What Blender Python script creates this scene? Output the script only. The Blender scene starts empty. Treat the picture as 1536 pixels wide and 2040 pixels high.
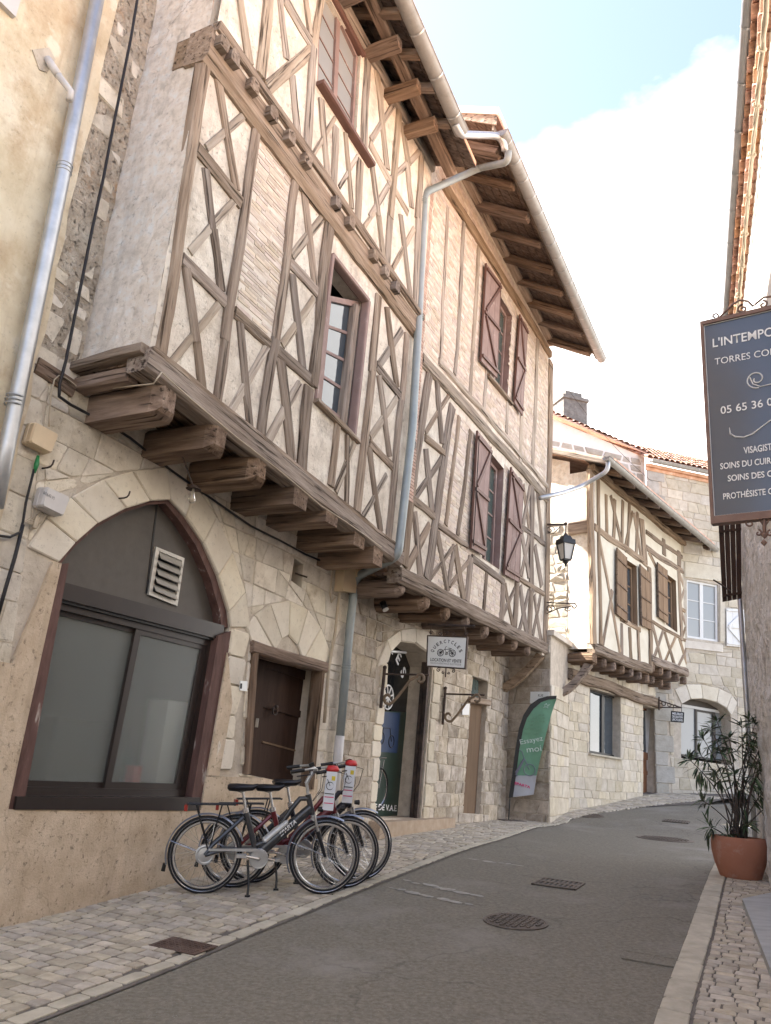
import bpy, bmesh, math, random
from mathutils import Vector, Matrix, noise as mnoise
R_ = random.Random(7)
rnd = R_.random
def ru(a, b): return a + (b - a) * rnd()
S = bpy.context.scene
COL = S.collection
# ------------------------------------------------------------------ camera
CAM_Z = 1.62
FPX, CX, CY = 1580.0, 768.0, 1020.0
up_c = Vector((382.0, 4920.0, 1580.0)).normalized()          # world up seen from the camera (right, up, forward)
fw = Vector((0, 0, 1)); yv = (fw - up_c * up_c.z).normalized()
xv = Vector((up_c.z * yv.y - up_c.y * yv.z, up_c.x * yv.z - up_c.z * yv.x, up_c.y * yv.x - up_c.x * yv.y))
if xv.x < 0: xv = -xv
ROT = Matrix((xv, yv, up_c))                                    # camera (right, up, forward) -> world
cr = ROT @ Vector((1, 0, 0)); cu = ROT @ Vector((0, 1, 0)); cf = ROT @ Vector((0, 0, 1))
cam = bpy.data.cameras.new('camera'); camo = bpy.data.objects.new('camera', cam); COL.objects.link(camo)
cam.sensor_fit = 'HORIZONTAL'; cam.sensor_width = 36.0; cam.lens = FPX / 1536.0 * 36.0
cam.clip_start = 0.05; cam.clip_end = 2000
camo.matrix_world = Matrix(((cr.x, cu.x, -cf.x, 0), (cr.y, cu.y, -cf.y, 0), (cr.z, cu.z, -cf.z, CAM_Z), (0, 0, 0, 1)))
S.camera = camo
S.render.resolution_x = 771; S.render.resolution_y = 1024
# ------------------------------------------------------------------ sky, sun, exposure
SUN_AZ, SUN_EL = math.radians(283), math.radians(50)
W = bpy.data.worlds.new('World'); S.world = W; W.use_nodes = True
nt = W.node_tree; nt.nodes.clear()
def N(nt, t, **k):
    n = nt.nodes.new(t)
    for a, v in k.items(): setattr(n, a, v)
    return n
wo = N(nt, 'ShaderNodeOutputWorld'); bg = N(nt, 'ShaderNodeBackground'); sky = N(nt, 'ShaderNodeTexSky')
sky.sky_type = 'NISHITA'; sky.sun_disc = False; sky.sun_elevation = SUN_EL; sky.sun_rotation = SUN_AZ
sky.altitude = 200; sky.air_density = 1.0; sky.dust_density = 1.5; sky.ozone_density = 1.0
bg.inputs['Strength'].default_value = 0.115
tc = N(nt, 'ShaderNodeTexCoord')
mp = N(nt, 'ShaderNodeMapping'); mp.inputs['Scale'].default_value = (1.0, 1.0, 1.9); mp.inputs['Location'].default_value = (0.35, 0.1, 0.0)
n1 = N(nt, 'ShaderNodeTexNoise'); n1.inputs['Scale'].default_value = 2.3; n1.inputs['Detail'].default_value = 9; n1.inputs['Roughness'].default_value = 0.55
rp = N(nt, 'ShaderNodeValToRGB'); rp.color_ramp.elements[0].position = 0.38; rp.color_ramp.elements[1].position = 0.66
sep = N(nt, 'ShaderNodeSeparateXYZ')
hz = N(nt, 'ShaderNodeMapRange'); hz.inputs['From Min'].default_value = 0.72; hz.inputs['From Max'].default_value = 0.10
mx = N(nt, 'ShaderNodeMath', operation='MAXIMUM'); ml = N(nt, 'ShaderNodeMath', operation='ADD'); ml.use_clamp = True
mix = N(nt, 'ShaderNodeMix', data_type='RGBA')
mix.inputs['B'].default_value = (6.4, 6.2, 6.0, 1)
L = nt.links.new
L(tc.outputs['Generated'], mp.inputs['Vector']); L(mp.outputs['Vector'], n1.inputs['Vector'])
CLOUD_N = None
dotn = N(nt, 'ShaderNodeVectorMath', operation='DOT_PRODUCT'); L(tc.outputs['Generated'], dotn.inputs[0])
hz.inputs['From Min'].default_value = -0.20; hz.inputs['From Max'].default_value = 0.24; L(dotn.outputs['Value'], hz.inputs['Value'])
ad = N(nt, 'ShaderNodeMath', operation='MULTIPLY_ADD'); ad.inputs[1].default_value = 0.56
L(hz.outputs['Result'], ad.inputs[0]); L(n1.outputs['Fac'], ad.inputs[2]); 
sb = N(nt, 'ShaderNodeMath', operation='SUBTRACT'); sb.inputs[1].default_value = 0.335
L(ad.outputs[0], sb.inputs[0]); L(sb.outputs[0], rp.inputs['Fac'])
tint = N(nt, 'ShaderNodeMix', data_type='RGBA'); tint.blend_type = 'MULTIPLY'; tint.inputs['Factor'].default_value = 1.0; tint.inputs['B'].default_value = (0.99, 0.86, 0.79, 1)
L(sky.outputs['Color'], tint.inputs['A'])
L(rp.outputs['Color'], mix.inputs['Factor']); L(tint.outputs['Result'], mix.inputs['A'])
L(mix.outputs['Result'], bg.inputs['Color']); L(bg.outputs['Background'], wo.inputs['Surface'])
sl = bpy.data.lights.new('sun', 'SUN'); so = bpy.data.objects.new('sun', sl); COL.objects.link(so)
sl.energy = 5.0; sl.angle = math.radians(0.6); sl.color = (1.0, 0.95, 0.86)
sdir = Vector((math.sin(SUN_AZ) * math.cos(SUN_EL), math.cos(SUN_AZ) * math.cos(SUN_EL), math.sin(SUN_EL)))
so.rotation_mode = 'QUATERNION'; so.rotation_quaternion = sdir.to_track_quat('Z', 'Y'); so.location = sdir * 60
S.view_settings.view_transform = 'Standard'; S.view_settings.look = 'None'
S.view_settings.exposure = 2.55; S.view_settings.gamma = 1.0; S.view_settings.use_curve_mapping = False
S.render.engine = 'CYCLES'
# ------------------------------------------------------------------ survey of the place
def ray(px, py):
    return (ROT @ Vector((px - CX, CY - py, FPX))).normalized()
KN = [(-30, -2.6), (0, -1.62), (3, -1.46), (4.7, -1.365), (6.8, -1.20), (9, -1.06), (11, -0.96), (14, -0.89), (16.7, -0.84),
      (17.6, -0.72), (20, -0.50), (22.8, -0.23), (25, -0.05), (30, 0.25), (60, 1.2), (200, 2.0)]
SA, CA = math.sin(math.radians(27.5)), math.cos(math.radians(27.5))
def zs(s):
    if s <= KN[0][0]: return KN[0][1] + CAM_Z
    for i in range(len(KN) - 1):
        (a, za), (b, zb) = KN[i], KN[i + 1]
        if s <= b:
            sl = (zb - za) / (b - a)
            def tan_(j):
                if j <= 0 or j >= len(KN) - 1: return sl
                m0 = (KN[j][1] - KN[j - 1][1]) / (KN[j][0] - KN[j - 1][0]); m1 = (KN[j + 1][1] - KN[j][1]) / (KN[j + 1][0] - KN[j][0])
                return 2 * m0 * m1 / (m0 + m1) if m0 * m1 > 0 else 0.0
            h = b - a; t = (s - a) / h; m0, m1 = tan_(i) * h, tan_(i + 1) * h
            return (2*t**3 - 3*t*t + 1) * za + (t**3 - 2*t*t + t) * m0 + (-2*t**3 + 3*t*t) * zb + (t**3 - t*t) * m1 + CAM_Z
    return KN[-1][1] + CAM_Z
def zg(x, y): return zs(x * SA + y * CA)
def gp(px, py):
    r = ray(px, py); t = 1.0; o = Vector((0, 0, CAM_Z))
    while t < 150:
        P = o + r * t
        if P.z <= zg(P.x, P.y): break
        t += 0.05
    a, b = t - 0.05, t
    for _ in range(20):
        m = (a + b) / 2; P = o + r * m
        if P.z <= zg(P.x, P.y): b = m
        else: a = m
    P = o + r * b
    return Vector((P.x, P.y, zg(P.x, P.y)))
_c = ray(1000, 330).cross(ray(1480, 30)).normalized()
if _c.dot(ray(1350, 700)) < 0: _c = -_c
dotn.inputs[1].default_value = tuple(_c)
class Pl:
    """a vertical wall plane: d along the wall, n out to the street"""
    def __init__(s, az, c):
        a = math.radians(az); s.az = az; s.c = c
        s.d = Vector((math.sin(a), math.cos(a), 0)); s.n = Vector((math.cos(a), -math.sin(a), 0))
    def hit(s, px, py, o=0.0):
        r = ray(px, py); P = r * ((s.c + o) / s.n.dot(r)); P.z += CAM_Z
        return P
    def sz(s, p, o=0.0):
        P = s.hit(p[0], p[1], o); return (P.dot(s.d), P.z)
    def w(s, u, z, o=0.0):
        P = s.d * u + s.n * (s.c + o); return Vector((P.x, P.y, z))
    def off(s, o): return Pl(s.az, s.c + o)
# ------------------------------------------------------------------ helpers
def tag(o, label=None, cat=None, group=None, kind=None):
    if label: o['label'] = label
    if cat: o['category'] = cat
    if group: o['group'] = group
    if kind: o['kind'] = kind
    return o
def par(o, p):
    if p is not None:
        o.parent = p; o.matrix_parent_inverse = Matrix.Translation(-WL[p.name])
    WL[o.name] = WL[p.name] if p is not None else Vector((0, 0, 0))
WL = {}
def empty(name, loc, label=None, cat=None, group=None, kind=None):
    o = bpy.data.objects.new(name, None); COL.objects.link(o); o.location = loc; o.empty_display_size = 0.2
    WL[o.name] = Vector(loc)
    return tag(o, label, cat, group, kind)
def mk(name, vs, fs, mat, parent=None, smooth=False, M=None):
    me = bpy.data.meshes.new(name); me.from_pydata([tuple(v) for v in vs], [], fs); me.update()
    if mat: me.materials.append(mat)
    if smooth:
        for p in me.polygons: p.use_smooth = True
    return link(name, me, parent, M)
def link(name, me, parent=None, M=None):
    o = bpy.data.objects.new(name, me); COL.objects.link(o)
    if M is not None: o.matrix_basis = M
    if parent is not None:
        o.parent = parent
        o.matrix_parent_inverse = Matrix.Translation(-WL.get(parent.name, Vector((0, 0, 0)))) if parent.type == 'EMPTY' else PINV(parent)
    return o
def PINV(p):
    m = p.matrix_basis.copy()
    if p.parent is not None: m = p.parent.matrix_basis @ p.matrix_parent_inverse @ m
    return m.inverted()
class MB:
    """collects simple solids into one mesh"""
    def __init__(s): s.v = []; s.f = []
    def add(s, vs, fs):
        b = len(s.v); s.v += [Vector(v) for v in vs]; s.f += [tuple(i + b for i in f) for f in fs]; return s
    def box(s, c, sx, sy, sz, M=None):
        vs = [Vector((x * sx / 2, y * sy / 2, z * sz / 2)) for x in (-1, 1) for y in (-1, 1) for z in (-1, 1)]
        vs = [(M @ v if M else v) + Vector(c) for v in vs]
        return s.add(vs, [(0, 1, 3, 2), (4, 6, 7, 5), (0, 4, 5, 1), (2, 3, 7, 6), (0, 2, 6, 4), (1, 5, 7, 3)])
    def prism(s, base, off):
        n = len(base); b = [Vector(p) for p in base]; t = [p + Vector(off) for p in b]
        return s.add(b + t, [tuple(range(n - 1, -1, -1)), tuple(range(n, 2 * n))] + [(i, (i + 1) % n, n + (i + 1) % n, n + i) for i in range(n)])
    def tube(s, pts, r, n=8, cap=True):
        pts = [Vector(p) for p in pts]; m = len(pts); rs = r if isinstance(r, (list, tuple)) else [r] * m
        vs = []; t0 = (pts[1] - pts[0]).normalized()
        u = t0.cross(Vector((0, 0, 1)));
        if u.length < 0.05: u = t0.cross(Vector((1, 0, 0)))
        u.normalize()
        for i in range(m):
            t = (pts[min(i + 1, m - 1)] - pts[max(i - 1, 0)])
            t = t.normalized() if t.length > 1e-9 else t0
            u = (u - t * u.dot(t)); u = u.normalized() if u.length > 1e-6 else t.orthogonal().normalized()
            w = t.cross(u)
            for k in range(n):
                a = 2 * math.pi * k / n; vs.append(pts[i] + (u * math.cos(a) + w * math.sin(a)) * rs[i])
        fs = [(i * n + k, i * n + (k + 1) % n, (i + 1) * n + (k + 1) % n, (i + 1) * n + k) for i in range(m - 1) for k in range(n)]
        if cap: fs += [tuple(range(n - 1, -1, -1)), tuple(range((m - 1) * n, m * n))]
        return s.add(vs, fs)
    def torus(s, c, ax, R, r, n=32, k=6, a0=0, a1=2 * math.pi, fl=1.0):
        ax = Vector(ax).normalized(); u = ax.orthogonal().normalized()
        if abs(ax.y) > 0.9: u = Vector((1, 0, 0))
        w = ax.cross(u); full = abs(a1 - a0) > 6.28; m = n if full else n + 1; vs = []
        for i in range(m):
            a = a0 + (a1 - a0) * i / n; dr = u * math.cos(a) + w * math.sin(a)
            for j in range(k):
                b = 2 * math.pi * j / k; vs.append(Vector(c) + dr * (R + r * math.cos(b)) + ax * r * fl * math.sin(b))
        fs = []
        for i in range(n):
            i2 = (i + 1) % m
            for j in range(k): fs.append((i * k + j, i2 * k + j, i2 * k + (j + 1) % k, i * k + (j + 1) % k))
        return s.add(vs, fs)
    def lathe(s, c, prof, n=24):
        vs = []; m = len(prof)
        for r, z in prof:
            for k in range(n):
                a = 2 * math.pi * k / n; vs.append(Vector(c) + Vector((r * math.cos(a), r * math.sin(a), z)))
        fs = [(i * n + k, i * n + (k + 1) % n, (i + 1) * n + (k + 1) % n, (i + 1) * n + k) for i in range(m - 1) for k in range(n)]
        return s.add(vs, fs)
    def build(s, name, mat, parent=None, smooth=False, M=None):
        return mk(name, s.v, s.f, mat, parent, smooth, M)
def slab(mb, pl, quad, o0, o1):
    """polygon given in (s,z) on a wall plane, from offset o0 out to o1"""
    return mb.prism([pl.w(u, z, o0) for u, z in quad], pl.n * (o1 - o0))
def autosmooth(o, ang=35):
    for p in o.data.polygons: p.use_smooth = True
    try: o.data.set_sharp_from_angle(angle=math.radians(ang))
    except Exception: pass
    return o
# ------------------------------------------------------------------ 2-D polygons
def clip(P, a, b, left=True, sh=0.0):
    ex, ey = b[0] - a[0], b[1] - a[1]; l = math.hypot(ex, ey) or 1e-9; nx, ny = -ey / l, ex / l
    if not left: nx, ny = -nx, -ny
    f = lambda p: (p[0] - a[0]) * nx + (p[1] - a[1]) * ny - sh
    out = []
    for i in range(len(P)):
        p, q = P[i], P[(i + 1) % len(P)]; fp, fq = f(p), f(q)
        if fp >= 0: out.append(p)
        if (fp >= 0) != (fq >= 0):
            t = fp / (fp - fq); out.append((p[0] + (q[0] - p[0]) * t, p[1] + (q[1] - p[1]) * t))
    return out
def area(P): return 0.5 * sum(P[i][0] * P[(i + 1) % len(P)][1] - P[(i + 1) % len(P)][0] * P[i][1] for i in range(len(P)))
def ccw(P): return P if area(P) > 0 else P[::-1]
def subtract(P, H):
    out = []; rem = P; n = len(H)
    for i in range(n):
        a, b = H[i], H[(i + 1) % n]
        o = clip(rem, a, b, False)
        if len(o) > 2 and area(o) > 1e-6: out.append(o)
        rem = clip(rem, a, b, True)
        if len(rem) < 3 or area(rem) < 1e-6: break
    return out
def sub_all(P, Hs):
    ps = [P]
    for H in Hs:
        b = (min(p[0] for p in H), max(p[0] for p in H), min(p[1] for p in H), max(p[1] for p in H)); nx = []
        for q in ps:
            if max(p[0] for p in q) <= b[0] or min(p[0] for p in q) >= b[1] or max(p[1] for p in q) <= b[2] or min(p[1] for p in q) >= b[3]: nx.append(q)
            else: nx += subtract(q, H)
        ps = nx
    return ps
def hull(P):
    P = sorted(set(P)); 
    def half(Q):
        o = []
        for p in Q:
            while len(o) > 1 and (o[-1][0]-o[-2][0])*(p[1]-o[-2][1]) - (o[-1][1]-o[-2][1])*(p[0]-o[-2][0]) <= 1e-9: o.pop()
            o.append(p)
        return o[:-1]
    return half(P) + half(P[::-1])
def inside(P, x, y):
    c = False; j = len(P) - 1
    for i in range(len(P)):
        if (P[i][1] > y) != (P[j][1] > y) and x < (P[j][0] - P[i][0]) * (y - P[i][1]) / (P[j][1] - P[i][1]) + P[i][0]: c = not c
        j = i
    return c
def shrink(P, g):
    Q = P
    for i in range(len(P)):
        Q = clip(Q, P[i], P[(i + 1) % len(P)], True, g)
        if len(Q) < 3: return []
    return Q
def stone_geo(P, fn, out, gap, rough=0.5, cutm=0.03):
    """convex polygon -> rounded block; fn(u,v,o) gives the 3-D point"""
    Q = shrink(ccw(P), gap)
    if len(Q) < 3 or area(Q) < 0.0005: return None
    C = []
    for i in range(len(Q)):
        p, a, b = Q[i], Q[i - 1], Q[(i + 1) % len(Q)]
        for o in (a, b):
            l = math.hypot(o[0] - p[0], o[1] - p[1]); t = min(0.33 * l, cutm * ru(0.5, 1.2)) / max(l, 1e-6)
            C.append((p[0] + (o[0] - p[0]) * t, p[1] + (o[1] - p[1]) * t))
    n = len(C); cx = sum(p[0] for p in C) / n; cy = sum(p[1] for p in C) / n
    size = math.sqrt(area(Q)); ins = min(0.14, 0.013 / size + 0.02)
    vs = [fn(u, v, -0.03) for u, v in C]
    vs += [fn(u + ru(-.003, .003), v + ru(-.003, .003), out * ru(.35, .7)) for u, v in C]
    tx, ty = ru(-1, 1) * rough * .01 / max(size, .1), ru(-1, 1) * rough * .01 / max(size, .1)
    vs += [fn(u + (cx - u) * ins * ru(.7, 1.6), v + (cy - v) * ins * ru(.7, 1.6), out * ru(1 - .3 * rough, 1.1) + (u - cx) * tx + (v - cy) * ty) for u, v in C]
    vs.append(fn(cx + ru(-.1, .1) * size, cy + ru(-.1, .1) * size, out * ru(1.0, 1.0 + .35 * rough)))
    fs = [(i, (i + 1) % n, n + (i + 1) % n, n + i) for i in range(n)] + [(n + i, n + (i + 1) % n, 2 * n + (i + 1) % n, 2 * n + i) for i in range(n)]
    fs += [(2 * n + i, 2 * n + (i + 1) % n, 3 * n) for i in range(n)]
    return vs, fs
def stone_obj(name, P, pl, out, gap, mat, parent, rough=.5, cutm=.03):
    g = stone_geo(P, pl.w, out, gap, rough, cutm)
    return mk(name, g[0], g[1], mat, parent) if g else None
def lining(pl, hole, o0, o1, mat, parent, name='window_lining', t=.03):
    """boards lining the sides of an opening, one per side"""
    H = shrink(ccw(hole), .004); n = len(H)
    for i in range(n):
        a, b = H[i], H[(i + 1) % n]
        m = MB(); m.add([pl.w(a[0], a[1], o0), pl.w(b[0], b[1], o0), pl.w(b[0], b[1], o1), pl.w(a[0], a[1], o1)], [(0, 1, 2, 3)]); m.build(name, mat, parent)
def courses(u0, u1, z0, z1, rh, sw, jit=.25, tilt=0.0):
    """irregular courses of quads filling a rectangle"""
    rows = [z0]
    while rows[-1] < z1: rows.append(rows[-1] + rh * ru(1 - jit, 1 + jit))
    ph = [(ru(0, 9), ru(.008, .026)) for _ in rows]
    zz = lambda r, u: rows[r] + ph[r][1] * math.sin(u * 1.7 + ph[r][0]) + tilt * (u - u0)
    out = []
    for r in range(len(rows) - 1):
        u = u0 - ru(0, sw); h = rows[r + 1] - rows[r]; lean = ru(-.02, .02)
        while u < u1:
            w = sw * ru(1 - 1.8 * jit, 1 + 2.0 * jit) * (0.8 + 0.4 * h / rh); ln = ru(-.05, .05)
            P = [(u + lean, zz(r, u)), (u + w + ln, zz(r, u + w)), (u + w - ln, zz(r + 1, u + w)), (u - lean, zz(r + 1, u))]
            lean = ln; out.append(P); u += w
    return out
def stone_wall(pl, parent, mat, region, holes, rh, sw, out=(.008, .022), gap=.005, limit=290, minA=.006, jit=.25, tilt=0.0, rough=.5, name='stone'):
    us = [p[0] for p in region]; zz = [p[1] for p in region]; cnt = 0
    for P in courses(min(us), max(us), min(zz), max(zz), rh, sw, jit, tilt):
        Q = ccw(P)
        for i in range(len(region)):
            Q = clip(Q, region[i], region[(i + 1) % len(region)])
            if len(Q) < 3: break
        if len(Q) < 3: continue
        for q in sub_all(Q, holes):
            if area(q) < minA: continue
            w = max(p[0] for p in q) - min(p[0] for p in q); h = max(p[1] for p in q) - min(p[1] for p in q)
            if min(w, h) < .045: continue
            if cnt < limit:
                if stone_obj(name, q, pl, ru(*out), gap * ru(.7, 1.4), mat, parent, rough, .018): cnt += 1
    return cnt
def dark_room(pl, hole, o0, o1, mat, parent, grow=.25):
    """closed box behind an opening"""
    cx_ = sum(p[0] for p in hole) / len(hole); cz_ = sum(p[1] for p in hole) / len(hole); us = [p[0] for p in hole]; zs_ = [p[1] for p in hole]
    a, b, c, d = min(us) - grow, max(us) + grow, min(zs_) - grow, max(zs_) + grow; m = MB()
    F = [pl.w(u, z, o0) for u, z in ((a, c), (b, c), (b, d), (a, d))]; B = [pl.w(u, z, o1) for u, z in ((a, c), (b, c), (b, d), (a, d))]
    m.add(F + B, [(4, 5, 6, 7), (0, 1, 5, 4), (1, 2, 6, 5), (2, 3, 7, 6), (3, 0, 4, 7)])
    return m.build('dark_room', mat, parent)
def wall_sheet(name, pl, region, holes, mat, parent, o=0.0, reveal=None, rmat=None, step=None):
    """the mortar face with real openings; reveal = list of (hole, depth)"""
    mb = MB()
    for q in sub_all(ccw(region), holes):
        if area(q) < 1e-5: continue
        mb.add([pl.w(u, z, o) for u, z in q], [tuple(range(len(q)))])
    for H, dep in (reveal or []):
        n = len(H)
        for i in range(n):
            a, b = H[i], H[(i + 1) % n]
            mb.add([pl.w(a[0], a[1], o), pl.w(b[0], b[1], o), pl.w(b[0], b[1], o - dep), pl.w(a[0], a[1], o - dep)], [(0, 1, 2, 3)])
    return mb.build(name, mat, parent)
# ------------------------------------------------------------------ timbers
def bar3(name, A, B, side, w, h, mat, parent, jit=.06, taper=None, nseg=None, bev=.16, wob=.15, roundend=False):
    """hewn timber from A to B; w across (along side), h along the third axis, centred"""
    A, B = Vector(A), Vector(B); x = (B - A); Ln = x.length; x.normalize()
    y = Vector(side); y = (y - x * y.dot(x)).normalized(); z = x.cross(y)
    n = nseg or max(2, int(Ln / .4) + 1); vs = []; fs = []
    sec = [(-.5, -.5), (.5, -.5), (.5, .5 - bev), (.5 - bev, .5), (-.5 + bev, .5), (-.5, .5 - bev)]
    if roundend == 'log': sec = [(.5 * math.cos(a), .5 * math.sin(a)) for a in [math.pi * 2 * k / 10 for k in range(10)]]
    k = len(sec); ph1, ph2 = ru(0, 6), ru(0, 6); st = [Ln * i / n for i in range(n + 1)]
    if roundend: st = st[:-1] + [Ln - h * .3, Ln - h * .1, Ln]
    for t in st:
        f = 1.0
        if roundend: 
            q = max(0, (t - (Ln - h * .35)) / (h * .35)); f = 1 - .45 * q * q
        wy = wob * w * (math.sin(t * 1.9 + ph1) * .5 + math.sin(t * 4.1 + ph2) * .25)
        tw = 1.0 if taper is None else 1 + (taper - 1) * t / Ln
        for a, b in sec:
            ja, jb = ru(-jit, jit), ru(-jit, jit) * .6
            bb = b * f if not roundend or b < 0 else b
            vs.append((t - Ln / 2, (a * f + ja) * w * tw + wy, (bb + (jb if b > 0 else 0)) * h * (tw if taper else 1)))
    m = len(st)
    for i in range(m - 1):
        for j in range(k): fs.append((i * k + j, i * k + (j + 1) % k, (i + 1) * k + (j + 1) % k, (i + 1) * k + j))
    fs += [tuple(range(k - 1, -1, -1)), tuple(range((m - 1) * k, m * k))]
    M = Matrix((x, y, z)).transposed().to_4x4(); M.translation = (A + B) / 2
    return mk(name, vs, fs, mat, parent, False, M)
def timber(name, pl, p0, p1, w, mat, parent, out=.03, wm=None):
    """face timber of a half-timbered wall: two points of its centre line and its width as surveyed"""
    a, b = pl.sz(p0), pl.sz(p1); dx, dz = b[0] - a[0], b[1] - a[1]; l = math.hypot(dx, dz)
    if wm is None:
        px, py = p1[0] - p0[0], p1[1] - p0[1]; lp = math.hypot(px, py); ox, oy = -py / lp * w / 2, px / lp * w / 2
        mxp, myp = (p0[0] + p1[0]) / 2, (p0[1] + p1[1]) / 2
        q0, q1 = pl.sz((mxp + ox, myp + oy)), pl.sz((mxp - ox, myp - oy))
        wm = abs((q1[0] - q0[0]) * (-dz / l) + (q1[1] - q0[1]) * (dx / l))
    o = out + ru(-.004, .004); th = .10
    A, B = pl.w(a[0], a[1], o - th / 2), pl.w(b[0], b[1], o - th / 2)
    x = (B - A).normalized(); side = pl.n.cross(x)
    return bar3(name, A, B, side, wm * .98, th, mat, parent, jit=.075, bev=.12, wob=.20)
# ------------------------------------------------------------------ materials
def ramp(nt, stops):
    r = N(nt, 'ShaderNodeValToRGB'); e = r.color_ramp.elements
    while len(e) < len(stops): e.new(0.5)
    for k, (p, c) in zip(e, stops): k.position = p; k.color = (c[0], c[1], c[2], 1)
    return r
def M_(name, stops, scale=4.0, detail=6, stretch=(1, 1, 1), rough=.88, bump=.4, bscale=60, bdist=.01, var=.0, metal=0.0, crack=0.0, pits=0.0,
       big=None, streak=None, spec=.25, bstretch=None, hue=0.0, island=False, blot=None):
    """procedural surface: noise-mixed colour, per-piece variation, relief from fine noise"""
    m = bpy.data.materials.new(name); m.use_nodes = True; nt = m.node_tree; nt.nodes.clear(); l = nt.links.new
    out = N(nt, 'ShaderNodeOutputMaterial'); b = N(nt, 'ShaderNodeBsdfPrincipled'); l(b.outputs[0], out.inputs[0])
    b.inputs['Roughness'].default_value = rough; b.inputs['Metallic'].default_value = metal; b.inputs['Specular IOR Level'].default_value = spec
    tc = N(nt, 'ShaderNodeTexCoord'); oi = N(nt, 'ShaderNodeObjectInfo')
    rsrc = oi.outputs['Random']
    if island:
        ge = N(nt, 'ShaderNodeNewGeometry'); rsrc = ge.outputs['Random Per Island']
    vm = N(nt, 'ShaderNodeVectorMath', operation='SCALE'); vm.inputs[0].default_value = (13.1, 7.7, 23.3); l(rsrc, vm.inputs['Scale'])
    va = N(nt, 'ShaderNodeVectorMath', operation='ADD'); l(tc.outputs['Object'], va.inputs[0])
    if var > 0: l(vm.outputs[0], va.inputs[1])
    mp = N(nt, 'ShaderNodeMapping'); mp.inputs['Scale'].default_value = stretch; l(va.outputs[0], mp.inputs['Vector'])
    n = N(nt, 'ShaderNodeTexNoise'); n.inputs['Scale'].default_value = scale; n.inputs['Detail'].default_value = detail; n.inputs['Roughness'].default_value = .62
    l(mp.outputs[0], n.inputs['Vector']); r = ramp(nt, stops); l(n.outputs['Fac'], r.inputs['Fac']); col = r.outputs['Color']
    def mixc(fac, A, B, blend='MIX'):
        x = N(nt, 'ShaderNodeMix', data_type='RGBA'); x.blend_type = blend
        if isinstance(fac, float): x.inputs['Factor'].default_value = fac
        else: l(fac, x.inputs['Factor'])
        l(A, x.inputs['A'])
        if isinstance(B, tuple): x.inputs['B'].default_value = B + (1,)
        else: l(B, x.inputs['B'])
        return x.outputs['Result']
    if big:                                               # large patches of another tone (weathering)
        n2 = N(nt, 'ShaderNodeTexNoise'); n2.inputs['Scale'].default_value = big[1]; n2.inputs['Detail'].default_value = 7; n2.inputs['Roughness'].default_value = .7
        l(va.outputs[0], n2.inputs['Vector']); r2 = ramp(nt, [(big[2], (0, 0, 0)), (big[3], (1, 1, 1))]); l(n2.outputs['Fac'], r2.inputs['Fac'])
        col = mixc(r2.outputs['Color'], col, big[0])
    if streak:                                            # rain runs: long vertical noise
        ms_ = N(nt, 'ShaderNodeMapping'); ms_.inputs['Scale'].default_value = (4.5, 4.5, .32); l(va.outputs[0], ms_.inputs['Vector'])
        n2 = N(nt, 'ShaderNodeTexNoise'); n2.inputs['Scale'].default_value = 1.6; n2.inputs['Detail'].default_value = 6; n2.inputs['Roughness'].default_value = .6; l(ms_.outputs[0], n2.inputs['Vector'])
        r2 = ramp(nt, [(.52, (0, 0, 0)), (.70, (1, 1, 1))]); l(n2.outputs['Fac'], r2.inputs['Fac'])
        sm_ = N(nt, 'ShaderNodeMath', operation='MULTIPLY'); sm_.inputs[1].default_value = streak[1]; l(r2.outputs['Color'], sm_.inputs[0]); col = mixc(sm_.outputs[0], col, streak[0])
    if blot:
        n2 = N(nt, 'ShaderNodeTexNoise'); n2.inputs['Scale'].default_value = blot[1]; n2.inputs['Detail'].default_value = 4
        l(va.outputs[0], n2.inputs['Vector']); r2 = ramp(nt, [(blot[2], (0, 0, 0)), (blot[3], (1, 1, 1))]); l(n2.outputs['Fac'], r2.inputs['Fac'])
        col = mixc(r2.outputs['Color'], col, blot[0])
    nb = N(nt, 'ShaderNodeTexNoise'); nb.inputs['Scale'].default_value = bscale; nb.inputs['Detail'].default_value = 5; nb.inputs['Roughness'].default_value = .65
    if bstretch:
        mb = N(nt, 'ShaderNodeMapping'); mb.inputs['Scale'].default_value = bstretch; l(va.outputs[0], mb.inputs['Vector']); l(mb.outputs[0], nb.inputs['Vector'])
    else: l(mp.outputs[0], nb.inputs['Vector'])
    h = nb.outputs['Fac']
    if crack > 0:                                         # dark checks along the grain
        nc = N(nt, 'ShaderNodeTexNoise'); nc.inputs['Scale'].default_value = 1.0; nc.inputs['Detail'].default_value = 5; nc.inputs['Roughness'].default_value = .55
        mc = N(nt, 'ShaderNodeMapping'); mc.inputs['Scale'].default_value = (1.1, 26, 26); l(va.outputs[0], mc.inputs['Vector']); l(mc.outputs[0], nc.inputs['Vector'])
        rc = ramp(nt, [(.335, (1, 1, 1)), (.43, (0, 0, 0))]); l(nc.outputs['Fac'], rc.inputs['Fac'])
        ms = N(nt, 'ShaderNodeMath', operation='MULTIPLY'); ms.inputs[1].default_value = crack; l(rc.outputs['Color'], ms.inputs[0])
        col = mixc(ms.outputs[0], col, (.05, .035, .026))
        sb = N(nt, 'ShaderNodeMath', operation='SUBTRACT'); l(h, sb.inputs[0]); l(ms.outputs[0], sb.inputs[1]); h = sb.outputs[0]
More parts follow.
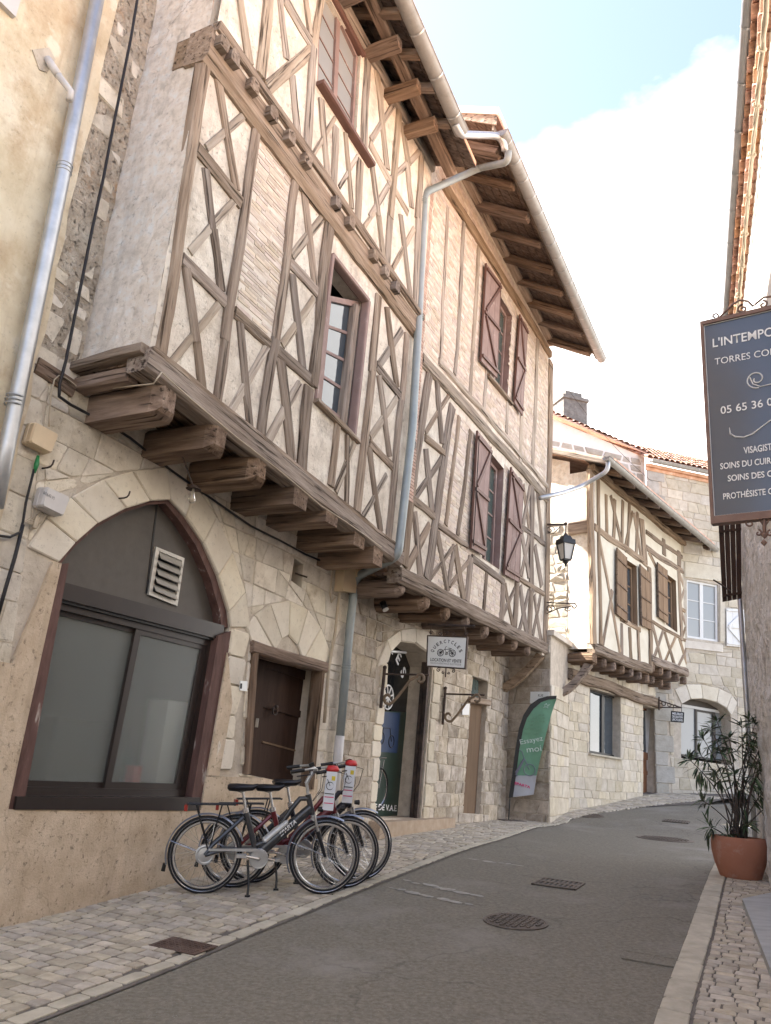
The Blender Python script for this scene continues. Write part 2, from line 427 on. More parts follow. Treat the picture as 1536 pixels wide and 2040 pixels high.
    if pits > 0:
        vo = N(nt, 'ShaderNodeTexNoise'); vo.inputs['Scale'].default_value = 22; vo.inputs['Detail'].default_value = 6; vo.inputs['Roughness'].default_value = .75
        l(va.outputs[0], vo.inputs['Vector']); rv = ramp(nt, [(.33, (1, 1, 1)), (.43, (0, 0, 0))]); l(vo.outputs['Fac'], rv.inputs['Fac'])
        ms = N(nt, 'ShaderNodeMath', operation='MULTIPLY'); ms.inputs[1].default_value = pits; l(rv.outputs['Color'], ms.inputs[0])
        col = mixc(ms.outputs[0], col, (.13, .10, .08))
        sb = N(nt, 'ShaderNodeMath', operation='SUBTRACT'); l(h, sb.inputs[0]); l(ms.outputs[0], sb.inputs[1]); h = sb.outputs[0]
    if var > 0:
        mr = N(nt, 'ShaderNodeMapRange'); mr.inputs['To Min'].default_value = 1 - var; mr.inputs['To Max'].default_value = 1 + var; l(rsrc, mr.inputs['Value'])
        hs = N(nt, 'ShaderNodeHueSaturation'); l(mr.outputs[0], hs.inputs['Value']); l(col, hs.inputs['Color'])
        if hue > 0:
            wn = N(nt, 'ShaderNodeTexWhiteNoise'); wn.noise_dimensions = '1D'; l(rsrc, wn.inputs['W'])
            mh = N(nt, 'ShaderNodeMapRange'); mh.inputs['To Min'].default_value = .5 - hue; mh.inputs['To Max'].default_value = .5 + hue; l(wn.outputs['Value'], mh.inputs['Value'])
            l(mh.outputs[0], hs.inputs['Hue'])
            m2 = N(nt, 'ShaderNodeMapRange'); m2.inputs['To Min'].default_value = .82; m2.inputs['To Max'].default_value = 1.15; l(wn.outputs['Value'], m2.inputs['Value']); l(m2.outputs[0], hs.inputs['Saturation'])
        col = hs.outputs['Color']
    l(col, b.inputs['Base Color'])
    if bump > 0:
        bp = N(nt, 'ShaderNodeBump'); bp.inputs['Strength'].default_value = bump; bp.inputs['Distance'].default_value = bdist; l(h, bp.inputs['Height']); l(bp.outputs[0], b.inputs['Normal'])
    return m
def flat(name, c, rough=.5, metal=0.0, spec=.5, bump=0.0, bscale=40, coat=0.0, var=.12):
    m = M_(name, [(.3, tuple(v * (1 - var) for v in c)), (.7, tuple(min(1, v * (1 + var)) for v in c))], scale=9, rough=rough, metal=metal, spec=spec, bump=bump, bscale=bscale, bdist=.004)
    b = [n for n in m.node_tree.nodes if n.type == 'BSDF_PRINCIPLED'][0]; b.inputs['Coat Weight'].default_value = coat
    return m
def glass_m(name, c, rough=.04, tr=0.0, ior=1.5, spec=.9, wav=.0):
    m = bpy.data.materials.new(name); m.use_nodes = True; nt = m.node_tree; b = nt.nodes['Principled BSDF']
    b.inputs['Base Color'].default_value = c + (1,); b.inputs['Roughness'].default_value = rough; b.inputs['Transmission Weight'].default_value = tr
    b.inputs['IOR'].default_value = ior; b.inputs['Specular IOR Level'].default_value = spec
    if wav:
        n = N(nt, 'ShaderNodeTexNoise'); n.inputs['Scale'].default_value = 5; tc = N(nt, 'ShaderNodeTexCoord'); nt.links.new(tc.outputs['Object'], n.inputs['Vector'])
        bp = N(nt, 'ShaderNodeBump'); bp.inputs['Strength'].default_value = wav; bp.inputs['Distance'].default_value = .02
        nt.links.new(n.outputs['Fac'], bp.inputs['Height']); nt.links.new(bp.outputs[0], b.inputs['Normal'])
    return m
MT = {}
WD = dict(scale=1.0, stretch=(1.3, 15, 15), bscale=1.6, bdist=.035, crack=.9, var=.20, rough=.93, spec=.12, hue=.003)
MT['timber'] = M_('weathered_oak', [(.28, (0.156, 0.116, 0.090)), (.5, (0.272, 0.213, 0.169)), (.72, (0.368, 0.308, 0.257))], bump=.75, **WD)
MT['timber_pale'] = M_('bleached_oak', [(.28, (0.228, 0.182, 0.145)), (.5, (0.368, 0.307, 0.248)), (.72, (0.484, 0.419, 0.353))], bump=.75, **WD)
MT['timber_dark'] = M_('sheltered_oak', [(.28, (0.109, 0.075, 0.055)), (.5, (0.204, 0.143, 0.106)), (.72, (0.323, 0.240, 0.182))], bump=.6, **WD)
MT['timber_tan'] = M_('tan_oak', [(.28, (0.199, 0.140, 0.097)), (.5, (0.315, 0.234, 0.167)), (.72, (0.417, 0.323, 0.247))], bump=.6, **WD)
MT['plaster'] = M_('cream_lime_plaster', [(.3, (0.545, 0.475, 0.393)), (.5, (0.703, 0.631, 0.538)), (.7, (0.794, 0.738, 0.643))], scale=3.2, bump=.8, bscale=40, bdist=.018, big=((.45, .39, .33), 2.3, .53, .70), pits=.4, streak=((.42, .35, .28), .45), rough=.95, spec=.1)
MT['plaster_smooth'] = M_('pale_yellow_plaster', [(.3, (0.647, 0.582, 0.466)), (.7, (0.758, 0.707, 0.595))], scale=2.5, bump=.25, bscale=60, bdist=.006, rough=.95, spec=.1)
MT['roughcast'] = M_('grey_roughcast', [(.3, (0.604, 0.544, 0.474)), (.5, (0.788, 0.712, 0.629)), (.7, (0.800, 0.800, 0.775))], scale=9, bump=.8, bscale=95, bdist=.02, big=((.44, .40, .36), 1.1, .55, .80), pits=.35, streak=((.45, .40, .35), .5), rough=.97, spec=.08)
MT['ochre'] = M_('ochre_lime_wash', [(.3, (0.538, 0.438, 0.296)), (.5, (0.666, 0.573, 0.420)), (.7, (0.755, 0.673, 0.528))], scale=2.0, bump=.5, bscale=40, bdist=.012, big=((.45, .325, .20), 1.6, .50, .72), blot=((.70, .63, .50), 4.0, .62, .70), pits=.25, streak=((.46, .35, .24), .6), rough=.96, spec=.1)
MT['render'] = M_('sand_render', [(.3, (0.486, 0.379, 0.267)), (.5, (0.587, 0.470, 0.347)), (.7, (0.689, 0.566, 0.434))], scale=4, bump=.8, bscale=55, bdist=.008, big=((.47, .35, .24), 1.6, .52, .8), pits=.6, streak=((.34, .26, .18), .4), rough=.96, spec=.1)
MT['rubble'] = M_('rubble_mortar', [(.3, (0.349, 0.285, 0.216)), (.5, (0.488, 0.419, 0.338)), (.7, (0.618, 0.554, 0.463))], scale=5, bump=1.0, bscale=16, bdist=.05, big=((.42, .28, .17), 3.0, .55, .68), pits=.6, rough=.97, spec=.08)
MT['mortar'] = M_('lime_mortar', [(.3, (0.451, 0.385, 0.308)), (.7, (0.636, 0.564, 0.473))], scale=7, bump=.6, bscale=50, bdist=.012, pits=.3, rough=.97, spec=.08)
ST = dict(rough=.95, spec=.1, hue=.005)
MT['stone'] = M_('cream_limestone', [(.3, (0.502, 0.440, 0.354)), (.5, (0.660, 0.593, 0.494)), (.7, (0.754, 0.692, 0.593))], scale=4, bump=.55, bscale=45, bdist=.010, var=.13, pits=.45, big=((.42, .345, .26), 2.2, .56, .72), **ST)
MT['stone_dressed'] = M_('dressed_limestone', [(.3, (0.633, 0.559, 0.454)), (.7, (0.767, 0.700, 0.584))], scale=3, bump=.35, bscale=60, bdist=.006, var=.07, pits=.3, **ST)
MT['stone_brown'] = M_('weathered_limestone', [(.3, (0.351, 0.291, 0.225)), (.5, (0.494, 0.424, 0.342)), (.7, (0.628, 0.558, 0.472))], scale=5, bump=.7, bscale=38, bdist=.014, var=.17, pits=.6, big=((.25, .20, .15), 2.0, .50, .70), **ST)
MT['stone_white'] = M_('white_limestone', [(.3, (0.370, 0.337, 0.290)), (.7, (0.482, 0.455, 0.409))], scale=5, bump=.8, bscale=26, bdist=.02, var=.10, pits=.25, **ST)
MT['stone_tan'] = M_('warm_limestone', [(.3, (0.487, 0.419, 0.324)), (.7, (0.647, 0.583, 0.480))], scale=5, bump=.5, bscale=40, bdist=.01, var=.12, pits=.3, **ST)
MT['grey_wall'] = M_('grey_rubble_face', [(.3, (0.537, 0.505, 0.479)), (.5, (0.800, 0.766, 0.730)), (.7, (0.800, 0.800, 0.800))], scale=6, bump=1.0, bscale=13, bdist=.06, pits=.55, big=((.42, .37, .32), 2.4, .58, .75), rough=.97, spec=.08)
MT['white_wall'] = M_('white_plaster', [(.3, (.66, .64, .61)), (.7, (.76, .745, .72))], scale=4, bump=.5, bscale=30, bdist=.015, rough=.95, spec=.1)
MT['brick'] = M_('thin_pink_brick', [(.25, (0.440, 0.336, 0.270)), (.5, (0.572, 0.476, 0.399)), (.75, (0.666, 0.589, 0.511))], scale=6, bump=.5, bscale=60, bdist=.006, var=.13, island=True, rough=.95, spec=.1, hue=.015)
MT['brick_bed'] = M_('brick_lime_joint', [(.3, (0.571, 0.505, 0.431)), (.7, (0.724, 0.657, 0.576))], scale=6, bump=.6, bscale=50, bdist=.01, rough=.97, spec=.1)
MT['brick_red'] = M_('red_brick', [(.25, (0.367, 0.229, 0.180)), (.5, (0.498, 0.352, 0.287)), (.75, (0.590, 0.460, 0.387))], scale=6, bump=.5, bscale=60, bdist=.006, var=.16, island=True, rough=.95, spec=.1)
MT['tile'] = M_('terracotta_tile', [(.3, (0.468, 0.257, 0.178)), (.5, (0.605, 0.365, 0.265)), (.7, (0.751, 0.527, 0.414))], scale=5, bump=.4, bscale=50, bdist=.006, var=.16, rough=.9, spec=.15, hue=.012)
MT['asphalt'] = M_('asphalt', [(.3, (0.148, 0.132, 0.104)), (.5, (0.200, 0.180, 0.144)), (.7, (0.257, 0.233, 0.189))], scale=30, detail=10, bump=.7, bscale=120, bdist=.006, big=((.27, .25, .22), .8, .52, .74), blot=((.30, .285, .26), 95.0, .64, .68), rough=.93, spec=.2)
MT['paver'] = M_('grey_pink_paver', [(.3, (0.358, 0.309, 0.245)), (.5, (0.464, 0.406, 0.327)), (.7, (0.565, 0.504, 0.406))], scale=9, bump=.5, bscale=60, bdist=.008, var=.18, island=False, rough=.93, spec=.15, hue=.006)
MT['paver_far'] = M_('grey_pink_paver_far', [(.3, (0.358, 0.309, 0.245)), (.5, (0.464, 0.406, 0.327)), (.7, (0.565, 0.504, 0.406))], scale=9, bump=.5, bscale=60, bdist=.008, var=.18, island=True, rough=.93, spec=.15, hue=.006)
MT['kerb'] = M_('pale_kerb_stone', [(.3, (0.412, 0.371, 0.294)), (.7, (0.561, 0.511, 0.412))], scale=7, bump=.4, bscale=60, bdist=.006, var=.10, rough=.92, spec=.15)
MT['joint'] = M_('sandy_joint', [(.3, (0.124, 0.108, 0.093)), (.7, (0.205, 0.183, 0.161))], scale=9, bump=.5, bscale=60, bdist=.008, rough=.97, spec=.1)
MT['ground'] = M_('bare_ground', [(.3, (.16, .14, .115)), (.7, (.22, .195, .165))], scale=3, bump=.4, bscale=30, rough=.97)
MT['zinc'] = M_('zinc', [(.3, (.40, .41, .42)), (.7, (.55, .555, .56))], scale=5, bump=.06, bscale=15, rough=.45, metal=.75, spec=.5)
MT['zinc_pale'] = M_('pale_zinc_gutter', [(.3, (0.291, 0.276, 0.254)), (.7, (0.372, 0.356, 0.335))], scale=5, bump=.06, bscale=15, streak=((.20, .18, .16), .5), rough=.55, metal=.35, spec=.5)
MT['bluepipe'] = M_('blue_grey_pipe', [(.3, (.245, .285, .295)), (.7, (.33, .365, .37))], scale=4, bump=.05, bscale=20, streak=((.40, .40, .38), .5), rough=.5, metal=.2, spec=.5)
MT['iron'] = M_('rusty_dark_iron', [(.3, (.045, .038, .036)), (.7, (.12, .085, .07))], scale=9, bump=.3, bscale=60, bdist=.004, rough=.7, metal=.4)
MT['iron_tan'] = M_('tan_painted_iron', [(.3, (.17, .125, .085)), (.7, (.27, .20, .14))], scale=9, bump=.3, bscale=60, bdist=.004, rough=.7)
MT['black'] = flat('black_paint', (.008, .008, .009), .45)
MT['cable'] = flat('black_cable', (.012, .010, .012), .6)
MT['cable_pale'] = flat('pale_cable', (.46, .38, .28), .7)
MT['shopframe'] = flat('brown_aluminium', (.030, .021, .018), .38, .1, .5, bump=.03)
MT['tympan'] = flat('dark_taupe_panel', (.085, .073, .062), .55, 0, .4, bump=.05, bscale=20)
MT['oldred'] = M_('peeling_oxblood_paint', [(.3, (0.080, 0.041, 0.035)), (.62, (0.147, 0.081, 0.068)), (.70, (0.403, 0.348, 0.309))], scale=1.4, stretch=(9, 9, 2.2), detail=8, bump=.4, bscale=7, rough=.75, spec=.3)
MT['shutter'] = M_('dusty_oxblood_shutter', [(.3, (.225, .15, .132)), (.7, (.32, .228, .205))], scale=2.5, bump=.25, bscale=30, rough=.75, spec=.25, var=.08, big=((.40, .33, .30), 5.0, .60, .70))
MT['shutter_dark'] = flat('oxblood_wood', (.13, .065, .05), .6, 0, .4, bump=.1)
MT['shutter_brown'] = M_('brown_shutter', [(.3, (.20, .125, .075)), (.7, (.30, .20, .125))], scale=1.2, stretch=(8, 8, 1.2), bump=.3, bscale=6, rough=.8, var=.12)
MT['door'] = M_('dark_brown_door', [(.3, (.032, .017, .012)), (.7, (.055, .031, .022))], scale=1.2, stretch=(9, 9, 1.2), bump=.25, bscale=7, rough=.7, spec=.15)
MT['door_tan'] = M_('tan_door', [(.3, (.13, .082, .05)), (.7, (.19, .125, .078))], scale=1.2, stretch=(9, 9, 1.0), bump=.2, bscale=7, rough=.8)
MT['door_red'] = M_('chestnut_door', [(.3, (.20, .082, .038)), (.7, (.30, .14, .07))], scale=1.2, stretch=(9, 9, 1.0), bump=.2, bscale=7, rough=.5)
MT['white'] = flat('white_paint', (.76, .75, .73), .5, var=.03)
MT['grille'] = flat('pale_metal_louvre', (.50, .47, .42), .45, .4, var=.1)
MT['glass'] = glass_m('window_glass', (.05, .065, .08), .03, 0, 1.5, .9, .06)
MT['glass_dark'] = glass_m('dark_door_glass', (.012, .013, .014), .04, 0, 1.5, .5)
MT['glass_pale'] = glass_m('curtained_glass', (.30, .31, .31), .10, 0, 1.5, .8, .05)
MT['glass_green'] = glass_m('greenish_glass', (.06, .085, .078), .08, 0, 1.5, .6, .05)
MT['glass_frost'] = glass_m('frosted_glass', (.74, .77, .74), .24, .86, 1.25, .5)
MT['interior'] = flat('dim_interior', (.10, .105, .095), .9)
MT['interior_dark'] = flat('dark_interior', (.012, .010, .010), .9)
MT['cream_plastic'] = flat('cream_plastic', (.64, .50, .33), .5, var=.05)
MT['grey_plastic'] = flat('grey_plastic', (.56, .53, .51), .5, var=.05)
MT['green_plastic'] = flat('green_plastic', (.015, .20, .06), .4)
MT['pot'] = M_('terracotta_pot', [(.3, (.36, .155, .10)), (.7, (.43, .20, .135))], scale=3, bump=.1, bscale=40, big=((.46, .31, .25), 5.0, .55, .75), rough=.85, spec=.2)
MT['soil'] = flat('potting_soil', (.05, .035, .025), .95)
MT['stem'] = M_('oleander_bark', [(.3, (.07, .055, .05)), (.7, (.13, .105, .09))], scale=9, bump=.3, bscale=40, rough=.9)
MT['leaf'] = M_('oleander_leaf', [(.3, (0.041, 0.068, 0.032)), (.7, (0.094, 0.126, 0.064))], scale=6, bump=0, var=.5, rough=.5, spec=.4, hue=.03)
MT['leaf_stuff'] = M_('oleander_leaf_mass', [(.3, (0.041, 0.068, 0.032)), (.7, (0.094, 0.126, 0.064))], scale=6, bump=0, var=.5, island=True, rough=.5, spec=.4, hue=.03)
MT['sign_white'] = flat('white_sign_face', (.78, .79, .77), .35, var=.02)
MT['sign_blue'] = glass_m('slate_blue_sign_face', (.078, .092, .125), .12, 0, 1.5, .55)
MT['sign_frame'] = M_('brown_sign_frame', [(.3, (.17, .105, .085)), (.7, (.24, .16, .13))], scale=8, bump=.2, bscale=40, rough=.6, metal=.3)
MT['ink'] = flat('black_ink', (.012, .012, .013), .6)
MT['ink_grey'] = flat('grey_ink', (.22, .22, .23), .6)
MT['letter_white'] = flat('white_lettering', (.80, .80, .80), .5, var=.02)
MT['flag'] = flat('green_flag_cloth', (.165, .34, .22), .8, var=.08)
MT['flag_grey'] = flat('pale_flag_cloth', (.44, .45, .48), .8, var=.04)
MT['flag_print'] = flat('pale_green_print', (.16, .31, .20), .8)
MT['flag_text'] = flat('light_print', (.62, .72, .66), .8)
MT['violet'] = flat('violet_grey_print', (.17, .17, .22), .8)
MT['pink'] = flat('pink_print', (.62, .04, .16), .7)
MT['castiron'] = M_('cast_iron', [(.3, (0.115, 0.095, 0.081)), (.7, (0.203, 0.169, 0.142))], scale=8, bump=.4, bscale=70, bdist=.004, rough=.65, metal=.4)
MT['rust_plate'] = M_('rusty_plate', [(.3, (.075, .05, .040)), (.5, (.13, .085, .066)), (.7, (.17, .125, .105))], scale=5, bump=.4, bscale=60, bdist=.004, rough=.8, metal=.2)
MT['tyre'] = flat('black_tyre', (.012, .012, .015), .75)
MT['chrome'] = flat('polished_alloy', (.62, .62, .62), .25, .9)
MT['alloy'] = flat('satin_alloy', (.52, .52, .52), .4, .7)
MT['bike_grey'] = flat('graphite_frame', (.05, .052, .058), .35, .4, coat=.4)
MT['bike_red'] = flat('wine_red_frame', (.15, .018, .022), .3, .2, coat=.5)
MT['bike_dark'] = flat('dark_frame', (.018, .018, .024), .35, .4, coat=.4)
MT['fender'] = flat('blue_grey_fender', (.30, .33, .40), .3, .6)
MT['saddle'] = flat('black_saddle', (.009, .008, .010), .4)
MT['redlens'] = flat('red_lens', (.30, .03, .02), .3)
MT['redcap'] = flat('red_cover', (.55, .03, .03), .45)
MT['paper'] = flat('paper_tag', (.70, .71, .74), .7, var=.02)
MT['battery'] = flat('silver_battery', (.50, .50, .49), .4, .4)
MT['poster'] = flat('blue_poster', (.012, .035, .10), .5)
MT['darkgreen'] = flat('dark_green_vinyl', (.012, .032, .022), .35)
MT['stepstone'] = M_('orange_step_stone', [(.3, (.36, .27, .19)), (.7, (.47, .37, .28))], scale=6, bump=.4, bscale=50, rough=.95)
MT['marble'] = M_('grey_marble_step', [(.3, (.33, .33, .32)), (.7, (.46, .46, .45))], scale=3, stretch=(1, 4, 1), bump=.1, rough=.7)
MT['lamp_glass'] = glass_m('milky_lantern_glass', (.55, .52, .47), .3, .0, 1.5, .5)
MT['bulb'] = glass_m('clear_bulb', (.62, .55, .45), .1, .6, 1.4, .6)
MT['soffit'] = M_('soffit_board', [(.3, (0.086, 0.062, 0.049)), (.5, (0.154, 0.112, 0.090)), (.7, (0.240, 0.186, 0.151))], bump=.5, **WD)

def add_cracks(m, col, scale=.55, w=.012, amt=.75):
    """sparse thin cracks: edges of warped cells, kept only in some places"""
    nt = m.node_tree; l = nt.links.new; b = [n for n in nt.nodes if n.type == 'BSDF_PRINCIPLED'][0]; src = b.inputs['Base Color'].links[0].from_socket
    tc = N(nt, 'ShaderNodeTexCoord'); n = N(nt, 'ShaderNodeTexNoise'); n.inputs['Scale'].default_value = 2.5; n.inputs['Detail'].default_value = 6; l(tc.outputs['Object'], n.inputs['Vector'])
    mx_ = N(nt, 'ShaderNodeMix', data_type='RGBA'); mx_.blend_type = 'LINEAR_LIGHT'; mx_.inputs['Factor'].default_value = .35; l(tc.outputs['Object'], mx_.inputs['A']); l(n.outputs['Color'], mx_.inputs['B'])
    v = N(nt, 'ShaderNodeTexVoronoi'); v.feature = 'DISTANCE_TO_EDGE'; v.inputs['Scale'].default_value = scale; l(mx_.outputs['Result'], v.inputs['Vector'])
    r = ramp(nt, [(0.0, (1, 1, 1)), (w, (0, 0, 0))]); l(v.outputs['Distance'], r.inputs['Fac'])
    n2 = N(nt, 'ShaderNodeTexNoise'); n2.inputs['Scale'].default_value = .45; l(tc.outputs['Object'], n2.inputs['Vector']); r2 = ramp(nt, [(.48, (0, 0, 0)), (.56, (1, 1, 1))]); l(n2.outputs['Fac'], r2.inputs['Fac'])
    mm = N(nt, 'ShaderNodeMath', operation='MULTIPLY'); l(r.outputs['Color'], mm.inputs[0]); l(r2.outputs['Color'], mm.inputs[1])
    m2 = N(nt, 'ShaderNodeMath', operation='MULTIPLY'); m2.inputs[1].default_value = amt; l(mm.outputs[0], m2.inputs[0])
    x = N(nt, 'ShaderNodeMix', data_type='RGBA'); l(m2.outputs[0], x.inputs['Factor']); l(src, x.inputs['A']); x.inputs['B'].default_value = col + (1,); l(x.outputs['Result'], b.inputs['Base Color'])
add_cracks(MT['asphalt'], (.07, .063, .055), .5, .010, .45)
add_cracks(MT['render'], (.26, .20, .14), .8, .007, .35)
add_cracks(MT['roughcast'], (.25, .21, .18), .9, .008, .6)

MT['sun_streak'] = M_('painted_sun_streak', [(.3, (.26, .245, .215)), (.7, (.44, .42, .375))], scale=14, bump=.3, bscale=90, rough=.93, spec=.15)  # pale tone laid on the road in place of sunlight
MT['sooty_stone'] = M_('sooty_chimney_stone', [(.3, (.15, .138, .127)), (.7, (.27, .255, .24))], scale=6, bump=.9, bscale=14, bdist=.05, rough=.97, spec=.08)# ------------------------------------------------------------------ planes of the walls
F0 = Pl(27.5, -5.4)        # ground floors of the two big houses
F1 = Pl(27.5, -4.6)        # their overhanging floors
F1b = Pl(27.5, -4.5)       # second floor of the first house
G0 = Pl(39.0, -8.05)       # far timber house, ground floor
G1 = Pl(39.0, -7.45)       # far timber house, upper floor
H4 = Pl(73.0, -19.32)      # stone house closing the street
RW = Pl(21.5, 0.80)        # wall on the right
def sz0(*ps): return [F0.sz(p) for p in ps]
# ------------------------------------------------------------------ ground
def strip(name, rows, mat, dz=0.0, kind='structure'):
    """rows of (left xy, right xy); lies on the terrain"""
    vs = []; fs = []; n = 9
    for a, b in rows:
        for i in range(n):
            t = i / (n - 1); x = a[0] + (b[0] - a[0]) * t; y = a[1] + (b[1] - a[1]) * t; vs.append((x, y, zg(x, y) + dz))
    for r in range(len(rows) - 1):
        for i in range(n - 1): fs.append((r * n + i, r * n + i + 1, (r + 1) * n + i + 1, (r + 1) * n + i))
    return tag(mk(name, vs, fs, mat), kind=kind)
vs = []; fs = []; xs = [-300, -120, -60, -30, -15, -8, -4, 0, 4, 8, 12, 18, 30, 60, 120, 300]
ys = [-120, -60, -30, -12, -4, 0, 3, 6, 9, 12, 15, 18, 20, 22, 24, 27, 31, 40, 60, 120, 300]
for y in ys:
    for x in xs: vs.append((x, y, zg(x, y) - 0.10))
nx = len(xs)
for j in range(len(ys) - 1):
    for i in range(nx - 1): fs.append((j * nx + i, j * nx + i + 1, (j + 1) * nx + i + 1, (j + 1) * nx + i))
tag(mk('ground', vs, fs, MT['ground']), kind='structure')
def sc(P): return (P.x * SA + P.y * CA, P.x * CA - P.y * SA)
LEDGE = [sc(gp(*p)) for p in [(62, 2040), (380, 1915), (448, 1884), (620, 1815), (800, 1743), (1000, 1673), (1070, 1649), (1140, 1633), (1209, 1617), (1279, 1609)]]
LEDGE = [(-30, LEDGE[0][1] + .5), (0, LEDGE[0][1] + .15)] + LEDGE
REDGE = [sc(gp(*p)) for p in [(1316, 2000), (1370, 1860), (1424, 1720)]]
rs_ = (REDGE[-1][1] - REDGE[0][1]) / (REDGE[-1][0] - REDGE[0][0])
REDGE = [(-30, REDGE[0][1] - rs_ * 20), (0, REDGE[0][1] - rs_ * REDGE[0][0])] + REDGE + [(13.5, REDGE[-1][1] + rs_ * (13.5 - REDGE[-1][0]))]
def lerp(T, s):
    if s <= T[0][0]: return T[0][1]
    for (a, ca), (b, cb) in zip(T, T[1:]):
        if s <= b: return ca + (cb - ca) * (s - a) / max(b - a, 1e-6)
    return T[-1][1]
def xy(s, c): return (s * SA + c * CA, s * CA - c * SA)
# far edge of the asphalt in world coordinates, curving right in front of the stone house
FAR = [gp(*p) for p in [(1140, 1633), (1209, 1617), (1279, 1609), (1349, 1604.6), (1401, 1603.5), (1470, 1603)]]
rows = []
s = -30.0
while s < 17.2:
    rows.append((xy(s, lerp(LEDGE, s)), xy(s, lerp(REDGE, s)))); s += .5 if s > 0 else 3
RF = [(6.4, 14.2), (8.5, 16.6), (11, 18.4), (14.5, 20.0), (20, 22.0), (30, 26)]
LF = [(FAR[0].x, FAR[0].y), (FAR[1].x, FAR[1].y), (FAR[2].x, FAR[2].y), (FAR[3].x, FAR[3].y), (FAR[5].x + 2, FAR[5].y + .8), (26, 34)]
lastL = rows[-1][0]
rows += [((lastL[0] * (1 - t) + LF[0][0] * t, lastL[1] * (1 - t) + LF[0][1] * t), (rows[-1][1][0] * (1 - t) + RF[0][0] * t, rows[-1][1][1] * (1 - t) + RF[0][1] * t)) for t in [i_ / 8 for i_ in range(1, 9)]]
for i in range(1, 6):
    for t in [i_ / 10 for i_ in range(1, 11)]:
        rows.append(tuple((A[i - 1][0] * (1 - t) + A[i][0] * t, A[i - 1][1] * (1 - t) + A[i][1] * t) for A in (LF, RF)))
road = strip('road', rows, MT['asphalt'], 0.0)
# pavement on the left: bed, then setts
bed = []
s = -30.0
while s < 17.3:
    bed.append((xy(s, -5.6), xy(s, lerp(LEDGE, s) + .03))); s += .5 if s > 0 else 3
pav = strip('pavement', bed, MT['joint'], 0.008)
def near_key(s): return s
stones = []
s = 3.1; r = 0
while s < 17.0:
    h = .118 * ru(.93, 1.07); c0 = -5.42; c1 = lerp(LEDGE, s + h / 2) - .13
    c = c0 - ru(0, .1)
    while c < c1 - .03:
        w = .15 * ru(.75, 1.3); e = min(c + w, c1)
        j = lambda: ru(-.006, .006)
        if e - c > .05: stones.append([(s + j(), c + j()), (s + j(), e + j()), (s + h + j(), e + j()), (s + h + j(), c + j())])
        c = e
    s += h
def gfn(s, c, o):
    x, y = xy(s, c); return Vector((x, y, zg(x, y) + .010 + max(o, -.02)))
CAMS = 0.0
vis = []
for P in stones:
    vis.append((P[0][0] + .25 * abs(P[0][1] + 3.2), P))
vis.sort(key=lambda t: t[0])
far = MB()
for i, (k, P) in enumerate(vis):
    q = gfn((P[0][0] + P[2][0]) / 2, (P[0][1] + P[2][1]) / 2, 0)
    Q = ccw([(a, b) for a, b in P])
    g = stone_geo(Q, gfn, .010 * ru(.7, 1.3), .0065, .25, .012)
    if not g: continue
    if i < 290: mk('paver', g[0], g[1], MT['paver'], pav)
    else: far.add(*g)
tag(far.build('paver_field', MT['paver_far'], pav), kind='stuff')
# edging of larger pale stones between setts and asphalt
s = 3.0
while s < 17:
    l = ru(.16, .30); c1 = lerp(LEDGE, s + l / 2) + ru(-.012, .02); c0 = lerp(LEDGE, s + l / 2) - .125
    g = stone_geo(ccw([(s, c0), (s, c1), (s + l, lerp(LEDGE, s + l) + .0), (s + l, lerp(LEDGE, s + l) - .125)]), gfn, .008, .006, .3, .02)
    if g: mk('edging_stone', g[0], g[1], MT['kerb'], pav)
    s += l
# far pavement in front of the far timber house and the stone house
fp = []
for t in range(0, 13):
    u = 15.6 + t * .62; a = G0.w(u, 0, -.3); u2 = t / 12
    i = min(int(u2 * 4), 3); f = u2 * 4 - i; b = FAR[i] * (1 - f) + FAR[i + 1] * f
    fp.append(((a.x, a.y), (b.x, b.y)))
for u in (15.0, 17.5, 20.5, 26):
    a = H4.w(u + .4, 0, -.3); k = H4.w(u + .4, 0, 1.25); fp.append(((a.x, a.y), (k.x, k.y)))
fpav = strip('far_pavement', fp, MT['joint'], .012)
def gfn3(u, o_, h): 
    P = G0.w(u, 0, o_); return Vector((P.x, P.y, zg(P.x, P.y) + .014 + max(h, -.02)))
ff = MB()
u = 15.8
while u < 23.0:
    o = 0.0; h = .15 * ru(.9, 1.1)
    # depth of the strip at this place
    t = (u - 15.6) / 7.4; i = min(int(t * 4), 3); f = t * 4 - i; b = FAR[i] * (1 - f) + FAR[i + 1] * f
    dep = b.dot(G0.n) - G0.c
    while o < dep - .06:
        w = .17 * ru(.8, 1.3); e = min(o + w, dep)
        g = stone_geo(ccw([(u, o), (u + h, o), (u + h, e), (u, e)]), gfn3, .008, .006, .3, .02)
        if g: ff.add(*g)
        o = e
    u += h
tag(ff.build('paver_field', MT['paver_far'], fpav), kind='stuff')
